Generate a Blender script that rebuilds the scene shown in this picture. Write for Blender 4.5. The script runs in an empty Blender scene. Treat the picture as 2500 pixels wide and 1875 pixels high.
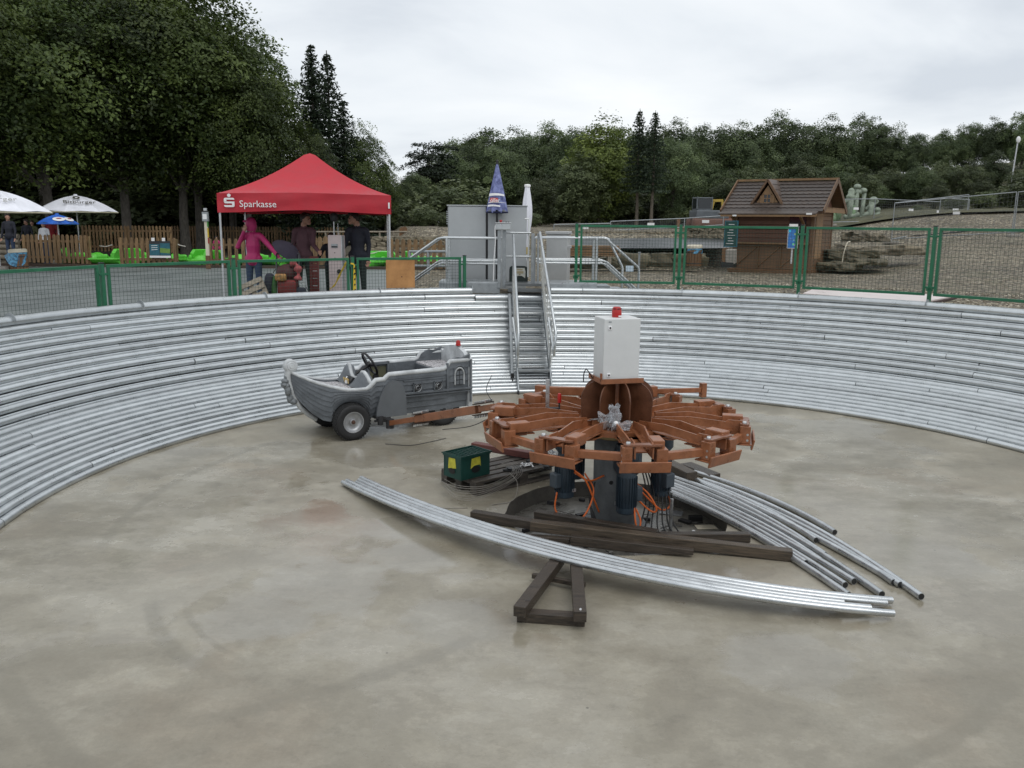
import bpy, bmesh, math, random
import numpy as np
from mathutils import Vector, Matrix, Euler, noise as mnoise

S = bpy.context.scene
COL = S.collection
R = math.radians
random.seed(7); RNG = np.random.default_rng(7)

# ------------------------------------------------------------------ camera
F_PX, CXP, CYP, HORIZON, ROLL, CAM_H = 2078.0, 1250.0, 937.5, 544.6, -0.009, 2.6
TH = math.atan((CYP - HORIZON) / F_PX)
_c, _s = math.cos(ROLL), math.sin(ROLL)
_r0, _u0, _fw = Vector((1, 0, 0)), Vector((0, math.sin(TH), math.cos(TH))), Vector((0, math.cos(TH), -math.sin(TH)))
_right, _up = _r0 * _c - _u0 * _s, _r0 * _s + _u0 * _c
cam_d = bpy.data.cameras.new('camera'); cam = bpy.data.objects.new('camera', cam_d); COL.objects.link(cam)
cam_d.sensor_fit = 'HORIZONTAL'; cam_d.sensor_width = 36; cam_d.lens = 36 * F_PX / 2500
cam_d.clip_start = 0.05; cam_d.clip_end = 3000
m = Matrix((_right, _up, -_fw)).transposed().to_4x4(); m.translation = (0, 0, CAM_H); cam.matrix_world = m
S.camera = cam

# ------------------------------------------------------------------ sky, sun, exposure
w = bpy.data.worlds.new('World'); S.world = w; w.use_nodes = True
nt = w.node_tree; nt.nodes.clear()
def N(t, **k):
    n = nt.nodes.new(t)
    for a, b in k.items(): setattr(n, a, b)
    return n
SUN_EL, SUN_AZ = 58, 150          # degrees; azimuth clockwise from +Y
sky = N('ShaderNodeTexSky', sky_type='NISHITA', sun_disc=False, sun_elevation=R(SUN_EL), sun_rotation=R(SUN_AZ))
b1 = N('ShaderNodeBackground'); b1.inputs[1].default_value = 0.07; nt.links.new(sky.outputs[0], b1.inputs[0])
tc = N('ShaderNodeTexCoord'); sep = N('ShaderNodeSeparateXYZ'); nt.links.new(tc.outputs['Generated'], sep.inputs[0])
ad = N('ShaderNodeMath', operation='ADD'); ad.inputs[1].default_value = 0.35
ab = N('ShaderNodeMath', operation='ABSOLUTE'); nt.links.new(sep.outputs[2], ab.inputs[0]); nt.links.new(ab.outputs[0], ad.inputs[0])
vd = N('ShaderNodeVectorMath', operation='DIVIDE'); cb = N('ShaderNodeCombineXYZ')
for i in range(3): nt.links.new(ad.outputs[0], cb.inputs[i])
nt.links.new(tc.outputs['Generated'], vd.inputs[0]); nt.links.new(cb.outputs[0], vd.inputs[1])
mp = N('ShaderNodeMapping'); mp.inputs['Scale'].default_value = (1.0, 1.5, 1.6); mp.inputs['Location'].default_value = (2.3, 5.1, 0.4)
nt.links.new(vd.outputs[0], mp.inputs[0])
nz = N('ShaderNodeTexNoise'); nz.inputs['Scale'].default_value = 1.15; nz.inputs['Detail'].default_value = 6; nz.inputs['Roughness'].default_value = 0.52
nz.inputs['Distortion'].default_value = 0.35
nt.links.new(mp.outputs[0], nz.inputs[0])
rp = N('ShaderNodeValToRGB'); nt.links.new(nz.outputs[0], rp.inputs[0])
rp.color_ramp.elements[0].position = .33; rp.color_ramp.elements[0].color = (.54, .58, .63, 1)
rp.color_ramp.elements[1].position = .66; rp.color_ramp.elements[1].color = (.80, .82, .835, 1)
e = rp.color_ramp.elements.new(.47); e.color = (.68, .715, .75, 1)
b2 = N('ShaderNodeBackground'); b2.inputs[1].default_value = 1.0; nt.links.new(rp.outputs[0], b2.inputs[0])
mx = N('ShaderNodeMixShader'); mx.inputs[0].default_value = 0.94
nt.links.new(b1.outputs[0], mx.inputs[1]); nt.links.new(b2.outputs[0], mx.inputs[2])
ow = N('ShaderNodeOutputWorld'); nt.links.new(mx.outputs[0], ow.inputs[0])
sd = bpy.data.lights.new('sun', 'SUN'); sd.energy = 0.7; sd.angle = R(40); sd.color = (1, .97, .93)
so = bpy.data.objects.new('sun', sd); COL.objects.link(so)
dirv = Vector((math.sin(R(SUN_AZ)) * math.cos(R(SUN_EL)), math.cos(R(SUN_AZ)) * math.cos(R(SUN_EL)), math.sin(R(SUN_EL))))
so.rotation_euler = dirv.to_track_quat('Z', 'Y').to_euler(); so.location = (0, 0, 30)
S.view_settings.view_transform = 'Standard'; S.view_settings.look = 'None'
S.view_settings.exposure = 0.38; S.view_settings.gamma = 1; S.view_settings.use_curve_mapping = False
S.cycles.max_bounces = 6; S.cycles.diffuse_bounces = 3; S.cycles.glossy_bounces = 3; S.cycles.transparent_max_bounces = 6

# ------------------------------------------------------------------ pixel -> place helpers (source photo pixels)
DS = 2500 / 2212
C0 = Vector((1.01, 7.62))
def ray(x, y):
    dx, dy = x - CXP, y - CYP
    return _right * (dx / F_PX) + _up * (-dy / F_PX) + _fw
def on_z(x, y, z): r = ray(x, y); return Vector((0, 0, CAM_H)) + r * ((z - CAM_H) / r.z)
def on_y(x, y, Y): r = ray(x, y); return Vector((0, 0, CAM_H)) + r * (Y / r.y)
def on_cyl(x, y, rad):
    r = ray(x, y); a = r.x ** 2 + r.y ** 2; b = -2 * (r.x * C0.x + r.y * C0.y); c = C0.length_squared - rad * rad
    return Vector((0, 0, CAM_H)) + r * ((-b + math.sqrt(b * b - 4 * a * c)) / (2 * a))
def d_z(x, y, z): return on_z(x * DS, y * DS, z)
def sst(a, b, x): t = min(1, max(0, (x - a) / (b - a))); return t * t * (3 - 2 * t)
ORD = ['first', 'second', 'third', 'fourth', 'fifth', 'sixth', 'seventh', 'eighth', 'ninth', 'tenth', 'eleventh', 'twelfth', 'thirteenth', 'fourteenth', 'fifteenth', 'sixteenth']

# ------------------------------------------------------------------ materials
MATS = {}
def shader(name):
    m = bpy.data.materials.new(name); m.use_nodes = True; t = m.node_tree
    return m, t, t.nodes['Principled BSDF']
def nn(t, ty, **k):
    n = t.nodes.new(ty)
    for a, b in k.items(): setattr(n, a, b)
    return n
def ramp(t, src, stops):
    r = nn(t, 'ShaderNodeValToRGB'); els = r.color_ramp.elements
    while len(els) < len(stops): els.new(.5)
    for e, (p, c) in zip(els, stops): e.position = p; e.color = (*c, 1) if len(c) == 3 else c
    t.links.new(src, r.inputs[0]); return r.outputs[0]
def g3(v): return (v, v, v)
def noise_n(t, co, scale, detail=4, rough=.55, dist=0):
    n = nn(t, 'ShaderNodeTexNoise'); n.inputs['Scale'].default_value = scale; n.inputs['Detail'].default_value = detail
    n.inputs['Roughness'].default_value = rough; n.inputs['Distortion'].default_value = dist
    t.links.new(co, n.inputs['Vector']); return n.outputs[0]
def mixc(t, f, a, b, mode='MIX'):
    n = nn(t, 'ShaderNodeMix', data_type='RGBA', blend_type=mode); n.clamp_factor = True
    for v, k in ((f, 0), (a, 6), (b, 7)):
        if isinstance(v, (int, float)): n.inputs[k].default_value = v
        elif isinstance(v, tuple): n.inputs[k].default_value = (*v, 1) if len(v) == 3 else v
        else: t.links.new(v, n.inputs[k])
    return n.outputs[2]
def mat(name, col, rough=.6, metal=0, var=.18, scale=5, bump=.0, bscale=60, col2=None, spec=.5, stretch=None, rvar=.12, rnd=0.0, trans=0, coat=0):
    """painted / natural surface: two scales of tone variation, roughness variation, fine bump, per-object tone"""
    if name in MATS: return MATS[name]
    m, t, p = shader(name)
    co = nn(t, 'ShaderNodeTexCoord').outputs['Object']
    if stretch:
        mp = nn(t, 'ShaderNodeMapping'); mp.inputs['Scale'].default_value = stretch; t.links.new(co, mp.inputs[0]); co = mp.outputs[0]
    n1 = noise_n(t, co, scale, 5, .6, .2); n2 = noise_n(t, co, scale * 7, 3)
    lo = tuple(c * (1 - var) for c in col); hi = tuple(min(1, c * (1 + var)) for c in (col2 or col))
    c1 = ramp(t, n1, [(.3, lo), (.7, hi)])
    c2 = mixc(t, .5, c1, ramp(t, n2, [(.3, g3(1 - var)), (.7, g3(1.0))]), 'MULTIPLY')
    if rnd:
        oi = nn(t, 'ShaderNodeObjectInfo'); c2 = mixc(t, 1.0, c2, ramp(t, oi.outputs['Random'], [(0, g3(1 - rnd)), (1, g3(1))]), 'MULTIPLY')
    t.links.new(c2, p.inputs['Base Color'])
    t.links.new(ramp(t, n1, [(.25, g3(max(0, rough - rvar))), (.75, g3(min(1, rough + rvar)))]), p.inputs['Roughness'])
    p.inputs['Metallic'].default_value = metal; p.inputs['Specular IOR Level'].default_value = spec
    if trans: p.inputs['Transmission Weight'].default_value = trans
    if coat: p.inputs['Coat Weight'].default_value = coat; p.inputs['Coat Roughness'].default_value = .15
    if bump:
        b = nn(t, 'ShaderNodeBump'); b.inputs['Strength'].default_value = bump; b.inputs['Distance'].default_value = .02
        t.links.new(noise_n(t, co, bscale, 4), b.inputs['Height']); t.links.new(b.outputs[0], p.inputs['Normal'])
    MATS[name] = m; return m

GALV = mat('galvanised', (.63, .66, .672), .31, .85, .10, 7, 0, 120, rvar=.08, rnd=.20)
GALVD = mat('galvanised_dull', (.36, .385, .40), .5, .55, .2, 9, .08, 90, rnd=.12)
STEEL = mat('bright_steel', (.6, .6, .6), .3, .9, .15, 12)
GREEN = mat('green_paint', (.012, .13, .06), .4, 0, .18, 6, .05)
RUST = mat('brown_primer', (.255, .096, .042), .34, 0, .22, 9, .12, 30, col2=(.29, .112, .05), rvar=.14)
HULL = mat('grey_primer', (.105, .118, .132), .48, 0, .26, 4, .18, 40, col2=(.125, .138, .152))
HULLT = mat('grey_trim', (.52, .54, .55), .45, 0, .25, 6, .12, 60)
RUBBER = mat('tyre_rubber', (.018, .018, .019), .7, 0, .3, 14, .2, 80)
BLACK = mat('black_plastic', (.012, .012, .013), .45, 0, .2)
DARKM = mat('dark_metal', (.045, .045, .048), .5, .5, .3)
MOTOR = mat('motor_blue', (.028, .045, .062), .45, 0, .25, 10)
COLUMN = mat('column_grey', (.135, .145, .15), .5, .2, .25, 6, .05)
CABW = mat('cabinet_white', (.62, .635, .63), .38, 0, .04, 4)
CABG = mat('cabinet_grey', (.39, .41, .42), .4, 0, .06, 2)
CABL = mat('cabinet_pale', (.43, .44, .44), .5, 0, .08, 3)
REDP = mat('red_plastic', (.42, .015, .012), .3, 0, .1)
REDC = mat('red_canvas', (.46, .020, .034), .6, 0, .09, 3, .08, 30)
WHITE = mat('white_print', (.8, .8, .8), .5, 0, .04)
WHITEC = mat('white_canvas', (.80, .81, .87), .7, 0, .08, 3, .05)
BLUEC = mat('blue_canvas', (.025, .13, .55), .6, 0, .15, 3)
VIOLET = mat('faded_blue_canvas', (.085, .105, .30), .75, 0, .35, 14, .05, col2=(.22, .25, .46))
ALU = mat('aluminium', (.55, .56, .57), .4, .6, .1)
WOODW = mat('wet_timber', (.030, .023, .018), .36, 0, .5, 5, .35, 40, col2=(.066, .050, .036), stretch=(.8, 14, 14))
WOODW2 = mat('damp_timber', (.050, .038, .027), .42, 0, .5, 5, .35, 40, col2=(.105, .078, .052), stretch=(.8, 14, 14))
PALLET = mat('pallet_wood', (.045, .038, .032), .5, 0, .45, 3, .3, 40, col2=(.10, .085, .07), stretch=(1, 8, 8), rnd=.3)
PICKET = mat('picket_wood', (.165, .095, .042), .65, 0, .35, 3, .2, 30, col2=(.27, .17, .08), stretch=(6, 6, 1), rnd=.35)
LARCH = mat('larch_wood', (.19, .10, .045), .65, 0, .3, 3, .2, 30, stretch=(6, 6, 1), rnd=.3)
PLYW = mat('plywood', (.40, .19, .06), .55, 0, .16, 4, .05, 30, col2=(.46, .235, .085))
GREYW = mat('grey_wood', (.30, .26, .20), .7, 0, .3, 4, .2, rnd=.3)
LOGW = mat('hut_wood', (.175, .098, .050), .55, 0, .25, 4, .1, 30, rnd=.25, stretch=(1, 1, 6))
LOGL = mat('hut_wood_light', (.25, .148, .07), .6, 0, .25, 4, .1, rnd=.2)
HUTRED = mat('hut_red_board', (.18, .085, .053), .55, 0, .2, 4, .1, rnd=.25)
SHINGLE = mat('roof_shingle', (.078, .060, .050), .5, 0, .3, 8, .2, 60, rnd=.35)
ORANGE = mat('orange_cable', (.75, .16, .03), .45, 0, .1)
CRATE = mat('green_crate', (.008, .055, .045), .4, 0, .2)
YELLOW = mat('yellow_label', (.62, .58, .06), .6, 0, .3, 14)
TAPE = mat('yellow_tape', (.65, .45, .03), .5, 0, .15)
LIME = mat('lime_plastic', (.11, .55, .05), .35, 0, .1, 3)
CREAM = mat('cream_plastic', (.62, .57, .45), .5, 0, .1)
BAGB = mat('blue_bag', (.02, .10, .24), .4, 0, .5, 14, .3, 20, col2=(.1, .32, .5))
CONC = mat('concrete_block', (.30, .28, .25), .8, 0, .2, 6, .2)
ROCK = mat('rock', (.15, .125, .085), .8, 0, .4, 2, .5, 9, col2=(.24, .205, .145), rnd=.3)
ROCKD = mat('rock_dark', (.125, .108, .066), .8, 0, .45, 3, .6, 9, rnd=.3)
SKIN = mat('skin', (.42, .23, .16), .5, 0, .08)
HAIR = mat('dark_hair', (.025, .017, .012), .6, 0, .3, 30)
MAGENTA = mat('magenta_jacket', (.42, .022, .13), .6, 0, .15, 8, .2, 20)
DENIM = mat('denim', (.03, .05, .10), .8, 0, .25)
MAROON = mat('maroon_hoodie', (.105, .05, .062), .8, 0, .2, 8, .2, 20)
NAVY = mat('navy_cloth', (.018, .02, .032), .8, 0, .25, 8, .2, 20)
DKGREEN = mat('dark_trousers', (.014, .022, .02), .8, 0, .25)
WSHIRT = mat('white_shirt', (.62, .64, .68), .8, 0, .1)
RSHIRT = mat('red_shirt', (.25, .02, .025), .8, 0, .15)
PINKW = mat('pinkish_white_paint', (.50, .42, .41), .45, 0, .06)
CACT = mat('cactus_paint', (.17, .27, .14), .6, 0, .3, 5, .2)
CACTG = mat('cactus_grey', (.26, .31, .24), .6, 0, .35, 5, .2)
EXYEL = mat('digger_yellow', (.45, .32, .05), .5, 0, .2)
EXORG = mat('digger_orange', (.15, .06, .035), .55, 0, .25)
EXGRY = mat('digger_grey', (.10, .115, .13), .45, 0, .2)
TEAL = mat('teal_print', (.02, .12, .16), .5, 0, .25, 16)
LIMEP = mat('lime_print', (.16, .30, .06), .5, 0, .25, 16)
SHEET = mat('pink_white_sheet', (.66, .58, .55), .35, 0, .04, 2)
BARK = mat('bark', (.07, .06, .048), .85, 0, .35, 4, .5, 12, col2=(.11, .10, .085), stretch=(3, 3, 1))
BARKP = mat('bark_pale', (.13, .11, .085), .85, 0, .35, 4, .5, 12, stretch=(3, 3, 1))
PIPEIN = mat('pipe_inside', (.02, .02, .02), .8)

def m_poster():
    m, t, p = shader('blue_poster_print'); co = nn(t, 'ShaderNodeTexCoord').outputs['Object']
    v = nn(t, 'ShaderNodeTexVoronoi'); v.inputs['Scale'].default_value = 9; t.links.new(co, v.inputs['Vector'])
    c = mixc(t, ramp(t, v.outputs['Distance'], [(.28, g3(1)), (.42, g3(0))]), (.03, .12, .42), v.outputs['Color'])
    t.links.new(mixc(t, .35, c, (.05, .3, .7)), p.inputs['Base Color']); p.inputs['Roughness'].default_value = .4; return m
POSTER = m_poster()
def m_glass():
    m, t, p = shader('dark_glass'); p.inputs['Base Color'].default_value = (.02, .025, .03, 1); p.inputs['Roughness'].default_value = .08; return m
GLASS = m_glass()
def m_bag():
    m, t, p = shader('clear_plastic'); p.inputs['Base Color'].default_value = (.8, .82, .85, 1); p.inputs['Roughness'].default_value = .25
    p.inputs['Transmission Weight'].default_value = .8; p.inputs['IOR'].default_value = 1.12; return m
BAGC = m_bag()

PUDDLES = [tuple(d_z(x, y, 0)[:2]) + (r_,) for x, y, r_ in ((715, 1262, .5), (850, 1140, .28), (900, 1200, .34), (1010, 1330, .4), (560, 1330, .35), (1540, 1235, .3), (1700, 1430, .4), (800, 985, .5), (1980, 1200, .4), (1150, 1195, .2))]
def m_floor():
    m, t, p = shader('wet_concrete'); co = nn(t, 'ShaderNodeNewGeometry').outputs['Position']
    mps = nn(t, 'ShaderNodeMapping'); mps.inputs['Scale'].default_value = (.85, 1.2, 1); mps.inputs['Rotation'].default_value = (0, 0, R(12)); t.links.new(co, mps.inputs[0])
    n0 = noise_n(t, co, .40, 7, .60, .15); n1 = noise_n(t, mps.outputs[0], 1.1, 15, .70, .06); n2 = noise_n(t, co, 3.2, 14, .80, .05); n3 = noise_n(t, co, 38, 8, .85)
    base = ramp(t, n1, [(.34, (.245, .220, .172)), (.455, (.268, .243, .193)), (.470, (.296, .270, .217)), (.515, (.305, .279, .226)), (.53, (.330, .304, .250)), (.585, (.342, .317, .263)), (.60, (.375, .350, .296)), (.72, (.40, .376, .324))])
    mpp = nn(t, 'ShaderNodeMapping'); mpp.inputs['Location'].default_value = (4.2, 1.7, 0); t.links.new(co, mpp.inputs[0])
    st = noise_n(t, mpp.outputs[0], .55, 11, .66, .2)
    base = mixc(t, ramp(t, st, [(.54, g3(0)), (.60, g3(.12)), (.74, g3(.32))]), base, (.30, .215, .145))
    base = mixc(t, ramp(t, n0, [(.40, g3(.34)), (.47, g3(.2)), (.482, g3(0))]), base, (.20, .18, .142))
    base = mixc(t, .75, base, ramp(t, n2, [(.30, g3(.66)), (.41, g3(.86)), (.455, g3(.95)), (.54, g3(1.0)), (.57, g3(1.08)), (.68, g3(1.16))]), 'MULTIPLY')
    base = mixc(t, .7, base, ramp(t, n3, [(.28, g3(.55)), (.40, g3(.88)), (.58, g3(1.0)), (.70, g3(1.15))]), 'MULTIPLY')
    sv_ = nn(t, 'ShaderNodeTexVoronoi'); sv_.inputs['Scale'].default_value = 2.6; t.links.new(co, sv_.inputs['Vector'])
    base = mixc(t, ramp(t, sv_.outputs['Distance'], [(.022, g3(.7)), (.032, g3(0))]), base, (.07, .062, .05))
    # tyre tracks: short arcs, ragged edges
    for (cx, cy, rad, wd, am, mx_, my_, mr) in ((-3.11, 7.82, 4.01, .085, .36, -.85, 4.5, 1.15), (-.6, 6.22, 2.01, .075, .4, -2.15, 4.95, .85), (-.6, 6.22, 1.80, .035, .3, -2.0, 5.1, .6), (.76, 6.29, 2.76, .09, .34, 2.55, 4.3, 1.3), (1.01, 7.62, 5.0, .10, .32, -2.4, 3.95, 1.2), (1.01, 7.62, 4.1, .06, .3, 4.2, 5.2, 2.2), (1.01, 7.62, 4.45, .07, .3, -3.2, 8.2, 2.4)):
        sx = nn(t, 'ShaderNodeVectorMath', operation='DISTANCE'); t.links.new(co, sx.inputs[0]); sx.inputs[1].default_value = (cx, cy, 0)
        a = nn(t, 'ShaderNodeMath', operation='SUBTRACT'); t.links.new(sx.outputs['Value'], a.inputs[0]); a.inputs[1].default_value = rad
        wob = nn(t, 'ShaderNodeMath', operation='MULTIPLY_ADD'); t.links.new(n2, wob.inputs[0]); wob.inputs[1].default_value = .10; t.links.new(a.outputs[0], wob.inputs[2])
        sb = nn(t, 'ShaderNodeMath', operation='SUBTRACT'); t.links.new(wob.outputs[0], sb.inputs[0]); sb.inputs[1].default_value = .05
        bb = nn(t, 'ShaderNodeMath', operation='ABSOLUTE'); t.links.new(sb.outputs[0], bb.inputs[0])
        dm_ = nn(t, 'ShaderNodeVectorMath', operation='DISTANCE'); t.links.new(co, dm_.inputs[0]); dm_.inputs[1].default_value = (mx_, my_, 0)
        dv_ = nn(t, 'ShaderNodeMath', operation='DIVIDE'); t.links.new(dm_.outputs['Value'], dv_.inputs[0]); dv_.inputs[1].default_value = mr
        f = mixc(t, 1.0, ramp(t, bb.outputs[0], [(wd * .45, g3(am)), (wd * .9, g3(0))]), ramp(t, dv_.outputs[0], [(.55, g3(1)), (1.0, g3(0))]), 'MULTIPLY')
        f = mixc(t, 1.0, f, ramp(t, n1, [(.38, g3(.35)), (.52, g3(1))]), 'MULTIPLY')
        base = mixc(t, f, base, (.155, .142, .112))
    base = mixc(t, 1.0, base, (1.0, .995, .965), 'MULTIPLY')
    # puddles left by the rain: low spots with a ragged edge
    pud = None
    for (cx, cy, rx) in PUDDLES:
        sx = nn(t, 'ShaderNodeVectorMath', operation='DISTANCE'); t.links.new(co, sx.inputs[0]); sx.inputs[1].default_value = (cx, cy, 0)
        a = nn(t, 'ShaderNodeMath', operation='MULTIPLY_ADD'); t.links.new(n1, a.inputs[0]); a.inputs[1].default_value = -rx * 2.6; t.links.new(sx.outputs['Value'], a.inputs[2])
        a2 = nn(t, 'ShaderNodeMath', operation='MULTIPLY_ADD'); t.links.new(n0, a2.inputs[0]); a2.inputs[1].default_value = -rx * 2.0; t.links.new(a.outputs[0], a2.inputs[2])
        a3 = nn(t, 'ShaderNodeMath', operation='ADD'); t.links.new(a2.outputs[0], a3.inputs[0]); a3.inputs[1].default_value = rx * 1.5
        f = ramp(t, a3.outputs[0], [(.0, g3(1)), (.07, g3(.55)), (.13, g3(0))])
        pud = f if pud is None else mixc(t, 1.0, pud, f, 'LIGHTEN')
    base = mixc(t, mixc(t, 1.0, pud, g3(.35), 'MULTIPLY'), base, (.22, .205, .17))
    t.links.new(base, p.inputs['Base Color'])
    wet = nn(t, 'ShaderNodeMath', operation='ADD'); wet.use_clamp = True
    t.links.new(ramp(t, n0, [(.42, g3(.46)), (.50, g3(.34)), (.525, g3(.05))]), wet.inputs[0]); t.links.new(ramp(t, n1, [(.45, g3(.0)), (.53, g3(.12)), (.62, g3(.26))]), wet.inputs[1])
    t.links.new(mixc(t, pud, wet.outputs[0], g3(.045)), p.inputs['Roughness']); p.inputs['Specular IOR Level'].default_value = .6
    b = nn(t, 'ShaderNodeBump'); b.inputs['Strength'].default_value = .12; b.inputs['Distance'].default_value = .008
    t.links.new(mixc(t, .5, n2, n3), b.inputs['Height']); t.links.new(b.outputs[0], p.inputs['Normal']); return m
FLOORM = m_floor()
def m_gravel():
    m, t, p = shader('gravel'); co = nn(t, 'ShaderNodeNewGeometry').outputs['Position']
    v = nn(t, 'ShaderNodeTexVoronoi'); v.inputs['Scale'].default_value = 11; t.links.new(co, v.inputs['Vector'])
    sp = nn(t, 'ShaderNodeSeparateColor'); t.links.new(v.outputs['Color'], sp.inputs[0])
    c = ramp(t, sp.outputs[0], [(0, (.075, .058, .035)), (.45, (.22, .178, .115)), (.8, (.37, .315, .215)), (1, (.54, .485, .37))])
    c = mixc(t, 1.0, c, ramp(t, v.outputs['Distance'], [(.25, g3(1)), (.7, g3(.35))]), 'MULTIPLY')
    c = mixc(t, .6, c, ramp(t, noise_n(t, co, .35, 4), [(.35, g3(.6)), (.65, g3(1.05))]), 'MULTIPLY')
    c = mixc(t, ramp(t, noise_n(t, co, .9, 8, .7, .3), [(.52, g3(0)), (.60, g3(.55)), (.7, g3(.75))]), c, (.085, .078, .042))
    c = mixc(t, ramp(t, noise_n(t, co, 2.3, 6, .7), [(.60, g3(0)), (.70, g3(.5))]), c, (.40, .35, .26))
    t.links.new(c, p.inputs['Base Color']); p.inputs['Roughness'].default_value = .75
    b = nn(t, 'ShaderNodeBump'); b.inputs['Strength'].default_value = .9; b.inputs['Distance'].default_value = .05; b.invert = True
    t.links.new(v.outputs['Distance'], b.inputs['Height']); t.links.new(b.outputs[0], p.inputs['Normal']); return m
GRAVELM = m_gravel()
ASPH = mat('plaza_asphalt', (.135, .152, .15), .5, 0, .14, .8, .15, 120, col2=(.165, .182, .178))
EARTH = mat('forest_floor', (.055, .045, .028), .9, 0, .4, .6, .4, 6)
GRASS = mat('rough_grass', (.040, .048, .018), .9, 0, .5, 1.6, .8, 8, col2=(.085, .080, .036))
DECK = mat('deck_board', (.15, .16, .165), .45, .3, .15, 6)
POND = mat('pond_liner', (.025, .033, .038), .35, 0, .3, 2, .1, 6)

def m_leaf(name, dark, light):
    m, t, p = shader(name); at = nn(t, 'ShaderNodeAttribute', attribute_name='tone')
    oi = nn(t, 'ShaderNodeObjectInfo')
    c = ramp(t, at.outputs['Fac'], [(0, dark), (1, light)])
    c = mixc(t, 1.0, c, ramp(t, oi.outputs['Random'], [(0, g3(.52)), (1, g3(1.22))]), 'MULTIPLY')
    t.links.new(c, p.inputs['Base Color']); p.inputs['Roughness'].default_value = .5; p.inputs['Specular IOR Level'].default_value = .3
    tr = nn(t, 'ShaderNodeBsdfTranslucent'); t.links.new(c, tr.inputs[0])
    mx = nn(t, 'ShaderNodeMixShader'); mx.inputs[0].default_value = .3
    t.links.new(p.outputs[0], mx.inputs[1]); t.links.new(tr.outputs[0], mx.inputs[2])
    t.links.new(mx.outputs[0], t.nodes['Material Output'].inputs[0]); return m
LEAFB = m_leaf('beech_leaves', (.034, .058, .016), (.140, .188, .046))
LEAF_HAZE = m_leaf('hazed_leaves', (.060, .090, .042), (.165, .215, .09))  # far-wood leaves, colour paled to stand in for distance haze
LEAFL = m_leaf('light_leaves', (.08, .115, .026), (.21, .26, .06))
NEEDLE = m_leaf('needles', (.024, .040, .024), (.062, .088, .05))
LEAFM = m_leaf('bush_leaves', (.06, .083, .036), (.155, .185, .085))

# ------------------------------------------------------------------ object helpers
def tag(o, label, cat=None, group=None, kind=None):
    if label: o['label'] = label
    if cat: o['category'] = cat
    if group: o['group'] = group
    if kind: o['kind'] = kind
    return o
def T(name, label, cat, loc=(0, 0, 0), rz=0, group=None):
    o = bpy.data.objects.new(name, None); COL.objects.link(o); o.location = loc; o.rotation_euler = (0, 0, rz)
    o.empty_display_size = .2
    return tag(o, label, cat, group)
def link_mesh(name, me, parent=None, loc=None, rot=None):
    o = bpy.data.objects.new(name, me); COL.objects.link(o)
    if parent: o.parent = parent
    if loc is not None: o.location = loc
    if rot is not None: o.rotation_euler = rot
    return o
def dup(root, loc, rz, label, group=None, scale=None):
    r = root.copy(); COL.objects.link(r); r.location = loc; r.rotation_euler = (0, 0, rz); r['label'] = label
    if group: r['group'] = group
    if scale: r.scale = scale if hasattr(scale, '__len__') else (scale,) * 3
    for ch in root.children:
        c = ch.copy(); COL.objects.link(c); c.parent = r
        for g in ch.children:
            d = g.copy(); COL.objects.link(d); d.parent = c
    return r

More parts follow.
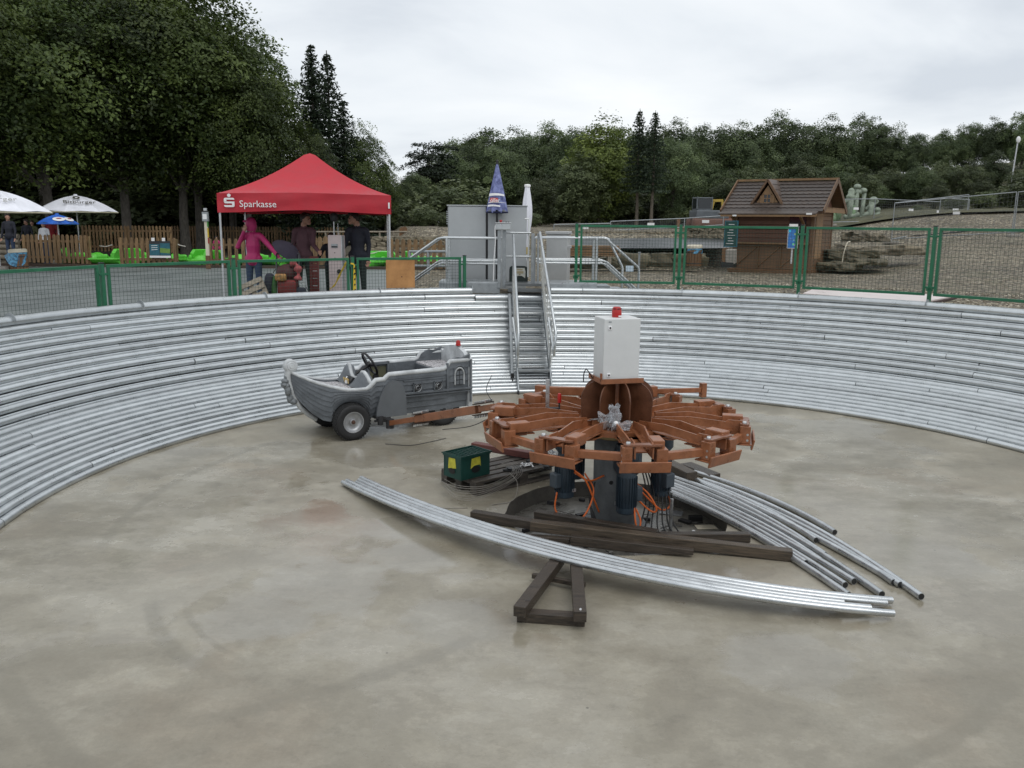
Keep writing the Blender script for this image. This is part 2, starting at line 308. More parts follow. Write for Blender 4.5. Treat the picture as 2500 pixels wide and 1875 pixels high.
class MB:
    """collects shapes, then becomes one mesh object"""
    def __init__(s): s.v = []; s.f = []; s.mi = []; s.cur = 0
    def add(s, vs, fs):
        o = len(s.v); s.v += [tuple(p) for p in vs]
        for f in fs: s.f.append(tuple(i + o for i in f)); s.mi.append(s.cur)
        return s
    def box(s, c, d, rot=None, bev=0.0):
        hx, hy, hz = d[0] / 2, d[1] / 2, d[2] / 2
        M = rot.to_matrix() if isinstance(rot, Euler) else (rot or Matrix.Identity(3)); c = Vector(c)
        if bev <= 0:
            vs = [Vector((x * hx, y * hy, z * hz)) for z in (-1, 1) for y in (-1, 1) for x in (-1, 1)]
            fs = [(0, 2, 3, 1), (4, 5, 7, 6), (0, 1, 5, 4), (2, 6, 7, 3), (0, 4, 6, 2), (1, 3, 7, 5)]
        else:
            bm = bmesh.new(); bmesh.ops.create_cube(bm, size=1)
            for q in bm.verts: q.co = Vector((q.co.x * d[0], q.co.y * d[1], q.co.z * d[2]))
            bmesh.ops.bevel(bm, geom=bm.edges[:], offset=bev, segments=2, profile=.5, affect='EDGES')
            bm.verts.index_update(); vs = [q.co.copy() for q in bm.verts]; fs = [[q.index for q in f.verts] for f in bm.faces]; bm.free()
        return s.add([M @ q + c for q in vs], fs)
    def bar(s, a, b, wd, ht, up=(0, 0, 1), bev=0.0):
        a, b = Vector(a), Vector(b); d = b - a; L = d.length; x = d / L; u = Vector(up)
        y = u.cross(x)
        if y.length < 1e-4: y = Vector((0, 1, 0)).cross(x)
        y.normalize(); z = x.cross(y)
        return s.box((a + b) / 2, (L, wd, ht), Matrix((x, y, z)).transposed(), bev)
    def tube(s, pts, r, n=8, caps=True, hollow=False):
        pts = [Vector(p) for p in pts]; rs = r if hasattr(r, '__len__') else [r] * len(pts); rings = []; vs = []
        t0 = (pts[1] - pts[0]).normalized(); ref = Vector((0, 0, 1)) if abs(t0.z) < .9 else Vector((1, 0, 0))
        nrm = t0.cross(ref).normalized()
        for i, p in enumerate(pts):
            t = (pts[min(i + 1, len(pts) - 1)] - pts[max(i - 1, 0)]).normalized()
            nrm = (nrm - t * nrm.dot(t)).normalized(); bn = t.cross(nrm)
            vs += [p + (nrm * math.cos(a) + bn * math.sin(a)) * rs[i] for a in (2 * math.pi * k / n for k in range(n))]
        fs = [(i * n + k, i * n + (k + 1) % n, (i + 1) * n + (k + 1) % n, (i + 1) * n + k) for i in range(len(pts) - 1) for k in range(n)]
        if caps:
            L = len(pts) - 1; fs += [tuple(range(n - 1, -1, -1)), tuple(L * n + k for k in range(n))]
        return s.add(vs, fs)
    def lathe(s, prof, n=20, c=(0, 0, 0), M=None, a0=0, a1=2 * math.pi):
        c = Vector(c); M = M or Matrix.Identity(3); full = abs(a1 - a0 - 2 * math.pi) < 1e-5; k = n if full else n + 1
        vs = [M @ Vector((r * math.cos(a0 + (a1 - a0) * j / n), r * math.sin(a0 + (a1 - a0) * j / n), z)) + c for r, z in prof for j in range(k)]
        fs = [(i * k + j, i * k + (j + 1) % k, (i + 1) * k + (j + 1) % k, (i + 1) * k + j) for i in range(len(prof) - 1) for j in range(n)]
        return s.add(vs, fs)
    def cyl(s, a, b, r, n=16): return s.tube([a, b], r, n)
    def prism(s, out, z0, z1, M=None, c=(0, 0, 0)):
        M = M or Matrix.Identity(3); c = Vector(c); n = len(out)
        vs = [M @ Vector((x, y, z)) + c for z in (z0, z1) for x, y in out]
        return s.add(vs, [tuple(range(n - 1, -1, -1)), tuple(range(n, 2 * n))] + [(i, (i + 1) % n, (i + 1) % n + n, i + n) for i in range(n)])
    def sphere(s, c, r, n=12, sq=(1, 1, 1)):
        c = Vector(c); prof = [(math.sin(math.pi * i / n), -math.cos(math.pi * i / n)) for i in range(n + 1)]
        vs = []; k = n + 4
        for a, z in prof:
            for j in range(k):
                an = 2 * math.pi * j / k; vs.append(c + Vector((a * math.cos(an) * r * sq[0], a * math.sin(an) * r * sq[1], z * r * sq[2])))
        return s.add(vs, [(i * k + j, i * k + (j + 1) % k, (i + 1) * k + (j + 1) % k, (i + 1) * k + j) for i in range(n) for j in range(k)])
    def mesh(s, name, mats, smooth=None):
        me = bpy.data.meshes.new(name); me.from_pydata(s.v, [], s.f)
        for m_ in (mats if isinstance(mats, (list, tuple)) else [mats]): me.materials.append(m_)
        if any(s.mi): me.polygons.foreach_set('material_index', s.mi)
        if smooth is not None:
            me.polygons.foreach_set('use_smooth', [True] * len(me.polygons)); me.validate()
            if smooth < 180: me.set_sharp_from_angle(angle=R(smooth))
        me.update(); return me
    def build(s, name, mats, parent=None, smooth=None, loc=None, rot=None):
        return link_mesh(name, s.mesh(name, mats, smooth), parent, loc, rot)
def part(name, mats, parent, fn, smooth=None, loc=None, rot=None):
    b = MB(); fn(b); return b.build(name, mats, parent, smooth, loc, rot)
def arcpts(a, b, c, n=14):
    """n points on the circular arc a-b-c (plan), z interpolated quadratically"""
    a, b, c = Vector(a), Vector(b), Vector(c); out = []
    for i in range(n + 1):
        t = i / n; out.append(a * ((1 - t) * (1 - 2 * t)) + b * (4 * t * (1 - t)) + c * (t * (2 * t - 1)))
    return out
def bez(pts, n=8):
    """catmull-rom through pts"""
    P = [Vector(p) for p in pts]; P = [P[0] * 2 - P[1]] + P + [P[-1] * 2 - P[-2]]; out = []
    for i in range(1, len(P) - 2):
        for k in range(n):
            t = k / n; p0, p1, p2, p3 = P[i - 1:i + 3]
            out.append(.5 * ((2 * p1) + (p2 - p0) * t + (2 * p0 - 5 * p1 + 4 * p2 - p3) * t * t + (3 * p1 - p0 - 3 * p2 + p3) * t ** 3))
    return out + [P[-2]]
def textmesh(name, txt, size, mat_, parent=None, M=None, ext=.002, align='LEFT', xs=1.0):
    cu = bpy.data.curves.new(name, 'FONT'); cu.body = txt; cu.size = size; cu.extrude = ext; cu.align_x = align; cu.resolution_u = 3
    o = bpy.data.objects.new(name, cu); COL.objects.link(o); bpy.context.view_layer.update()
    me = bpy.data.meshes.new_from_object(o.evaluated_get(bpy.context.evaluated_depsgraph_get())); bpy.data.objects.remove(o)
    me.transform(Matrix.Diagonal((xs, 1, 1, 1)))
    if M is not None: me.transform(M)
    me.materials.clear(); me.materials.append(mat_); me.name = name
    return link_mesh(name, me, parent)
def blob_rock(sx, sy, sz, seed, sub=2, amp=.25):
    bm = bmesh.new(); bmesh.ops.create_cube(bm, size=1); bmesh.ops.subdivide_edges(bm, edges=bm.edges[:], cuts=sub, use_grid_fill=True)
    for v in bm.verts:
        p = v.co.copy(); q = p.normalized() * .62; p = p.lerp(q, .35)
        q = Vector((p.x * sx, p.y * sy, p.z * sz)) / max(sx, sy, sz) * 2; sv = Vector((seed * 3.1, seed * 1.7, seed)); p *= 1 + amp * (mnoise.noise(q * 2.0 + sv) + .5 * mnoise.noise(q * 5.0 + sv) + .25 * mnoise.noise(q * 11 + sv))
        v.co = Vector((p.x * sx, p.y * sy, p.z * sz))
    me = bpy.data.meshes.new('rock'); bm.to_mesh(me); bm.free(); return me
# ================================================================== setting
def az_of(p): return math.atan2(p[0] - C0.x, p[1] - C0.y)
def pol(rad, az, z=0): return Vector((C0.x + rad * math.sin(az), C0.y + rad * math.cos(az), z))
def gz(x, y):
    r = math.hypot(x - C0.x, y - C0.y)
    side = sst(-1.5, -1.1, x + max(0, y - 16) * .16)
    near = 1.42 - .42 * sst(9, 19, r)
    bank = 1.15 * sst(9, 27, x) * sst(18, 46, y) + .35 * sst(6, 14, x) * sst(6, 12, x - .2 * y)
    terr = 1.35 * sst(31, 37.5, y) * (1 - sst(11, 15, x)) + 1.0 * sst(38, 48, y) * sst(11, 15, x)
    hill = 4.2 * sst(24, 50, x) * sst(44, 70, y) + 1.2 * sst(50, 95, y) * sst(-5, 10, x)
    lump = .05 * mnoise.noise(Vector((x * .5, y * .5, 0))) if r > 7.6 else 0
    left = 1.0 + .75 * sst(34, 40, y) * sst(-10, -6, x)
    return (1 - side) * left + side * (near + bank + lump + terr) + hill
def polar_sheet(name, radii, azs, zf, mt, kind='structure', smooth=True):
    vs = [(*pol(r, a)[:2], 0) for r in radii for a in azs]; vs = [(x, y, zf(x, y)) for x, y, _ in vs]; k = len(azs)
    fs = [(i * k + j, (i + 1) * k + j, (i + 1) * k + j + 1, i * k + j + 1) for i in range(len(radii) - 1) for j in range(k - 1)]
    b = MB(); b.add(vs, fs); o = b.build(name, mt, None, 180 if smooth else None); o['kind'] = kind; return o
radii = [6.86] + [7 + .25 * i for i in range(17)] + [11.5 + .6 * i for i in range(20)] + [24 + 1.5 * i for i in range(24)] + [62, 70, 85, 110, 160, 260, 600]
ang = [R(-180 + 2 * i) for i in range(181)]
ground = polar_sheet('ground', radii, ang, gz, GRAVELM)
# left plaza: asphalt sheet over the ground, up to the pond edge
def plaza():
    b = MB(); n = 70; k = 26; vs = []
    for j in range(n + 1):
        a = R(-172 + (172 - 9.0) * j / n); rmax = 27.5
        if math.cos(a) > 0: rmax = min(rmax, (29.2 - C0.y) / max(.05, math.cos(a)))
        for i in range(k + 1):
            p = pol(6.9 + (rmax - 6.9) * i / k, a); p.x = min(p.x, -1.62 - max(0, p.y - 16) * .16); vs.append((p.x, p.y, 1.006))
    b.add(vs, [(j * (k + 1) + i, j * (k + 1) + i + 1, (j + 1) * (k + 1) + i + 1, (j + 1) * (k + 1) + i) for j in range(n) for i in range(k)])
    o = b.build('plaza', ASPH); o['kind'] = 'structure'
plaza()
# forest floor + grass beyond, sheets above the ground
def patch(name, mt, x0, x1, y0, y1, n, dz, mask=None):
    b = MB(); vs = [];
    for i in range(n + 1):
        for j in range(n + 1):
            x = x0 + (x1 - x0) * i / n; y = y0 + (y1 - y0) * j / n; vs.append((x, y, gz(x, y) + dz))
    b.add(vs, [(i * (n + 1) + j, (i + 1) * (n + 1) + j, (i + 1) * (n + 1) + j + 1, i * (n + 1) + j + 1) for i in range(n) for j in range(n)])
    o = b.build(name, mt, None, 180); o['kind'] = 'structure'; return o
patch('forest_floor', EARTH, -90, -7, 30.5, 150, 40, .02)
patch('meadow', GRASS, 15, 110, 45.5, 150, 70, .12)
# bowl floor with a pit hole
PIT = Vector((.95, 7.42)); PR = 1.0; PZ = -.16
def bowl_floor():
    b = MB(); n = 96; rings = 14; vs = []
    for i in range(rings + 1):
        t = i / rings
        for j in range(n):
            a = 2 * math.pi * j / n
            wob = .018 * mnoise.noise(Vector((math.cos(a) * 4, math.sin(a) * 4, 3))) + .006 * mnoise.noise(Vector((math.cos(a) * 19, math.sin(a) * 19, 1)))
            pi_ = Vector((PIT.x + (PR + wob) * math.sin(a), PIT.y + (PR + wob) * math.cos(a)))
            po = Vector((C0.x + 5.62 * math.sin(a), C0.y + 5.62 * math.cos(a))); p = pi_.lerp(po, t); vs.append((p.x, p.y, 0))
    b.add(vs, [(i * n + j, i * n + (j + 1) % n, (i + 1) * n + (j + 1) % n, (i + 1) * n + j) for i in range(rings) for j in range(n)])
    o = b.build('bowl_floor', FLOORM); o['kind'] = 'structure'
    # pit side and pit bottom
    b = MB(); vs = []
    for z in (0, PZ):
        for j in range(n):
            x, y, _ = o.data.vertices[j].co; vs.append((x, y, z))
    b.add(vs, [(j, j + n, (j + 1) % n + n, (j + 1) % n) for j in range(n)])
    s = b.build('pit_side', mat('pit_concrete', (.11, .10, .085), .7, 0, .35, 5, .5, 14), o)
    b = MB(); b.add([(*vs[j][:2], PZ) for j in range(n, 2 * n)], [tuple(range(n - 1, -1, -1))]); b.build('pit_bottom', mat('pit_floor', (.12, .112, .098), .3, 0, .45, 3, .3, 20, col2=(.2, .19, .165)), o)
bowl_floor()

# ------------------------------------------------------------------ wall of bent pipes
wall = T('pipe_wall', 'round bowl wall of horizontal bent galvanized pipes enclosing the concrete floor', 'wall', (C0.x, C0.y, 0))
def arc_tube(b, rad, z, a0, a1, r, n=9, step=R(3.2)):
    k = max(2, int((a1 - a0) / step)); b.tube([(rad * math.sin(a0 + (a1 - a0) * i / k), rad * math.cos(a0 + (a1 - a0) * i / k), z) for i in range(k + 1)], r, n)
def pipe_row(rad, z, r, pieces, seed, name='pipe'):
    rnd = random.Random(seed); o0 = rnd.uniform(0, 6.28)
    cuts = [o0 + 2 * math.pi * (i + rnd.uniform(-.18, .18)) / pieces for i in range(pieces)]; cuts.append(cuts[0] + 2 * math.pi)
    for i in range(pieces):
        b = MB(); dr = rnd.uniform(-.006, .006); dz = rnd.uniform(-.004, .004); arc_tube(b, rad + dr, z + dz, cuts[i] + .0009, cuts[i + 1] - .0009, r * rnd.uniform(.985, 1.015)); b.build(name, GALV, wall, 60)
Ptop, Pmid, Pbot = Vector((6.745, 1.395)), Vector((6.20, .47)), Vector((5.43, .032))
for i in range(11):
    p = Ptop.lerp(Pmid, i / 10); big = i in (0, 10)
    inn = .012 if i == 10 else 0
    pipe_row(p.x - inn, p.y, .046 if big else .041, 5, 100 + i)
    if i < 10:
        q = Ptop.lerp(Pmid, (i + .52) / 10); pipe_row(q.x + .006, q.y - .006, .0175, 4, 300 + i, 'filler_pipe')
for i in range(1, 12):
    p = Pmid.lerp(Pbot, i / 11 + .0) ; pipe_row(p.x, p.y - (.0 if i > 1 else .006), .0395, 5, 200 + i)
    if i < 6: q = Pmid.lerp(Pbot, (i + .5) / 11); pipe_row(q.x + .012, q.y - .02, .013, 4, 400 + i, 'filler_pipe')
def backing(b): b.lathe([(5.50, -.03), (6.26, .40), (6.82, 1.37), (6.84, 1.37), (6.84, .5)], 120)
part('gap_shade_backing', mat('pipe_gap_shade', (.03, .032, .034), .8), wall, backing)  # added sheet; its near-black colour stands in for shade between the pipes
def tar(b): b.lathe([(5.445, .004), (5.405, .004)], 160)
# rim rail
AL, AR_ = az_of(on_cyl(1158, 705, 6.78)), az_of(on_cyl(1345, 705, 6.78))
rail = T('rim_rail', 'thick galvanized top pipe running round the rim of the bowl', 'rail', (C0.x, C0.y, 0))
POSTS = [R(a) for a in (-78.2, -62.6, -46.4, -30.6, -15.1, .5, 14.7, 30.5, 46.35, 62.0)]
cuts = [-math.pi + AR_] ; 
brk = [R(-103), R(-88)] + [a + R(3.0) for a in POSTS[:4]] + [AL - .006]
segs = []
lo = R(-178)
for bk in brk: segs.append((lo, bk)); lo = bk
lo = AR_
for bk in [R(1.4), R(15.4), R(31.0), R(46.9), R(62.4), R(78), R(94), R(110), R(140), R(182)]:
    if bk > lo + .01: segs.append((lo, bk)); lo = bk
for a0, a1 in segs:
    b = MB(); arc_tube(b, 6.78, 1.487, a0, a1, .056, 12); b.build('rail_pipe', GALV, rail, 60)
    d = MB(); x = Vector((math.sin(a1), math.cos(a1), 0)); tn = Vector((math.cos(a1), -math.sin(a1), 0))
    ring = [(.088 * math.cos(t), .088 * math.sin(t)) for t in (R(-40 + 20 * i) for i in range(12))] + [(.05, .02)]
    d.prism([(-p[0] * 1.0, p[1]) for p in ring], -.004, .004, Matrix((-x, Vector((0, 0, 1)), tn)).transposed(), x * 6.785 + Vector((0, 0, 1.487))); d.build('bracket_plate', GALVD, rail)
lowp = MB(); a0, a1 = az_of(on_cyl(1160, 733, 6.7)), az_of(on_cyl(1330, 733, 6.7))
arc_tube(lowp, 6.70, 1.37, a0, a1, .062, 14); lowp.build('low_rail_pipe', GALV, rail, 60)
part('pipe_mouth', PIPEIN, rail, lambda b: b.cyl(Vector((6.70 * math.sin(a0), 6.70 * math.cos(a0), 1.37)), Vector((6.70 * math.sin(a0 - .0004), 6.70 * math.cos(a0 - .0004), 1.37)), .054, 14))

# ------------------------------------------------------------------ green mesh fence
LW = ['at the left edge of the photo', 'second from the left edge, before the left plaza', 'third from the left, before the woman in pink', 'left of the boarding platform, carrying the plywood board']
RW = ['right of the boarding platform, before the sloping handrails', 'before the left part of the wooden kiosk', 'before the right end of the kiosk, above the white sheet', 'at the right edge of the photo before the gravel bank']
def fence_panel(a0, a1, z0, z1, label, group):
    p0, p1 = pol(7.0, a0), pol(7.0, a1); d = (p1 - p0); L = d.length; d.normalize()
    t = T('mesh_fence_panel', label, 'fence panel', (*(p0 + d * .062)[:2], z0), math.atan2(d.y, d.x), group); L -= .124; h = z1 - z0
    for nm, a, b_ in (('frame_rail', (0, 0, .02), (L, 0, .02)), ('frame_rail', (0, 0, h - .02), (L, 0, h - .02)), ('frame_stile', (.02, 0, .04), (.02, 0, h - .04)), ('frame_stile', (L - .02, 0, .04), (L - .02, 0, h - .04))):
        part(nm, GREEN, t, lambda b: b.bar(a, b_, .035, .04, (0, 1, 0) if nm == 'frame_stile' else (0, 0, 1), .004))
    def wires(b):
        n = int(L / .05); mrows = int(h / .05)
        for i in range(1, n): x = L * i / n + random.uniform(-.002, .002); b.tube([(x, .004, .03), (x, .004, h - .03)], .002, 3, False)
        for i in range(1, mrows): z = h * i / mrows; b.tube([(.03, -.002, z), (L - .03, -.002, z)], .002, 3, False)
    o = part('wire_mesh', mat('green_wire', (.02, .05, .035), .45, .3, .2), t, wires); o['kind'] = 'stuff'
    for z in (.12, h - .12):
        for x in (-.025, L + .025): part('clamp', GREEN, t, lambda b: b.box((x, -.01, z), (.05, .03, .03), None, .004))
for i in range(4): fence_panel(POSTS[i], POSTS[i + 1], 1.065, 2.037, 'low green mesh fence panel ' + LW[i], 'green fence panels left of the platform')
for i in range(5, 9): fence_panel(POSTS[i], POSTS[i + 1], 1.612, 2.585, 'raised green mesh fence panel ' + RW[i - 5], 'green fence panels right of the platform')
PL = ['beyond the left edge', 'between the two leftmost mesh panels', 'near the left leg of the red tent', 'wrapped with yellow tape', 'at the end of the left mesh fence, beside the platform', 'at the start of the right mesh fence beside the pale cabinet', 'left of the rubbish bin by the kiosk', 'in front of the kiosk ice cream poster', 'at the right end of the white sheet', 'beyond the right edge']
for i, a in enumerate(POSTS):
    if i in (0, 9): continue
    left = i < 5; p = pol(7.0, a); t = T('fence_post', 'green metal fence post ' + PL[i], 'post', (p.x, p.y, 1.0 if left else 1.36), -a, 'green fence posts')
    part('post_tube', GREEN, t, lambda b: b.box((0, 0, .525 if left else .62), (.05, .05, 1.05 if left else 1.24), None, .005))
    part('post_cap', BLACK, t, lambda b: b.box((0, 0, 1.058 if left else 1.25), (.056, .056, .016), None, .004))
    part('foot_clamp', GREEN, t, lambda b: b.box((0, -.01, .35), (.09, .03, .06), None, .005))

# ------------------------------------------------------------------ boarding platform
pf = T('boarding_platform', 'galvanized boarding platform with handrails above the far rim', 'platform', (0, 0, 0))
def pt(px, py, Y): return on_y(px, py, Y)
for nm, x0, x1 in (('deck_grating', -1.25, -.22), ('deck_grating', .62, 1.42)):
    part(nm, GALV, pf, lambda b: [b.box(((x0 + x1) / 2, 14.49 + .045 * k, 1.605), (x1 - x0, .03, .03)) for k in range(15)])
    part('fascia_beam', GALVD, pf, lambda b: b.box(((x0 + x1) / 2, 14.445, 1.515), (x1 - x0, .03, .17), None, .004))
part('landing_plate', DECK, pf, lambda b: b.box((.22, 14.62, 1.585), (.70, .62, .04), None, .004))
part('landing_step', DECK, pf, lambda b: b.box((.22, 14.27, 1.50), (.60, .14, .05), None, .004))
for x in (-1.2, -.3, .7, 1.36):
    for y in (14.5, 15.1): part('platform_leg', GALVD, pf, lambda b: b.box((x, y, 1.28), (.06, .06, .6)))
def rail_run(pts, nm='handrail', r=.021): part(nm, GALV, pf, lambda b: b.tube(pts, r, 10), 60)
for y, dx in ((14.52, 0), (15.1, .03)):
    rail_run([(-.2, y, 2.345), (-1.2, y, 2.345), (-1.27, y, 2.33), (-1.95, y + .03, 1.86), (-1.98, y + .03, 1.8), (-1.98, y + .03, 1.02)])
    rail_run([(-.2, y, 1.965), (-1.2, y, 1.965), (-1.27, y, 1.95), (-1.96, y + .03, 1.46)], 'mid_rail', .017)
    rail_run([(-.2, y, 1.92), (-1.2, y, 1.92), (-1.3, y, 1.89), (-1.96, y + .03, 1.41)], 'mid_rail', .017)
    rail_run([(.36, y + .05, 1.6), (.36, y + .05, 2.33), (.40, y + .05, 2.36), (1.52 + dx * 3, y + .12, 2.36), (1.58 + dx * 3, y + .12, 2.345), (2.14 - dx * 7, y + .2, 1.88), (2.16 - dx * 7, y + .2, 1.83), (2.16 - dx * 7, y + .2, 1.36)])
    rail_run([(.4, y + .05, 1.985), (1.52, y + .12, 1.985), (1.6, y + .12, 1.96), (2.15, y + .2, 1.48)], 'mid_rail', .017)
    rail_run([(.4, y + .05, 1.94), (1.52, y + .12, 1.94), (1.6, y + .12, 1.91), (2.10, y + .2, 1.46)], 'mid_rail', .017)
    for x in (-1.12, 1.42): part('rail_post', GALV, pf, lambda b: b.tube([(x, y + (.1 if x > 0 else 0), 1.5), (x, y + (.1 if x > 0 else 0), 2.35)], .024, 10), 60)
for k in range(3):
    part('side_step', GALVD, pf, lambda b: b.box((-1.36 - .22 * k, 14.82, 1.45 - .16 * k), (.22, .56, .035), None, .004))
    part('side_step', GALVD, pf, lambda b: b.box((1.55 + .22 * k, 14.9, 1.54 - .05 * k), (.22, .56, .035), None, .004))
for x, y in ((-.235, 14.44), (-.15, 14.47), (.33, 14.5), (.42, 14.46)):
    part('gate_post', GALVD, pf, lambda b: b.box((x, y, 2.0), (.055 if x < .4 else .035, .06, .96 if x < .3 else .86), None, .005))
for z in (2.44, 2.045): part('gate_bar', GALV, pf, lambda b: b.tube([(-.15, 14.56, z), (.30, 14.56, z)], .015, 8), 60)
part('white_conduit', CABW, pf, lambda b: b.tube([(.19, 14.6, 2.67), (.255, 14.6, 2.67), (.26, 14.6, 2.66), (.255, 14.6, 1.7)], .014, 8), 60)
cbx = T('control_box', 'small grey push-button control box with red knob on gate post', 'control box', (-.17, 14.44, 2.485))
part('housing', GALV, cbx, lambda b: b.box((.0, 0, .055), (.25, .14, .11), None, .012))
part('lid', ALU, cbx, lambda b: b.box((0, 0, .116), (.27, .16, .014), None, .004))
part('stop_button', REDP, cbx, lambda b: b.lathe([(0, .165), (.022, .16), (.026, .145), (.016, .14), (.014, .12)], 12, (-.04, -.01, 0)), 60)
for x in (-.1, .05, .09): part('push_button', BLACK, cbx, lambda b: b.cyl((x, -.02, .12), (x, -.02, .137), .012, 10))
part('cable', WHITE, cbx, lambda b: b.tube(bez([(-.11, -.03, .1), (-.135, -.05, .03), (-.13, -.04, -.2), (-.15, -.02, -.5), (-.16, .0, -.85)]), .008, 6))
sg = T('sign_plate', 'dark green rounded plate with a white printed sign low on the gate', 'sign', (.105, 14.72, 1.61))
part('plate', mat('dark_green_plate', (.008, .018, .015), .4), sg, lambda b: b.prism([(-.17, 0), (.15, 0), (.15, .22), (.13, .255), (.09, .27), (-.12, .27), (-.16, .25), (-.17, .2)], -.015, .015, Matrix(((1, 0, 0), (0, 0, -1), (0, 1, 0)))))
part('white_sign', mat('aged_white_sign', (.52, .52, .47), .5, 0, .2, 12), sg, lambda b: b.prism([(-.08, .07), (-.02, .1), (.05, .1), (.105, .06), (.11, .17), (.095, .235), (-.08, .235), (-.095, .15)], .017, .021, Matrix(((1, 0, 0), (0, 0, -1), (0, 1, 0)))))
part('print_line', mat('ochre_print', (.32, .24, .1), .6), sg, lambda b: [b.box((.01, -.0225, z), (wd, .003, .014)) for z, wd in ((.205, .1), (.17, .13), (.15, .12), (.125, .03))])

# ------------------------------------------------------------------ steep stairs down into the bowl
sx, sy = Vector((.36, 12.98, .05)), Vector((.24, 14.20, 1.46)); dv = sy - sx; hd = Vector((dv.x, dv.y, 0)).normalized(); lat = Vector((hd.y, -hd.x, 0))
st = T('access_stairs', 'steep galvanized mobile stairs leaning on the far bowl wall', 'stairs', (0, 0, 0))
def sp(s, la, dz=0, db=0): return sx + dv * s + lat * la + Vector((0, 0, dz)) + hd * db
for sg_ in (-1, 1):
    part('stringer', GALVD, st, lambda b: b.bar(sp(-.02, .262 * sg_), sp(1.0, .245 * sg_), .022, .11, (0, 0, 1), .004))
    part('support_leg', GALVD, st, lambda b: b.bar(sp(.09, .30 * sg_ - .03, .06, .16), sp(.97, .285 * sg_ - .01, .02, .05), .045, .045, (0, 0, 1), .004))
    part('caster', BLACK, st, lambda b: [b.cyl(sp(.07, .30 * sg_ - .03 + k, .03, .14), sp(.07, .30 * sg_ - .01 + k, .03, .14), .045, 14) for k in (-.012,)] + [b.box(sp(.085, .30 * sg_ - .03, .07, .15), (.05, .05, .07))])
    part('foot_wheel', RUBBER, st, lambda b: b.cyl(sp(-.035, .265 * sg_ - .012, .012), sp(-.035, .265 * sg_ + .012, .012), .04, 14))
    t0, t1 = on_y(1253 if sg_ < 0 else 1318, 573 if sg_ < 0 else 567, 14.3), on_y(1266 if sg_ < 0 else 1357, 818, 12.92)
    t2 = on_y(1264 if sg_ < 0 else 1353, 868, 12.88); t3 = on_y(1252 if sg_ < 0 else 1339, 776, 13.32)
    part('handrail', GALV, st, lambda b: b.tube([t0 + Vector((0, .12, -.05)), t0 + Vector((0, .04, -.005)), t0, t1 + Vector((0, .03, .05)), t1, t2 + Vector((0, 0, .06)), t2 + Vector((0, .03, 0)), t2 + Vector((0, .09, .03)), t3], .0205, 10), 60)
    for s in (.18, .93): part('rail_upright', GALVD, st, lambda b: b.bar(sp(s, .255 * sg_), sp(s, .255 * sg_ + .01, .80), .03, .02))
    def net(b):
        for k in range(6):
            f = .12 + .13 * k; a = t0.lerp(sp(1.0, .25 * sg_), f); c = t1.lerp(sp(.12, .25 * sg_), f * .9); a2 = t0.lerp(sp(1.0, .25 * sg_), f + .03)
            mid = a.lerp(c, .5) + Vector((random.uniform(-.02, .02), 0, -.06)); pts = bez([a, a.lerp(mid, .5) + Vector((random.uniform(-.01, .01), 0, 0)), mid, c], 5); b.tube(pts, .0045, 4)
        for k in range(14):
            f = k / 14; a = t0.lerp(t1, f); c = sp(1.0, .25 * sg_).lerp(sp(.12, .25 * sg_), f); b.tube([a, a.lerp(c, .5) + Vector((random.uniform(-.03, .03), 0, -.02)), c], .004, 4)
    o = part('rope_net', mat('net_cord', (.5, .5, .47), .8), st, net); o['kind'] = 'stuff'
for k, s in enumerate((.045, .20, .36, .51, .66, .80, .93)):
    part('tread', GALVD, st, lambda b: b.box(sp(s, 0, .0, .03), (.50, .24 if k == 1 else .15, .035), Euler((0, 0, math.atan2(-hd.x, hd.y))), .004))
    if k == 1: part('tread_slot', BLACK, st, lambda b: b.box(sp(s, 0, .02, .05), (.36, .11, .008), Euler((0, 0, math.atan2(-hd.x, hd.y)))))

# ------------------------------------------------------------------ cabinets and closed umbrellas behind the platform
cb = T('switch_cabinet', 'large grey steel switch cabinet with two doors behind the platform', 'cabinet', (-1.165, 15.35, 1.2))
W_, H_ = 1.40, 1.69
part('body', CABG, cb, lambda b: b.box((W_ / 2, .25, H_ / 2), (W_, .46, H_), None, .008))
part('door', CABG, cb, lambda b: b.box((.345, .005, H_ / 2), (.66, .03, H_ - .02), None, .006))
part('door', CABG, cb, lambda b: b.box((1.055, .005, H_ / 2), (.68, .03, H_ - .02), None, .006))
part('door_gap', BLACK, cb, lambda b: b.box((.694, .008, H_ / 2), (.034, .024, H_ - .02)))
part('vent_grille', GALVD, cb, lambda b: [b.box((-.012, .12, H_ - .1 - .035 * k), (.03, .12, .02)) for k in range(7)])
part('roof_edge', CABG, cb, lambda b: b.box((W_ / 2, .24, H_ + .008), (W_ + .03, .52, .02), None, .004))
c2 = T('distribution_cabinet', 'narrow pale grey cable cabinet with overhanging lid right of the stairs', 'cabinet', (.60, 15.95, 1.28), R(-16))
part('body', CABL, c2, lambda b: b.box((.21, .14, .62), (.40, .27, 1.0), None, .01))
part('plinth', mat('plinth_grey', (.22, .22, .215), .7), c2, lambda b: b.box((.21, .14, .06), (.38, .25, .14), None, .006))
part('lid', CABL, c2, lambda b: b.box((.21, .14, 1.15), (.44, .31, .055), None, .012))
part('hinge_tab', CABL, c2, lambda b: b.box((.44, .1, 1.14), (.06, .05, .02)))
part('side_bracket', CABL, c2, lambda b: b.box((.44, .05, .90), (.07, .05, .05), None, .006))

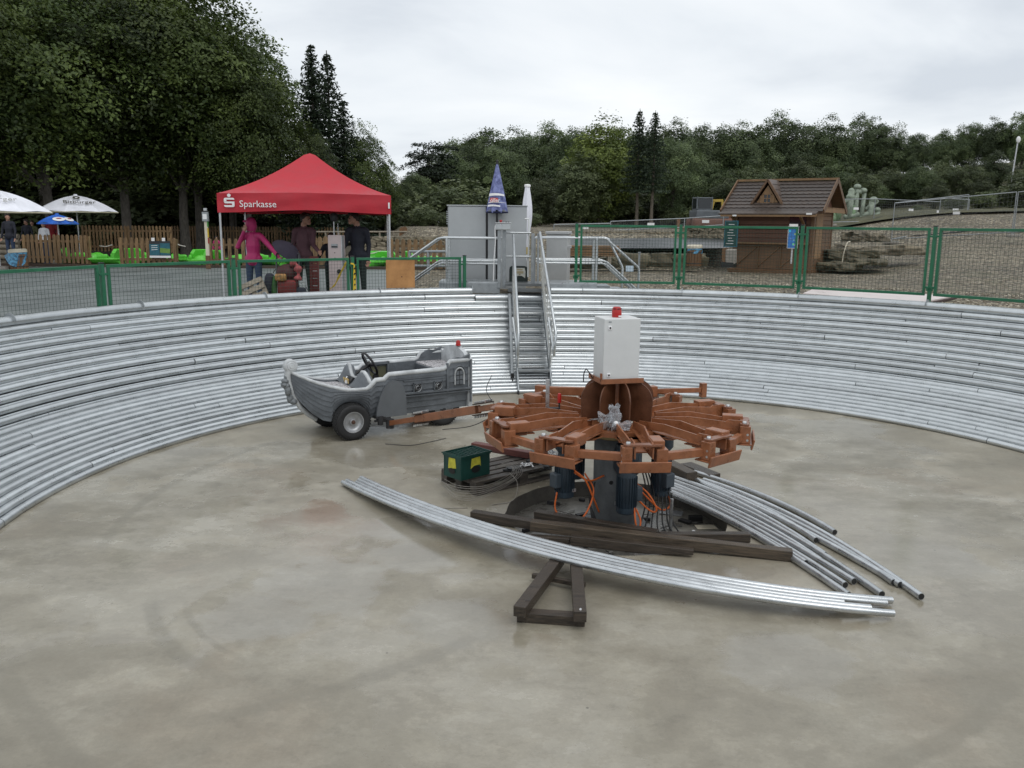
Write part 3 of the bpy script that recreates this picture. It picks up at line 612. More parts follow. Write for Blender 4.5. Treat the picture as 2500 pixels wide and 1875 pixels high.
def closed_umbrella(name, label, base, zc0, zc1, r0, rt, r1, mt, folds, pole_mt, tie=None):
    t = T(name, label, 'umbrella', base); g = gz(base[0], base[1])
    part('pole', pole_mt, t, lambda b: b.tube([(0, 0, g - base[2]), (0, 0, zc1 + .03)], .02, 8))
    b = MB(); n = folds * 6; L = 18; vs = []
    for i in range(L + 1):
        f = i / L; z = zc0 + (zc1 - zc0) * f; rr = (r0 + (rt - r0) * f) if r1 is None else (r0 * (1 - f) ** .9 + rt * f + r1 * math.sin(math.pi * min(1, f * 1.02)) ** 1.1 * .5)
        for j in range(n):
            a = 2 * math.pi * j / n; k = 1 - .30 * (.5 + .5 * math.cos(a * folds + .6 * math.sin(3 * f))) * (1 - f * .5); dz = .055 * (.5 + .5 * math.cos(a * folds)) * (1 - f) ** 3
            vs.append((rr * k * math.cos(a), rr * k * math.sin(a), z + dz + .03 * (1 - f) ** 2 * math.sin(a)))
    b.add(vs, [(i * n + j, i * n + (j + 1) % n, (i + 1) * n + (j + 1) % n, (i + 1) * n + j) for i in range(L) for j in range(n)] + [tuple(range(L * n, L * n + n))])
    c = b.build('canopy', mt, t, 180); return t, c
q = on_y(1214, 396, 15.15)
t, c = closed_umbrella('closed_parasol', 'closed faded blue parasol with red and white lettering before grey cabinet', (q.x, q.y, 1.6), 1.20, 2.02, .205, .014, None, VIOLET, 8, DARKM)
part('finial', DARKM, t, lambda b: b.sphere((0, 0, 2.05), .022, 8))
part('dark_hem', mat('navy_hem', (.02, .025, .07), .7), t, lambda b: b.lathe([(.20, 1.195), (.195, 1.17), (.12, 1.165)], 24), 180)
def curved_decal(b, rad0, rad1, z0, z1, a0, a1, n=8, wav=0):
    vs = []
    for i in range(n + 1):
        a = a0 + (a1 - a0) * i / n
        vs += [((rad0) * math.sin(a), -(rad0) * math.cos(a), z0 + wav * math.sin(3 * i / n)), ((rad1) * math.sin(a), -(rad1) * math.cos(a), z1 + wav * math.sin(3 * i / n + .5))]
    b.add(vs, [(2 * i, 2 * i + 2, 2 * i + 3, 2 * i + 1) for i in range(n)])
part('white_swoosh', WHITE, t, lambda b: (curved_decal(b, .197, .191, 1.27, 1.30, -.95, .3, 8, .012), curved_decal(b, .186, .184, 1.335, 1.345, -.9, 1.0, 8, .01), curved_decal(b, .165, .157, 1.45, 1.49, -1.0, .9, 8, .015)))
part('red_oval', mat('logo_red', (.5, .06, .05), .6), t, lambda b: curved_decal(b, .184, .172, 1.345, 1.42, -.75, .12, 8, .006))
textmesh('lettering', 'öller', .095, WHITE, t, Matrix.Translation((-.115, -.190, 1.352)) @ Euler((R(78), 0, R(-17))).to_matrix().to_4x4(), .004)
q = on_y(1284, 450, 16.6)
t, c = closed_umbrella('closed_parasol', 'tall closed white parasol with white cap behind grey cabinet', (q.x + .03, q.y, 1.42), .88, 1.86, .045, .05, .115, WHITEC, 6, ALU)
part('top_cap', WHITE, t, lambda b: b.lathe([(0, 1.91), (.05, 1.905), (.062, 1.885), (.058, 1.855), (.03, 1.85)], 14), 60)
part('yellow_strap', mat('strap_yellow', (.5, .36, .05), .6), t, lambda b: b.box((-.02, -.05, .66), (.09, .02, .14), Euler((0, 0, .1)), .004))
part('hanging_tail', WHITEC, t, lambda b: b.prism([(-.06, .45), (-.01, .40), (.03, .5), (.04, .9), (-.05, .9)], -.012, .012, Matrix(((1, 0, 0), (0, 0, -1), (0, 1, 0))), (-.02, -.04, 0)))
# ================================================================== boat-shaped ride car
BOATRZ = math.atan2(-.535, -.846)
boat = T('boat_car', 'grey pirate-ship shaped ride car on four wheels beside the turntable', 'ride car', (-1.072, 11.068, 0), BOATRZ)
def lerpt(tab, x):
    for (a, va), (b, vb) in zip(tab, tab[1:]):
        if x <= b: return va + (vb - va) * (x - a) / (b - a) if x >= a else va
    return tab[-1][1]
HW = [(-.46, .40), (-.1, .43), (1.05, .43), (1.3, .415), (1.5, .355), (1.68, .26), (1.82, .15), (1.92, .055), (1.97, .02)]
SH = [(-.46, .85), (-.06, .85), (-.01, .78), (.04, .76), (.80, .755), (.85, .70), (.97, .70), (1.03, .63), (1.10, .597), (1.32, .607), (1.48, .64), (1.66, .70), (1.82, .765), (1.92, .82), (1.97, .85)]
def bot(s):
    if abs(s - 1.28) < .245: return max(.225, .215 + math.sqrt(max(0, .245 ** 2 - (s - 1.28) ** 2)))
    if s < 1.28: return .23
    return lerpt([(1.5, .215), (1.62, .235), (1.75, .32), (1.86, .44), (1.97, .60)], s)
def hull(b):
    ss = sorted(set([-.46 + .04 * i for i in range(61)] + [1.035, 1.525, -.06, -.01, .80, .85, .97, 1.03, 1.97])); ss = [s for s in ss if s <= 1.97]
    NP = 7
    for sgn in (1, -1):
        rows = []
        for s in ss:
            top, bt, wd = lerpt(SH, s), bot(s), lerpt(HW, s); col = []
            for k in range(NP):
                for e in (0, 1):
                    f = (k + e) / NP; z = top + (bt - top) * f
                    tuck = 1 - .16 * f ** 2 - (.35 * f if s > 1.5 else 0) * (s - 1.5) / .47
                    col.append((s, sgn * (wd * tuck + (.013 if e else 0)), z))
            inner = [(s, sgn * max(.004, wd * .9 - .03), bt + .02), (s, sgn * max(.004, wd - .045), top)]
            rows.append(col + inner)
        k = len(rows[0]); vs = [p for r_ in rows for p in r_]
        fs = []
        for i in range(len(rows) - 1):
            for j in range(k):
                q = (i * k + j, i * k + (j + 1) % k, (i + 1) * k + (j + 1) % k, (i + 1) * k + j); fs.append(q if sgn < 0 else q[::-1])
        b.add(vs, fs)
part('hull', HULL, boat, hull, 35)
part('hull_floor', DARKM, boat, lambda b: b.box((.55, 0, .33), (1.9, .74, .03)))
def gun(sgn):
    ss = [-.46, -.2, -.07, -.04, -.005, .04, .3, .6, .79, .825, .855, .9, .965, 1.0, 1.035, 1.09, 1.2, 1.32, 1.44, 1.56, 1.68, 1.78, 1.88, 1.96]
    return [(s, sgn * (lerpt(HW, s) - .012), lerpt(SH, s) + .004) for s in ss]
for sgn in (1, -1): part('gunwale', HULLT, boat, lambda b: b.tube(gun(sgn), [.03 if x < 1.05 else .023 for x, _, _ in gun(sgn)], 8), 60)
# foredeck, rear seat deck, transom, dashboard
def deck(b):
    ss = [1.1 + .06 * i for i in range(15)]; vs = []
    for s in ss:
        w_ = max(.01, lerpt(HW, min(s, 1.94)) - .035)
        for k in range(7): vs.append((s, w_ * (-1 + k / 3), lerpt(SH, min(s, 1.94)) - .022 + .028 * (1 - (-1 + k / 3) ** 2)))
    b.add(vs, [(i * 7 + j, i * 7 + j + 1, (i + 1) * 7 + j + 1, (i + 1) * 7 + j) for i in range(len(ss) - 1) for j in range(6)])
SPECK = mat('speckled_deck', (.25, .235, .24), .3, 0, .6, 38, .2, 80, col2=(.52, .50, .51))
part('foredeck', SPECK, boat, deck, 180)
part('seat_deck', SPECK, boat, lambda b: b.box((-.20, 0, .735), (.46, .78, .03), None, .008))
part('seat_front', HULL, boat, lambda b: b.box((.03, 0, .53), (.03, .78, .40), None, .006))
for y in (-.17, .14): part('seat_recess', BLACK, boat, lambda b: b.box((.048, y, .58), (.012, .2, .2), None, .005))
crest = [(-.41, .23), (.41, .23), (.41, .86), (.36, .90), (.31, .885), (.27, .93), (.20, .955), (.12, .985), (0, 1.0), (-.12, .985), (-.20, .955), (-.27, .93), (-.31, .885), (-.36, .90), (-.41, .86)]
part('transom', HULLT, boat, lambda b: b.prism([(y, z) for y, z in crest], -.04, .03, Matrix(((0, 0, 1), (1, 0, 0), (0, 1, 0))), (-.45, 0, 0)))
for sgn in (1, -1):
    part('stern_cheek', HULL, boat, lambda b: b.prism([(-.44, .80), (-.44, .93), (-.38, .91), (-.30, .885), (-.22, .90), (-.14, .885), (-.08, .86), (-.04, .80)], -.02, .02, Matrix(((1, 0, 0), (0, 0, -1), (0, 1, 0))), (0, sgn * .395, 0)))
def dash(b):
    prof = [(-.41, .645), (-.38, .70), (-.33, .765), (-.27, .80), (-.22, .79), (-.17, .735), (-.12, .685), (-.06, .665), (.02, .665), (.09, .68), (.15, .72), (.20, .765), (.25, .77), (.31, .735), (.36, .69), (.41, .64)]
    vs = []
    for s, k, dz in ((.955, .55, 0), (.96, .96, 0), (.985, 1, .012), (1.05, 1, .012), (1.07, .95, 0), (1.095, .66, 0), (1.13, .38, 0), (1.17, .12, 0)):
        vs += [(s + .05 * (1 - abs(y) / .41), y, .585 + (z - .585) * k + dz) for y, z in prof]
    n = len(prof); b.add(vs, [(i * n + j, (i + 1) * n + j, (i + 1) * n + j + 1, i * n + j + 1) for i in range(7) for j in range(n - 1)])
part('dashboard', HULL, boat, dash, 180)
def dashtrim(b): b.tube([(1.02 + .05 * (1 - abs(y) / .41), y, z + .012) for y, z in [(-.41, .645), (-.38, .70), (-.33, .765), (-.27, .80), (-.22, .79), (-.17, .735), (-.12, .685), (-.06, .665), (.02, .665), (.09, .68), (.15, .72), (.20, .765), (.25, .77), (.31, .735), (.36, .69), (.41, .64)]], .024, 8)
part('dash_trim', HULLT, boat, dashtrim, 180)
part('dash_front', HULL, boat, lambda b: b.box((.985, 0, .55), (.04, .78, .3)))
part('wiring_recess', BLACK, boat, lambda b: b.box((1.125, .0, .645), (.10, .19, .07), Euler((0, .9, 0)), .004))
part('wiring', mat('brass_bits', (.45, .33, .14), .4, .5), boat, lambda b: [b.tube(bez([(1.16 + random.uniform(-.03, .03), -.05 + .03 * k, .655), (1.19, -.04 + .03 * k + random.uniform(-.02, .02), .685), (1.19, -.02 + .03 * k, .63)], 4), .007, 5) for k in range(5)])
part('wiring_white', WHITE, boat, lambda b: [b.tube(bez([(1.13, -.05, .67), (1.17, 0, .70), (1.2, .05, .66)], 4), .006, 5), b.box((1.2, .06, .645), (.03, .03, .03))])
sw = part('steering_wheel', BLACK, boat, lambda b: b.lathe([(.155 + .016 * math.cos(a), .016 * math.sin(a)) for a in (2 * math.pi * k / 8 for k in range(9))], 28), 180, (.86, 0, .84), (0, R(-62), 0))
part('wheel_spokes', BLACK, sw, lambda b: [b.bar((0, 0, -.02), (.15 * math.cos(a), .15 * math.sin(a), 0), .028, .012) for a in (R(90), R(210), R(330))] + [b.cyl((0, 0, -.04), (0, 0, .01), .035)])
part('steering_column', BLACK, boat, lambda b: b.cyl((.86, 0, .83), (1.05, 0, .73), .02, 8))
part('side_locker', mat('olive_box', (.12, .12, .07), .6), boat, lambda b: b.box((.60, -.375, .62), (.24, .03, .22), None, .005))
part('locker_frame', HULL, boat, lambda b: [b.box((.60 + dx, -.35, .64), (.03, .05, .30)) for dx in (-.14, .14)] + [b.box((.60, -.35, .775), (.31, .05, .03))])
part('locker_knob', DARKM, boat, lambda b: b.cyl((.63, -.36, .60), (.63, -.345, .60), .04, 14))
# bow scroll and figurehead
def scroll(b):
    for k, (rr, hw_) in enumerate(((.082, .045), (.055, .058), (.027, .068))): b.lathe([(0, -hw_), (rr * .86, -hw_), (rr, -hw_ * .75), (rr, hw_ * .75), (rr * .86, hw_), (0, hw_)], 20, (1.955, 0, .915), Matrix(((1, 0, 0), (0, 0, -1), (0, 1, 0))))
part('bow_scroll', HULLT, boat, scroll, 40)
part('stem_post', HULLT, boat, lambda b: b.tube([(1.62, 0, .20), (1.74, 0, .28), (1.85, 0, .38), (1.95, 0, .55), (2.0, 0, .70), (2.01, 0, .82), (1.99, 0, .90)], [.03, .035, .035, .035, .04, .045, .05], 10), 60)
def figure(b):
    for c, r_, sq in (((2.02, 0, .78), .042, (1, .9, 1.15)), ((2.045, .0, .73), .05, (1.1, 1.1, .8)), ((2.03, 0, .66), .055, (1, 1.1, 1.1)), ((2.02, .03, .60), .045, (1, 1, 1.4)), ((2.0, -.03, .57), .045, (1, 1, 1.4)), ((1.985, 0, .50), .05, (1, 1, 1.3)), ((2.07, .035, .685), .03, (1, 1, 1)), ((2.07, -.035, .67), .03, (1, 1, 1)), ((1.95, .02, .46), .04, (1.4, 1, 1))): b.sphere(c, r_, 8, sq)
part('figurehead', mat('figure_grey', (.18, .195, .205), .5, 0, .3, 30, .5, 40), boat, figure, 180)
# mouldings, portholes, stern window, side fender plate
MY = Matrix(((1, 0, 0), (0, 0, -1), (0, 1, 0)))
for sgn in (1, -1):
    yo = sgn * .438
    part('belt_moulding', HULL, boat, lambda b: [b.bar((-.47, yo - sgn * .01, .485), (.60, yo + sgn * .004, .50), .03, .028, (0, 0, 1), .006), b.bar((-.46, yo - sgn * .012, .452), (.60, yo, .462), .018, .014), b.bar((0.0, yo - sgn * .002, .705), (.80, yo + sgn * .0, .705), .014, .014), b.bar((-.02, yo - sgn * .004, .655), (.60, yo, .66), .012, .012)])
    part('corner_pilaster', HULL, boat, lambda b: [b.bar((-.015, yo - sgn * .002, .47), (-.015, yo - sgn * .002, .84), .028, .03, (1, 0, 0), .004), b.bar((-.45, yo - sgn * .03, .30), (-.45, yo - sgn * .03, .86), .05, .03, (1, 0, 0), .004)])
    part('fender_plate', mat('fender_grey', (.115, .125, .135), .42, 0, .1), boat, lambda b: b.prism([(.575, .235), (.985, .235), (.965, .36), (.925, .50), (.875, .605), (.81, .672), (.74, .69), (.665, .665), (.61, .60), (.58, .48)], -.016, .016, MY, (0, yo + sgn * .012, 0)))
    for s in (.41, .12):
        pp = part('porthole', DARKM, boat, lambda b: b.box((s, yo - sgn * .002, .562), (.098, .02, .098), None, .004))
        part('port_ring', HULLT, pp, lambda b: b.lathe([(.024, -.012), (.03, .016), (.044, .012), (.047, -.012)], 18, (s, yo + sgn * .012, .562), Matrix(((1, 0, 0), (0, 0, -sgn), (0, sgn, 0)))), 50)
        part('port_frame', HULL, pp, lambda b: [b.box((s + dx * .055, yo + sgn * .004, .562 + dz * .055), (.012 if dx else .122, .022, .122 if dx else .012)) for dx, dz in ((1, 0), (-1, 0), (0, 1), (0, -1))])
    yw = yo - sgn * .012; cx, z0, hw_ = -.235, .545, .07
    wn = part('stern_window', DARKM, boat, lambda b: b.prism([(cx - hw_, z0), (cx + hw_, z0)] + [(cx + hw_ * math.cos(a), .68 + hw_ * math.sin(a)) for a in (R(15 * k) for k in range(13))], -.006, .006, MY, (0, yw, 0)))
    part('window_frame', HULLT, wn, lambda b: b.tube([(cx - hw_ - .012, yw + sgn * .006, z0), (cx - hw_ - .012, yw + sgn * .006, .68)] + [(cx - (hw_ + .012) * math.cos(a), yw + sgn * .006, .68 + (hw_ + .012) * math.sin(a)) for a in (R(15 * k) for k in range(1, 12))] + [(cx + hw_ + .012, yw + sgn * .006, .68), (cx + hw_ + .012, yw + sgn * .006, z0)], .013, 6), 60)
    part('window_hood', HULL, wn, lambda b: b.tube([(cx - (hw_ + .042) * math.cos(a), yw + sgn * .004, .68 + (hw_ + .042) * math.sin(a)) for a in (R(15 * k) for k in range(13))], .012, 6), 60)
    for k in range(2):
        for j in range(3):
            part('pane', HULL, wn, lambda b: b.box((cx - .033 + .066 * k, yw + sgn * .007, .575 + .062 * j), (.054, .008, .05)))
def beacon(b): b.lathe([(0, .075), (.025, .07), (.036, .05), (.038, .02), (.042, .018), (.042, 0)], 14, (-.44, .10, 1.0))
part('red_beacon', REDP, boat, beacon, 50)
# wheels
def tyre(b):
    pr = [(.125, -.062), (.165, -.075), (.200, -.075), (.218, -.058), (.2235, -.02), (.2235, .02), (.218, .058), (.200, .075), (.165, .075), (.125, .062)]
    b.lathe(pr, 36)
def tread(b):
    for k in range(40):
        a = 2 * math.pi * k / 40
        for z, dz in ((-.05, .2), (-.017, -.2), (.017, .2), (.05, -.2)): b.box((.222 * math.cos(a + dz * .15), .222 * math.sin(a + dz * .15), z), (.010, .022, .026), Euler((0, 0, a)))
def rim(b):
    b.lathe([(.128, .056), (.130, .068), (.120, .066), (.112, .035), (.085, .02), (.045, .022), (.04, .03), (.036, .05), (.02, .055), (0, .055)], 28)
    b.lathe([(.13, -.06), (.11, -.04), (.0, -.03)], 24)
tm, trm, rm = MB(), MB(), MB(); tyre(tm); tread(trm); rim(rm)
tm = tm.mesh('tyre', RUBBER, 50); trm = trm.mesh('tread', RUBBER); rm = rm.mesh('rim', mat('rim_silver', (.42, .43, .44), .4, .6, .15, 12), 50)
hubm = MB(); hubm.lathe([(0, .075), (.02, .072), (.026, .06), (.026, .04)], 12); hubm = hubm.mesh('hub_cap', mat('rusty_hub', (.09, .045, .03), .7, .2), 50)
for s, y in ((1.28, .405), (1.28, -.405), (-.02, .265), (-.02, -.265)):
    wl = link_mesh('wheel', tm, boat, (s, y, .223), (R(-90) if y > 0 else R(90), 0, 0))
    for nm, me in (('tread', trm), ('rim', rm), ('hub_cap', hubm)): link_mesh(nm, me, wl)
part('axle', DARKM, boat, lambda b: [b.cyl((s, -.38, .22), (s, .38, .22), .025, 8) for s in (1.28, 0.0)] + [b.box((.64, 0, .24), (1.3, .12, .06))])
part('coupling', DARKM, boat, lambda b: [b.box((.86, .40, .20), (.16, .10, .06), None, .01), b.cyl((.93, .46, .15), (.93, .46, .26), .035, 12), b.tube(bez([(.75, .35, .3), (.85, .43, .24), (1.0, .45, .2)], 5), .015, 6), b.bar((1.0, .44, .25), (.80, .42, .22), .08, .03)])

def refit(o):
    if o.name.startswith('wheel') and not o.name.startswith('wheel_'): return
    if o.name.startswith('bow_scroll'):
        for v in o.data.vertices: v.co.x -= .075; v.co.z -= .02
    elif o.type == 'MESH' and not o.name.startswith(('steering_wheel', 'wheel_')):
        for v in o.data.vertices:
            if v.co.x > 1.30: v.co.x = 1.30 + (v.co.x - 1.30) * .87
            elif v.co.x < -.02: v.co.x = -.02 + (v.co.x + .02) * .80
            if v.co.x > 1.5 and v.co.z > .62: v.co.z -= (v.co.z - .62) * .13
    for c_ in o.children: refit(c_)
for c_ in boat.children: refit(c_)
# ================================================================== turntable machine
TC = Vector((.962, 7.6)); ZR = .72
tt = T('turntable', 'brown steel turntable with ten bracket arms on a grey column', 'machine', (TC.x, TC.y, 0))
part('column', COLUMN, tt, lambda b: b.lathe([(.20, PZ + .005), (.20, .70), (.19, .71)], 32), 50)
part('column_flange', COLUMN, tt, lambda b: b.lathe([(.30, PZ + .002), (.30, PZ + .025), (.2, PZ + .03)], 32), 40)
part('column_hole', BLACK, tt, lambda b: b.cyl((-.055, -.190, .30), (-.06, -.2035, .30), .018, 12))
part('slew_ring', mat('brass_ring', (.28, .21, .10), .4, .5), tt, lambda b: b.lathe([(.25, .70), (.27, .71), (.27, .76), (.2, .765)], 32), 40)
part('gear_housing', MOTOR, tt, lambda b: [b.lathe([(.10, .45), (.125, .49), (.125, .66), (.10, .70)], 20, (x, y, 0)) for x, y in ((.06, -.38),)], 40)
def hubplate(b):
    b.lathe([(.20, .80), (.20, .845), (.54, .845), (.54, .80)], 40)
    for k in range(10):
        a = R(22 + 36 * k); M = Matrix.Rotation(a - R(90), 3, 'Z')
        b.prism([(-.13, .48), (.13, .48), (.10, .62), (-.10, .62)], .802, .812, M)
        M2 = Matrix.Rotation(R(4 + 36 * k) - R(0), 3, 'Z'); b.prism([(-.10, -.50), (-.11, -.68), (-.07, -.72), (.07, -.72), (.11, -.68), (.10, -.50)], .802, .812, M2); b.prism([(-.10, -.86), (.10, -.86), (.08, -1.02), (-.08, -1.02)], .802, .812, M2)
part('hub_plate', RUST, tt, hubplate)
def fin(b):
    out = [(.02, .848), (.335, .848), (.345, 1.05)] + [(.345 - .18 * (1 - math.cos(a)), 1.05 + .165 * math.sin(a)) for a in (R(10 * k) for k in range(1, 10))] + [(.12, 1.215), (.02, 1.215)]
    b.prism(out, -.006, .006, MY)
fb = MB(); fin(fb); finm = fb.mesh('fin', mat('raw_brown', (.125, .048, .022), .5, .1, .3, 9, .1))
for k in range(8): link_mesh('fin', finm, tt, None, (0, 0, R(12 + 45 * k)))
part('fin_core', RUST, tt, lambda b: b.cyl((0, 0, .85), (0, 0, 1.21), .06, 14))
# cabinet seat
CABR = R(14)
part('cabinet_seat', RUST, tt, lambda b: [b.box((-.03, -.02, 1.217), (.40, .34, .012)), b.box((-.03, -.185, 1.235), (.40, .012, .04)), b.box((-.225, -.02, 1.235), (.012, .34, .04)), b.box((-.225, -.17, 1.27), (.012, .03, .07))], None, None, (0, 0, CABR))
# brackets (part > sub-parts, shared meshes)
def mk(fn, name, mt, sm=None): b = MB(); fn(b); return b.mesh(name, mt, sm)
m_tray = mk(lambda b: [b.box((0, 0, .012), (.40, .15, .012), None, .003), b.box((0, .078, .016), (.41, .016, .095), Euler((R(-14), 0, 0)), .006)], 'bracket', RUST)
m_upL = mk(lambda b: [b.box((-.14, .0, .085), (.09, .10, .13), None, .004)], 'upright', RUST)
m_upR = mk(lambda b: [b.box((.14, .01, .095), (.08, .09, .15), None, .004)], 'upright', RUST)
m_link = mk(lambda b: [b.prism([(-.13, -.035), (.14, -.035), (.16, -.015), (.16, .02), (.14, .04), (-.02, .035), (-.05, .045), (-.13, .04), (-.15, .02), (-.15, -.02)], .172, .186)], 'top_link', mat('brown_primer_top', (.21, .085, .045), .33, 0, .12, 7))
m_ear = mk(lambda b: [b.prism([(-.20, .07), (.03, .07), (.03, .16), (-.02, .20), (-.14, .20), (-.20, .15)], -.006, .006, Matrix(((0, 0, 1), (1, 0, 0), (0, 1, 0)))), b.lathe([(.012, -.012), (.02, -.012), (.02, .012), (.012, .012)], 14, (0, -.12, .155), Matrix(((0, 0, 1), (1, 0, 0), (0, 1, 0))))], 'hinge_ear', RUST)
m_lug = mk(lambda b: [b.box((0, -.10, .165), (.10, .18, .085), None, .006)], 'lug', RUST)
def bolts(b):
    b.lathe([(0, .206), (.016, .205), (.02, .198), (.02, .186)], 10, (.125, .0, 0))
m_bolt = mk(bolts, 'bolt', STEEL, 40)
m_sb = mk(lambda b: [b.cyl((sx_ * .168, .03, z), (sx_ * .182, .03, z), .011, 8) for sx_ in (-1, 1) for z in (.05, .10)], 'side_bolt', STEEL)
BA = [4 + 36 * k for k in range(10)]
for a in BA:
    rz = R(a) ; d = Vector((math.sin(rz), -math.cos(rz)))
    o = link_mesh('bracket', m_tray, tt, (d.x * 1.125, d.y * 1.125, ZR), (0, 0, rz + math.pi))
    for nm, me, lo in (('upright', m_upL, None), ('upright', m_upR, None), ('top_link', m_link, None), ('hinge_ear', m_ear, (-.07, 0, 0)), ('hinge_ear', m_ear, (.075, 0, 0)), ('lug', m_lug, (-.12, 0, .0)), ('bolt', m_bolt, None), ('side_bolts', m_sb, None)): link_mesh(nm, me, o, lo)
def P2(r_, adeg, z): return Vector((r_ * math.sin(R(adeg)), -r_ * math.cos(R(adeg)), z))
for a in BA:
    part('link_bar', RUST, tt, lambda b: b.bar(P2(1.105, a + 8.4, ZR + .075), P2(1.105, a + 27.6, ZR + .075), .055, .065, (0, 0, 1), .005))
    for sg_ in (-1, 1):
        part('spoke', RUST, tt, lambda b: [b.bar(P2(.36, a + sg_ * 13, .872), P2(.66, a + sg_ * 9.5, .90), .013, .07), b.bar(P2(.655, a + sg_ * 9.5, .90), P2(1.03, a + sg_ * 4.5, .865), .013, .07), b.bar(P2(.36, a + sg_ * 13, .848), P2(1.03, a + sg_ * 4.5, .83), .06, .008)])
    part('spoke_bolts', STEEL, tt, lambda b: [b.lathe([(0, .012), (.01, .011), (.012, 0)], 8, P2(.40 + .04 * k, a + 16 + 4 * j, .846)) for k in range(2) for j in (0, 1)])
# hanging drive motors (part > sub-parts)
def motor_body(b):
    b.lathe([(.0, -.0), (.075, .0), (.082, .02), (.082, .34), (.07, .37), (.05, .45)], 20)
    for k in range(22): a = 2 * math.pi * k / 22; b.box((.086 * math.cos(a), .086 * math.sin(a), .19), (.014, .005, .27), Euler((0, 0, a)))
m_mb = mk(motor_body, 'drive_motor', MOTOR, 40); m_tb = mk(lambda b: b.box((-.105, 0, .16), (.06, .10, .13), None, .01), 'terminal_box', mat('motor_box', (.06, .08, .10), .45))
m_np = mk(lambda b: b.box((.045, -.078, .06), (.05, .004, .03)), 'name_plate', ALU); m_fan = mk(lambda b: b.lathe([(.0, -.012), (.07, -.012), (.088, .0), (.088, .05)], 20), 'fan_cover', MOTOR, 40)
MOT = [((.48, 7.36, .19), R(35)), ((1.015, 7.17, .11), R(200)), ((1.36, 7.44, .185), R(120)), ((.62, 7.95, .19), R(-30))]
for p, rz in MOT:
    o = link_mesh('drive_motor', m_mb, tt, (p[0] - TC.x, p[1] - TC.y, p[2]), (0, 0, rz))
    for nm, me in (('terminal_box', m_tb), ('name_plate', m_np), ('fan_cover', m_fan)): link_mesh(nm, me, o)
    part('motor_mount', MOTOR, o, lambda b: b.lathe([(.06, .40), (.10, .45), (.10, .61 - .0)], 16), 40)
def L_(x, y, z): return (x - TC.x, y - TC.y, z)
for pts in ([(.41, 7.30, .24), (.40, 7.27, .08), (.52, 7.2, -.02), (.66, 7.22, .06), (.74, 7.32, .25), (.66, 7.36, .40)], [(.56, 7.32, .44), (.66, 7.28, .36), (.74, 7.3, .18), (.80, 7.38, .03)], [(.56, 7.32, .42), (.70, 7.33, .34), (.84, 7.42, .36)],
            [(1.08, 7.12, .16), (1.09, 7.08, .04), (1.12, 7.1, -.04), (1.14, 7.13, .04), (1.10, 7.16, .14)], [(1.42, 7.40, .22), (1.44, 7.36, .11), (1.36, 7.3, .08), (1.26, 7.28, .16), (1.12, 7.3, .30)], [(1.12, 7.28, .33), (1.22, 7.22, .25), (1.29, 7.2, .12), (1.24, 7.22, .10), (1.10, 7.24, .22)]):
    part('orange_cable', ORANGE, tt, lambda b: b.tube(bez([L_(*p) for p in pts]), .0085, 6), 180)
part('black_cables', BLACK, tt, lambda b: [b.tube(bez([L_(1.18 + .03 * k, 7.45, .44 - .02 * k), L_(1.22 + .035 * k, 7.36, .20), L_(1.15 + .05 * k, 7.2, -.02), L_(1.05 + .09 * k, 7.12 - .02 * k, PZ + .02)]), .007, 5) for k in range(7)] + [b.tube(bez([L_(.76 - .012 * k, 7.42, .30 - .03 * k), L_(.72, 7.38, .10), L_(.76 + .02 * k, 7.28, PZ + .02)]), .007, 5) for k in range(4)], 180)
part('threaded_rod', STEEL, tt, lambda b: [b.cyl(L_(1.42, 7.2, PZ), L_(1.42, 7.2, .22), .017, 8), b.cyl(L_(1.57, 6.95, PZ), L_(1.57, 6.95, .02), .015, 8), b.cyl(L_(1.62, 6.83, PZ), L_(1.62, 6.83, -.05), .015, 8), b.lathe([(.03, .0), (.03, .025), (0, .03)], 6, L_(1.57, 6.95, -.05))])
part('base_flange', GALVD, tt, lambda b: b.lathe([(0, .03), (.14, .03), (.16, 0)], 24, L_(1.58, 6.9, PZ)), 40)

# drive arm between turntable and boat
arm = T('drive_arm', 'brown steel drive arm linking the turntable to the boat car', 'arm', (0, 0, 0))
A0, A1 = Vector((-.15, 7.98, .87)), Vector((-1.47, 10.02, .21)); ad_ = (A1 - A0)
B0, B1 = A0 + ad_ * .14, A0 + ad_ * .70
part('arm_tube', RUST, arm, lambda b: b.bar(B0, B1, .075, .085, (0, 0, 1), .006))
part('arm_tip', RUST, arm, lambda b: b.bar(A0 + ad_ * .64, A1, .055, .06, (0, 0, 1), .005))
part('arm_root', RUST, arm, lambda b: b.bar(A0 - ad_ * .03, A0 + ad_ * .12, .055, .06, (0, 0, 1), .005))
for f, n in ((.10, 6), (.66, 9)):
    part('clamp_plate', mat('clamp_brown', (.05, .03, .022), .5, .2), arm, lambda b: [b.bar(A0 + ad_ * (f - .045) + Vector((0, 0, dz)), A0 + ad_ * (f + .045) + Vector((0, 0, dz)), .12, .012) for dz in (-.055, .055)])
    o = part('clamp_bolts', STEEL, arm, lambda b: [b.cyl(A0 + ad_ * (f - .04 + .08 * k / n) + Vector((.03 * sg_, .03 * sg_, dz)), A0 + ad_ * (f - .04 + .08 * k / n) + Vector((.03 * sg_, .03 * sg_, dz + .022)), .010, 6) for k in range(n + 1) for sg_ in (-1, 1) for dz in (.06, -.083)]); o['kind'] = 'stuff'
part('ball_end', DARKM, arm, lambda b: b.cyl(A1 + Vector((0, 0, -.06)), A1 + Vector((0, 0, .05)), .05, 14))
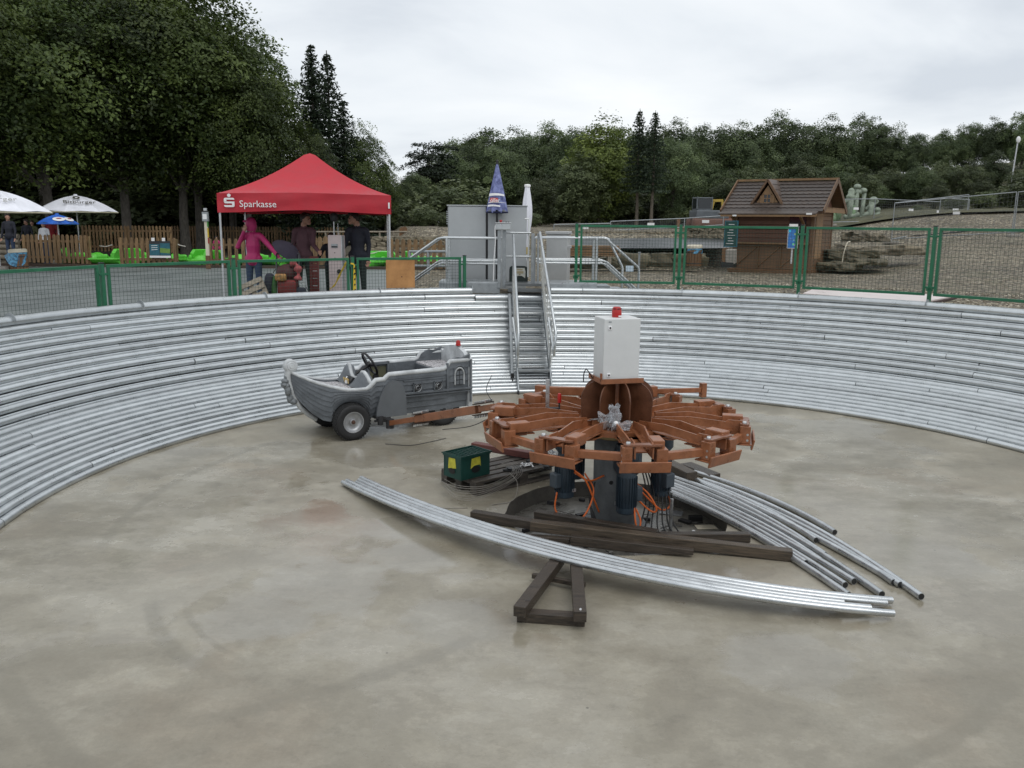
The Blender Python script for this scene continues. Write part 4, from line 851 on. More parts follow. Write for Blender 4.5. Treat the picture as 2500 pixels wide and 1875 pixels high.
part('loose_wire', BLACK, arm, lambda b: [b.tube(bez([A0 + Vector((-.02, .1, .0)), A0 + Vector((-.10, .2, .12)), A0 + Vector((-.05, .25, .26))]), .004, 4), b.tube(bez([A0 + Vector((-.02, -.05, -.08)), A0 + Vector((-.25, .1, -.22)), A0 + Vector((-.55, .4, -.33))]), .004, 4), b.tube(bez([(-1.5, 9.8, .01), (-1.2, 9.75, .008), (-1.0, 9.9, .008), (-.8, 10.1, .01)]), .004, 4)])
# two more arms folded behind the hub
for k, (p0, p1, lab) in enumerate((((.30, 8.75, .88), (.95, 8.35, .95), 'brown spare arm tube lying across the back left of the turntable'), ((1.42, 8.5, .93), (2.0, 8.75, .90), 'thin brown spare arm lying across the back right of the turntable'))):
    t = T('spare_arm', lab, 'arm', p0); d = Vector(p1) - Vector(p0)
    part('arm_tube', RUST, t, lambda b: b.bar((0, 0, 0), d, .06 if k == 0 else .03, .085 if k == 0 else .05, (0, 0, 1), .005))
    part('end_block', RUST, t, lambda b: b.box((0, 0, 0), (.10, .08, .11), Euler((0, 0, math.atan2(d.y, d.x))), .005)); part('end_block', RUST, t, lambda b: b.box(d, (.06, .06, .15), Euler((0, 0, math.atan2(d.y, d.x))), .005))

# control cabinet
cc = T('control_cabinet', 'white steel control cabinet with red siren on top of the brown turntable', 'cabinet', (TC.x - .025, TC.y - .03, 1.225), CABR)
cw, cd_, ch = .335, .25, .56
part('body', CABW, cc, lambda b: b.box((0, .02, ch / 2), (cw, cd_, ch), None, .008))
part('door', CABW, cc, lambda b: b.box((0, -cd_ / 2 + .008, ch / 2), (cw + .004, .022, ch - .004), None, .006))
for z in (.06, .48):
    lk = part('lock', WHITE, cc, lambda b: b.box((-cw / 2 + .05, -cd_ / 2 - .006, z), (.032, .012, .034), None, .004))
    part('keyhole', BLACK, lk, lambda b: b.cyl((-cw / 2 + .05, -cd_ / 2 - .0115, z), (-cw / 2 + .05, -cd_ / 2 - .0135, z), .009, 10))
part('badge', GALVD, cc, lambda b: b.box((-cw / 2 + .05, -cd_ / 2 - .0045, .532), (.026, .003, .012), None, .001))
sr = part('siren', REDP, cc, lambda b: b.lathe([(0, .092), (.028, .091), (.037, .084), (.040, .066), (.043, .055), (.044, .016), (.042, 0)], 20, (-.01, .0, ch)), 50)
part('siren_slots', BLACK, sr, lambda b: [b.box((-.01 + .039 * math.sin(a), -.039 * math.cos(a), ch + .076), (.022, .006, .008), Euler((0, 0, a))) for a in (R(-50), R(0), R(50))])
part('siren_label', WHITE, sr, lambda b: b.box((.008, -.0445, ch + .012), (.035, .004, .012)))
part('wire_loop', BLACK, cc, lambda b: b.tube(bez([(-.20, .05, .0), (-.24, .05, .06), (-.27, .04, .09), (-.29, .04, .05), (-.29, .05, -.03)]), .005, 5))

# plastic bag, bar clamp on the turntable
b = MB(); rb = random.Random(3)
def crumple(c, sx_, sy_, sz_, seed):
    me = blob_rock(sx_, sy_, sz_, seed, 11, .0)
    for v in me.vertices:
        p = v.co; k = 1 + .75 * mnoise.noise(Vector((p.x * 20, p.y * 20, p.z * 15)) + Vector((seed, 0, 0))) + .6 * abs(mnoise.noise(Vector((p.x * 45, p.y * 45, p.z * 40)))) - .1
        v.co = p * k + Vector(c)
    return [v.co.copy() for v in me.vertices], [tuple(p.vertices) for p in me.polygons]
bagt = T('plastic_bag', 'crumpled clear plastic bag tied in a knot at the front of the hub', 'bag', (.90, 7.17, .885))
for i, (c, s3) in enumerate((((-.02, 0, .10), (.085, .08, .16)), ((-.07, .03, .035), (.10, .10, .10)), ((.045, -.04, .01), (.12, .09, .055)))):
    bb = MB(); bb.add(*crumple(c, *s3, i + 2)); bb.build(('upper_fold', 'side_fold', 'lower_fold')[i], BAGC, bagt, 25)
part('knot', WHITE, bagt, lambda b: b.sphere((-.005, -.06, .035), .022, 6))
cl = T('bar_clamp', 'upright steel bar clamp with red handle on the left turntable spokes', 'clamp', (.33, 7.72, .84))
part('bar', STEEL, cl, lambda b: b.box((0, 0, .17), (.035, .012, .36), None, .003))
part('fixed_jaw', DARKM, cl, lambda b: b.box((.06, 0, .01), (.16, .02, .03), None, .005))
part('sliding_jaw', DARKM, cl, lambda b: b.box((.05, 0, .07), (.14, .025, .03), None, .005))
part('screw', DARKM, cl, lambda b: b.cyl((.11, 0, .02), (.11, 0, .13), .008, 8))
part('red_handle', REDP, cl, lambda b: b.lathe([(0, .22), (.014, .215), (.019, .19), (.017, .13), (.01, .125)], 12, (.11, 0, 0)), 50)
sp_ = T('steel_strap', 'short bright steel strap on the turntable left of the plastic bag', 'strap', (.66, 7.28, .905))
part('strap_leaf', STEEL, sp_, lambda b: [b.bar((0, 0, .0), (.19, .03, .012), .022, .004), b.bar((0, .03, .0), (.19, .04, .018), .022, .004)])

# ================================================================== loose pipes
PIPE = mat('loose_pipe', (.58, .605, .62), .30, .85, .14, 9, 0, 90, rnd=.22)
def loose_pipe(p0, p1, p2, r_, label, group):
    c = (Vector(p0) + Vector(p2)) / 2; c.z = 0
    t = T('galvanized_pipe', label, 'pipe', c, 0, group); P = [p - c for p in arcpts(p0, p1, p2, 26)]
    part('tube', PIPE, t, lambda b: b.tube(P, r_, 12), 60)
    d0, d1 = (P[0] - P[1]).normalized(), (P[-1] - P[-2]).normalized()
    part('open_end', PIPEIN, t, lambda b: [b.cyl(P[0], P[0] + d0 * .0012, r_ * .84, 12), b.cyl(P[-1], P[-1] + d1 * .0012, r_ * .84, 12)])
FB = 'near bundle of long curved pipes'
qa, qm, qc = d_z(758, 1036, .03), d_z(1222, 1196, .16), d_z(1945, 1312, .035)
PB_ = arcpts(qa, qm, qc, 60)
def bundle_pipe(off, dz, f0, f1, lab):
    pts = []
    for i in range(31):
        f = f0 + (f1 - f0) * i / 30; x = min(59.999, max(0, f * 60)); k = int(x); p = PB_[k].lerp(PB_[k + 1], x - k); d = (PB_[k + 1] - PB_[k]); nrm_ = Vector((-d.y, d.x, 0)).normalized(); pts.append(p + nrm_ * off + Vector((0, 0, dz)))
    c = pts[15].copy(); c.z = 0; t = T('galvanized_pipe', 'curved galvanized pipe in the near bundle, ' + lab, 'pipe', c, 0, FB); P = [p - c for p in pts]
    part('tube', PIPE, t, lambda b: b.tube(P, .0245, 12), 60); d0, d1 = (P[0] - P[1]).normalized(), (P[-1] - P[-2]).normalized()
    part('open_end', PIPEIN, t, lambda b: [b.cyl(P[-1], P[-1] + d1 * .0012, .0205, 12)])
for off, dz, f0, f1, lab in ((.112, 0, .0, 1.0, 'rearmost, reaching farthest right'), (.056, 0, .012, .985, 'second from the back'), (.001, .0, .022, .915, 'middle one, shortest at the right end'), (-.052, .0, .004, .95, 'second from the front'), (-.108, -.0, .008, .978, 'frontmost, nearest the camera')): bundle_pipe(off, dz, f0, f1, lab)
rt_ = [((1500, 1020), (1662, 1077), (1803, 1150), 'outermost one, ending shortest on the right'), ((1520, 1037), (1720, 1120), (1990, 1289), 'reaching farthest right of all'), ((1476, 1027), (1700, 1120), (1931, 1258), 'second longest, ending beside the farthest-reaching one'),
       ((1462, 1020), (1690, 1124), (1945, 1263), 'ending in the tight pair near the far right tip'), ((1455, 1022), (1610, 1080), (1763, 1167), 'sixth from outside with a free end midway'), ((1452, 1030), (1605, 1092), (1782, 1199), 'ending just above the dark gap in the middle'), ((1450, 1038), (1645, 1122), (1905, 1284), 'with a clean cut end past the near bundle'),
       ((1450, 1045), (1620, 1120), (1773, 1212), 'ending short of its neighbours in the middle'), ((1450, 1050), (1632, 1135), (1845, 1256), 'third from the inside by its open end'), ((1450, 1057), (1600, 1126), (1826, 1264), 'second from the inside by its open end'), ((1452, 1064), (1590, 1130), (1741, 1216), 'innermost short one beside the timber end'), ((1456, 1070), (1610, 1144), (1833, 1286), 'innermost long one, ending at the near bundle')]
for (a, m_, c, lab) in rt_: loose_pipe(d_z(*a, .028), d_z(*m_, .028), d_z(*c, .028), .027, 'galvanized pipe in the right-hand fan, ' + lab, 'fan of pipes on the right floor')

# ================================================================== timbers
def beam(p0, p1, wd, ht, label, mt=WOODW, taper=None, name='timber_beam'):
    p0, p1 = Vector(p0), Vector(p1); d = p1 - p0; L = d.length
    t = tag(bpy.data.objects.new(name, None), label, 'beam', 'loose timbers'); COL.objects.link(t); t.location = p0; t.rotation_euler = d.to_track_quat('X', 'Z').to_euler()
    b = MB(); n = max(3, int(L / .12)); vs = []; rnd = random.Random(int(L * 1000))
    for i in range(n + 1):
        x = L * i / n; k = 1 if not taper or i < n * .6 else 1 - (i - n * .6) / (n * .4) * taper; jw = rnd.uniform(-.002, .002)
        vs += [(x, sy_ * (wd / 2 + jw), sz_ * ht / 2 * (k if sz_ < 0 else 1)) for sy_, sz_ in ((-1, -1), (1, -1), (1, 1), (-1, 1))]
    fs = [(i * 4 + j, i * 4 + (j + 1) % 4, (i + 1) * 4 + (j + 1) % 4, (i + 1) * 4 + j) for i in range(n) for j in range(4)] + [(3, 2, 1, 0), tuple(n * 4 + j for j in range(4))]
    b.add(vs, fs); o = b.build('timber', mt, t)
    md = o.modifiers.new('bevel', 'BEVEL'); md.width = .004; md.segments = 1; md.limit_method = 'ANGLE'
    return t
beam(d_z(1147, 1134, .10), d_z(1711, 1199, .045), .085, .085, 'longest brown beam lying in front of the pit, ending by the pipes', WOODW2)
beam(d_z(1157, 1112, .03), d_z(1421, 1156, .03), .08, .085, 'dark wet beam lying inside the pit in front of the column')
beam(d_z(1020, 1111, .05), d_z(1232, 1146, .05), .08, .075, 'dark beam pointing left from the pit edge', WOODW)
beam(d_z(1425, 1160, .04), d_z(1619, 1160, .045), .07, .075, 'short dark beam crossing the right edge of the pit')
beam(d_z(1233, 1166, .055), d_z(1498, 1196, .03), .06, .08, 'splintered dark beam with pointed end below the longest beam', WOODW, .95)
beam(d_z(1070, 1156, .03), d_z(1232, 1168, .03), .06, .05, 'thin black beam half hidden behind the near pipe bundle')
beam((1.60, 9.0, .06), (1.845, 8.36, .06), .13, .12, 'thick short timber block behind the right motor', WOODW2)
beam((1.90, 8.95, .03), (2.12, 8.52, .03), .15, .05, 'flat short plank beside the thick timber block', WOODW)
beam((-.42, 9.10, .19), (.20, 8.72, .19), .09, .07, 'reddish wet beam on the pallet behind the green crate', mat('red_timber', (.13, .04, .032), .45, 0, .35, 3, .2, 40, stretch=(1, 9, 9)))
tr = T('timber_trestle', 'dark A-shaped timber frame lying on the near floor', 'trestle', (0, 0, 0))
def tb(a, c, z0, z1, wd, ht, nm): o = part(nm, WOODW, tr, lambda b: b.bar(d_z(*a, z0), d_z(*c, z1), wd, ht, (0, 0, 1), .004))
tb((1122, 1322), (1208, 1207), .105, .105, .085, .075, 'side_rail'); tb((1253, 1333), (1243, 1205), .105, .105, .085, .075, 'side_rail')
tb((1118, 1328), (1264, 1338), .034, .034, .085, .068, 'cross_beam'); tb((1150, 1243), (1264, 1264), .05, .05, .035, .035, 'thin_rail')
part('bolt_head', STEEL, tr, lambda b: [b.cyl(d_z(1254, 1316, .143), d_z(1254, 1316, .150), .008, 8)])
part('rail_slot', BLACK, tr, lambda b: b.box(d_z(1140, 1298, .1435), (.035, .008, .002)))

# ================================================================== pallet, crate, wire coil, debris
pr = T('wooden_pallet', 'dark wet wooden pallet left of the turntable column', 'pallet', (-.335, 7.88, 0), R(39))
for k in range(5): part('deck_board', PALLET, pr, lambda b: b.box((.6, .05 + .125 * k, .133), (1.2, .092, .02), None, .003))
for k in range(3):
    part('stringer_board', PALLET, pr, lambda b: b.box((.05 + .55 * k, .3, .112), (.10, .6, .02), None, .003)); part('bottom_board', PALLET, pr, lambda b: b.box((.6, .05 + .25 * k, .011), (1.2, .1, .02), None, .003))
    for j in range(3): part('block', PALLET, pr, lambda b: b.box((.05 + .55 * k, .05 + .25 * j, .062), (.1, .1, .078), None, .003))
crt = T('plastic_crate', 'upturned dark green bottle crate with yellow labels on the pallet', 'crate', (-.44, 8.13, .145), R(43))
cl_, cw_, chh = .37, .27, .225
part('shell', CRATE, crt, lambda b: [b.box((0, s_ * (cw_ / 2 - .006), chh / 2), (cl_, .012, chh), None, .004) for s_ in (-1, 1)] + [b.box((s_ * (cl_ / 2 - .006), 0, chh / 2), (.012, cw_ - .024, chh), None, .004) for s_ in (-1, 1)])
part('grid_base', CRATE, crt, lambda b: [b.box((0, 0, chh - .006), (cl_ - .02, cw_ - .02, .006))] + [b.box((-cl_ / 2 + .04 * k, 0, chh + .001), (.006, cw_, .012)) for k in range(11)] + [b.box((0, -cw_ / 2 + .0375 * k, chh + .001), (cl_, .006, .011)) for k in range(9)])
part('rim_ledge', CRATE, crt, lambda b: [b.box((0, s_ * (cw_ / 2 + .003), .225), (cl_ + .012, .006, .03)) for s_ in (-1, 1)] + [b.box((s_ * (cl_ / 2 + .003), 0, .225), (.006, cw_, .03)) for s_ in (-1, 1)])
MX = Matrix(((0, 0, 1), (1, 0, 0), (0, 1, 0)))
part('label', YELLOW, crt, lambda b: b.prism([(-.065, .10), (-.02, .125), (.05, .125), (.065, .105), (.055, .205), (-.05, .20)], .0, .003, MY, (0, -cw_ / 2, 0)), None)
part('label', YELLOW, crt, lambda b: b.prism([(-.06, .11), (.06, .09), (.05, .20), (-.045, .205)], -.003, .0, MX, (-cl_ / 2, 0, 0)))
part('hand_hole', BLACK, crt, lambda b: b.prism([(.055 * math.cos(a), .085 + .032 * math.sin(a)) for a in (R(20 * k) for k in range(18))], .004, .007, MY, (0, -cw_ / 2, 0)))
part('hand_hole', BLACK, crt, lambda b: [b.prism([(.05 * math.cos(a), .075 + .028 * math.sin(a)) for a in (R(20 * k) for k in range(18))], -.007, -.004, MX, (-cl_ / 2, 0, 0))])
coil = T('wire_coil', 'loose coil of thin grey wire draped round the crate and pallet', 'wire', (-.30, 7.98, .16))
rw = random.Random(5)
part('strand', mat('wire_grey', (.30, .28, .25), .5, .4), coil, lambda b: [b.tube(bez([(-.36 + rw.uniform(-.03, .03), -.02 + rw.uniform(-.06, .06), -.02 - .01 * k), (-.2, -.18 - .03 * k + rw.uniform(-.02, .02), -.03 - .012 * k), (.05, -.17 - .025 * k, -.03 - .01 * k), (.28 + .02 * k, .0 + rw.uniform(-.05, .05), .02), (.30, .16 + rw.uniform(-.05, .05), .06 + .01 * k), (.14, .20 + rw.uniform(-.05, .05), .05)], 6), .0026, 4) for k in range(7)] + [b.tube(bez([(.28, .05, .04), (.36, -.1, -.02), (.32, -.26, -.14), (.12, -.36, -.155)], 6), .0036, 4), b.tube(bez([(-.1, -.45, -.155), (-.3, -.46, -.155), (-.42, -.42, -.155)], 5), .003, 4)], 180)
for (x, y, z, d_, mt, nm, lab) in ((.02, 8.30, .148, (.17, .12, .03), BLACK, 'tool_lump', 'black oily tool lump on the pallet right of the crate'), (.30, 8.62, .148, (.22, .14, .05), BLACK, 'cloth_heap', 'black rag heap on the pallet under the turntable rim'), (.36, 8.35, .148, (.07, .05, .03), BLACK, 'small_box', 'tiny black box at the right pallet edge')):
    t = T(nm, lab, nm.split('_')[-1], (x, y, z)); me = blob_rock(*d_, 3, 3, .6); me.materials.append(mt); o = link_mesh('lump', me, t, (0, 0, d_[2] * .4))
bt = T('clear_wrap', 'crumpled clear plastic wrap on the pallet below the turntable', 'plastic wrap', (.42, 8.60, .16)); bb = MB(); bb.add(*crumple((0, 0, .04), .24, .18, .10, 9)); bb.build('wrap', BAGC, bt, 25)
bolts_ = T('bolt_pile', 'little heap of bright bolts on the pallet', 'bolts', (.16, 8.42, .145))
part('bolts', STEEL, bolts_, lambda b: [b.cyl((rw.uniform(-.07, .07), rw.uniform(-.05, .05), .008), (rw.uniform(-.07, .07), rw.uniform(-.05, .05), .03), .008, 6) for _ in range(12)])
# debris in the pit
dbl = MB(); dbw = MB(); dbs = MB(); rd = random.Random(11)
for _ in range(46):
    a = rd.uniform(0, 6.28); rr = rd.uniform(.35, .93); p = Vector((PIT.x + rr * math.sin(a), PIT.y + rr * math.cos(a), PZ + .012))
    h = rd.uniform(0, 6.28); q = p + Vector((math.cos(h), math.sin(h), 0)) * rd.uniform(.08, .3)
    if (q.xy - PIT).length > .95: continue
    dbl.tube(bez([p, p.lerp(q, .5) + Vector((rd.uniform(-.05, .05), rd.uniform(-.05, .05), .01)), q], 4), rd.choice((.003, .004, .006)), 4)
for k in range(26):
    a = rd.uniform(0, 6.28); rr = rd.uniform(.35, .9); p = (PIT.x + rr * math.sin(a), PIT.y + rr * math.cos(a), PZ + .012 + .002 * (k % 3))
    (dbw if k % 3 else dbs).box(p, (rd.uniform(.03, .13), rd.uniform(.01, .05), .006 if k % 3 else .03), Euler((rd.uniform(-.15, .15), rd.uniform(-.15, .15), rd.uniform(0, 3.1))))
db = tag(dbl.build('cable_scraps', BLACK), 'tangle of thin black cable scraps on the pit floor', 'cable scraps', None, 'stuff')
db = tag(dbw.build('paper_scraps', mat('pale_scrap', (.30, .29, .27), .6, 0, .4, 9)), 'pale scraps scattered on the pit floor', 'scraps', None, 'stuff')
db = tag(dbs.build('dark_scraps', DARKM), 'dark little blocks scattered on the pit floor', 'scraps', None, 'stuff')
for (px_, py_, d_, mt, nm, cat, lab, rz) in ((1525, 1139, (.19, .10, .006), CREAM, 'paper_sheet', 'paper', 'pale paper sheet at the right edge of the pit', .1), (1450, 1108, (.22, .13, .008), mat('grey_tray', (.24, .25, .26), .25), 'plastic_tray', 'tray', 'grey shiny tray on the pit floor right of the column', -.3), (1502, 1125, (.13, .05, .05), BLACK, 'black_battery', 'battery', 'small black block lying near the right pit edge', .05)):
    t = T(nm, lab, cat, d_z(px_, py_, PZ + .004), rz); part('sheet' if d_[2] < .02 else 'block', mt, t, lambda b: b.box((0, 0, d_[2] / 2), d_, Euler((.02, .01, 0)), min(.003, d_[2] * .3)))
# ================================================================== red tent
FL = on_y(531, 500, 15.8); TRZ = R(9); TW, TD = 3.12, 3.12; GL = 1.006
tent = T('canopy_tent', 'red pop-up canopy tent with white lettering on the left plaza', 'tent', (FL.x, FL.y, GL), TRZ)
VT, VB, PK = 2.08, 1.735, 2.98
def tent_top(b):
    n = 14
    for side in range(4):
        vs = []; rot = Matrix.Rotation(R(90) * side, 3, 'Z'); cen = Vector((TW / 2, TD / 2, 0))
        for i in range(n + 1):
            t_ = i / n; z = VT + (PK - VT) * (.52 * t_ + .48 * t_ ** 2.0); z = min(z, PK - .05 * max(0, t_ - .93) / .07)
            for j in range(n + 1):
                u = -1 + 2 * j / n; x = u * TW / 2 * (1 - t_); y = -TD / 2 * (1 - t_)
                sag = -.05 * math.sin(math.pi * t_) * (1 - u * u) * 1.2
                vs.append(rot @ Vector((x, y, 0)) + cen + Vector((0, 0, z + sag + (.03 * (1 - abs(u)) if t_ == 0 else 0))))
        b.add(vs, [(i * (n + 1) + j, i * (n + 1) + j + 1, (i + 1) * (n + 1) + j + 1, (i + 1) * (n + 1) + j) for i in range(n) for j in range(n)])
part('roof_canvas', REDC, tent, tent_top, 30)
def valance(b, side):
    rot = Matrix.Rotation(R(90) * side, 3, 'Z'); cen = Vector((TW / 2, TD / 2, 0)); n = 40; vs = []
    for j in range(n + 1):
        u = -1 + 2 * j / n
        for k in range(7):
            f = k / 6; z = VT + .03 * (1 - abs(u)) + (VB - VT) * f + (.03 * math.sin(math.pi * (u + 1) / 2) ** 2 * f if side == 0 else 0) ; off = .012 * math.sin(u * 17 + side) * f + .010 * math.sin(f * 7 + u * 5) + .015 * mnoise.noise(Vector((u * 4, f * 2, side)))
            vs.append(rot @ Vector((u * (TW / 2 + .005), -TD / 2 - .004 - off * .6, 0)) + cen + Vector((0, 0, z)))
    b.add(vs, [(j * 7 + k, j * 7 + k + 1, (j + 1) * 7 + k + 1, (j + 1) * 7 + k) for j in range(n) for k in range(6)])
for s_ in range(4): part('valance', REDC, tent, lambda b: valance(b, s_), 180)
for x, y in ((.03, .03), (TW - .03, .03), (.03, TD - .03), (TW - .03, TD - .03)): part('leg', ALU, tent, lambda b: [b.box((x, y, VT / 2), (.035, .035, VT), None, .004), b.box((x, y, .006), (.09, .09, .012))])
part('truss', DARKM, tent, lambda b: [b.bar((a[0], a[1], 1.80), (c[0], c[1], 2.02), .018, .03) for (a, c) in [(((.03 + TW / 4 * k), yy), ((.03 + TW / 4 * (k + 1)), yy)) for k in range(4) for yy in (.06, TD - .06)]] + [b.bar((a[0], a[1], 2.02), (c[0], c[1], 1.80), .018, .03) for (a, c) in [(((.03 + TW / 4 * k), yy + .02), ((.03 + TW / 4 * (k + 1)), yy + .02)) for k in range(4) for yy in (.06, TD - .06)]])
part('centre_pole', ALU, tent, lambda b: b.bar((TW / 2, TD / 2, 2.2), (TW / 2, TD / 2, PK - .06), .03, .03, (1, 0, 0)))
YF = -.034
textmesh('lettering', 'Sparkasse', .168, WHITE, tent, Matrix.Translation((.385, YF, VB + .105)) @ Euler((R(90), 0, 0)).to_matrix().to_4x4(), .002, xs=1.0)
def slogo(b):
    x0, z0, w_ = .12, VB + .10, .185
    def bar_(xa, xb, za, zb): b.prism([(xa, za), (xb, za), (xb, zb), (xa, zb)], .0, .003, MY, (x0, YF, z0))
    def rr(xa, xb, za, zb, rads):
        pts = []
        for (cx, cz, a0, r_) in ((xb, zb, 0, rads[0]), (xa, zb, 90, rads[1]), (xa, za, 180, rads[2]), (xb, za, 270, rads[3])):
            sx_ = -1 if cx == xb else 1; sz_ = -1 if cz == zb else 1
            pts += [(cx + sx_ * r_ + r_ * math.cos(R(a0 + 18 * k)), cz + sz_ * r_ + r_ * math.sin(R(a0 + 18 * k))) for k in range(6)] if r_ > 0 else [(cx, cz)]
        b.prism(pts, 0, .003, MY, (x0, YF, z0))
    rr(0, w_, .132, .165, (.03, .03, 0, 0)); rr(0, .045, .088, .1325, (0, 0, 0, .0)); rr(0, w_, .066, .099, (.0, 0, .03, .0)); rr(w_ - .045, w_, .030, .0665, (0, 0, 0, 0)); rr(0, w_, 0, .033, (0, 0, .03, .03)); rr(.0, w_ - .05, .033, .0665, (0, 0, 0, 0)) if 0 else None
    rr(.06, w_, .099, .113, (0, 0, 0, 0)) if 0 else None
    b.prism([(w_ / 2 + .031 * math.cos(R(20 * k)), .208 + .031 * math.sin(R(20 * k))) for k in range(18)], 0, .003, MY, (x0, YF, z0))
part('logo', WHITE, tent, slogo)
part('corner_tag', WHITE, tent, lambda b: b.box((TW - .035, YF, VB + .16), (.03, .006, .11)))

# ================================================================== people
def person(label, loc, rz, H, J, mats, head_yaw=0, hood=None, hair=HAIR, group=None, vox=.0125, face=True, hairlong=False):
    """one continuous body mesh (tubes fused by a voxel remesh); J gives joints in metres for a 1.72 m figure"""
    k = H / 1.72; t = T('person', label, 'person', loc, rz, group); b = MB(); seg = []
    def limb(pts, rs, mi):
        b.tube([Vector(p) * k for p in pts], [r_ * k for r_ in rs], 10)
        for p, r_ in zip(pts, rs): b.sphere(Vector(p) * k, r_ * k * .99, 6)
        for (p, q) in zip(pts, pts[1:]): seg.append((Vector(p) * k, Vector(q) * k, max(rs) * k, mi))
    lx = J.get('lean', (0, 0)); top = Vector((lx[0], lx[1], 0))
    limb([(0, 0, .90), (0, 0, 1.05), (top.x * .5, top.y * .5, 1.20), (top.x, top.y, 1.36)], [.135, .128, .148, .125], 1)
    limb([(-.09, 0, .93), (.09, 0, .93)], [.10, .10], 1); limb([(0, 0, .93), (0, 0, 1.0)], [.155, .145], 1); limb([(top.x - .13, top.y, 1.385), (top.x + .13, top.y, 1.385)], [.082, .082], 1)
    limb([(top.x, top.y, 1.40), (top.x, top.y - .015, 1.52)], [.062, .055], 0)
    hx, hy, hz = top.x + J.get('head', (0, -.02))[0], top.y + J.get('head', (0, -.02))[1], 1.615
    b.sphere(Vector((hx, hy, hz)) * k, .098 * k, 10, (.80, .98, 1.12)); seg.append((Vector((hx, hy, hz - .05)) * k, Vector((hx, hy, hz + .05)) * k, .1 * k, 0))
    c_, s_ = math.cos(head_yaw), math.sin(head_yaw)
    def hd_(x, y, z): return Vector((hx + x * c_ - y * s_, hy + x * s_ + y * c_, hz + z)) * k
    b.sphere(hd_(0, -.095, -.015), .017 * k, 6, (1, 1, 1.4)); b.sphere(hd_(0, -.065, -.075), .04 * k, 6); b.sphere(hd_(.082, .01, -.01), .02 * k, 5, (.6, 1, 1.4)); b.sphere(hd_(-.082, .01, -.01), .02 * k, 5, (.6, 1, 1.4))
    for sd_, nm in ((-1, 'L'), (1, 'R')):
        A = J['leg' + nm]; limb([(sd_ * .085, 0, .90), A[0], A[1]], [.088, .062, .045], 2); limb([A[1], (A[1][0] + sd_ * .015, A[1][1] - .15, .035)], [.045, .036], 3)
        A = J['arm' + nm]; sh = (top.x + sd_ * .175, top.y, 1.38); limb([sh, A[0], A[1]], [.062, .05, .038], 1)
        w_ = Vector(A[1]); d = (w_ - Vector(A[0])).normalized(); side = d.cross(Vector((0, 1, 0))); side = side.normalized() if side.length > .1 else Vector((1, 0, 0))
        pc = w_ + d * .05; limb([tuple(w_), tuple(pc + d * .02)], [.03, .034], 0); curl = Vector((0, -.03, 0))
        for f in range(4): o_ = side * (-.027 + .018 * f); L_ = (.062, .075, .07, .055)[f]; limb([tuple(pc + d * .03 + o_), tuple(pc + d * (.03 + L_ * .6) + o_ * 1.1 + curl * .3), tuple(pc + d * (.03 + L_) + o_ * 1.1 + curl)], [.011, .0105, .0095], 0)
        limb([tuple(pc - d * .01 + side * .03), tuple(pc + d * .03 + side * .058 + curl * .5)], [.012, .011], 0)
    me0 = b.mesh('tmp', SKIN); o = bpy.data.objects.new('tmp', me0); COL.objects.link(o)
    md = o.modifiers.new('r', 'REMESH'); md.mode = 'VOXEL'; md.voxel_size = vox * k; md.use_smooth_shade = True
    m2 = o.modifiers.new('s', 'SMOOTH'); m2.factor = .5; m2.iterations = 3
    bpy.context.view_layer.update(); me = bpy.data.meshes.new_from_object(o.evaluated_get(bpy.context.evaluated_depsgraph_get())); bpy.data.objects.remove(o)
    me.materials.clear(); [me.materials.append(x) for x in mats]
    nv = len(me.polygons); cen = np.zeros(nv * 3); me.polygons.foreach_get('center', cen); cen = cen.reshape(-1, 3); best = np.full(nv, 1e9); idx = np.zeros(nv, int)
    for p, q, r_, mi in seg:
        p_, q_ = np.array(p), np.array(q); d = q_ - p_; tt_ = np.clip(((cen - p_) @ d) / max(1e-9, d @ d), 0, 1); ds = np.linalg.norm(cen - (p_ + tt_[:, None] * d), axis=1) / r_
        m_ = ds < best; best[m_] = ds[m_]; idx[m_] = mi
    idx[(idx == 1) & (cen[:, 2] < .80 * k)] = 2; me.polygons.foreach_set('material_index', idx); me.polygons.foreach_set('use_smooth', [True] * nv); me.name = 'body'; body = link_mesh('body', me, t)
    if hood:
        part('hood', hood, t, lambda q: [q.sphere(hd_(0, .018, .025), .116 * k, 12, (.92, 1.02, 1.1)), q.lathe([(.085 * k, -.13 * k), (.11 * k, -.05 * k), (.112 * k, .0)], 16, hd_(0, .02, 0))], 180)
        part('hood_brim', hood, t, lambda q: q.sphere(hd_(0, -.07, .065), .075 * k, 8, (1, .75, .35)), 180)
        part('face', SKIN, t, lambda q: [q.sphere(hd_(0, -.052, -.02), .068 * k, 10, (.85, .95, 1.15)), q.sphere(hd_(0, -.12, -.025), .014 * k, 6, (1, 1, 1.3))], 180)
    elif hair:
        def hr(q):
            q.sphere(hd_(0, .022, .032), .105 * k, 12, (.88, .98, .98)); q.sphere(hd_(0, -.045, .085), .06 * k, 8, (1.1, 1, .6))
            if hairlong: q.sphere(hd_(0, .07, -.09), .07 * k, 8, (.9, .7, 1.6))
        part('hair', hair, t, hr, 180)
    if face: part('eyes', BLACK, t, lambda q: [q.sphere(hd_(sx_ * .033, -.1 if hood else -.086, .0), .010 * k, 6) for sx_ in (-1, 1)]); part('mouth', mat('lips', (.25, .08, .07), .5), t, lambda q: q.box(hd_(0, -.103, -.062), (.04 * k, .012 * k, .008 * k), Euler((0, 0, head_yaw))))
    return t
STAND = dict(legL=((-.10, -.01, .49), (-.105, .01, .08)), legR=((.10, -.01, .49), (.11, .0, .08)))
def at(px_, Y): p = on_y(px_, 600, Y); return (p.x, p.y, GL)
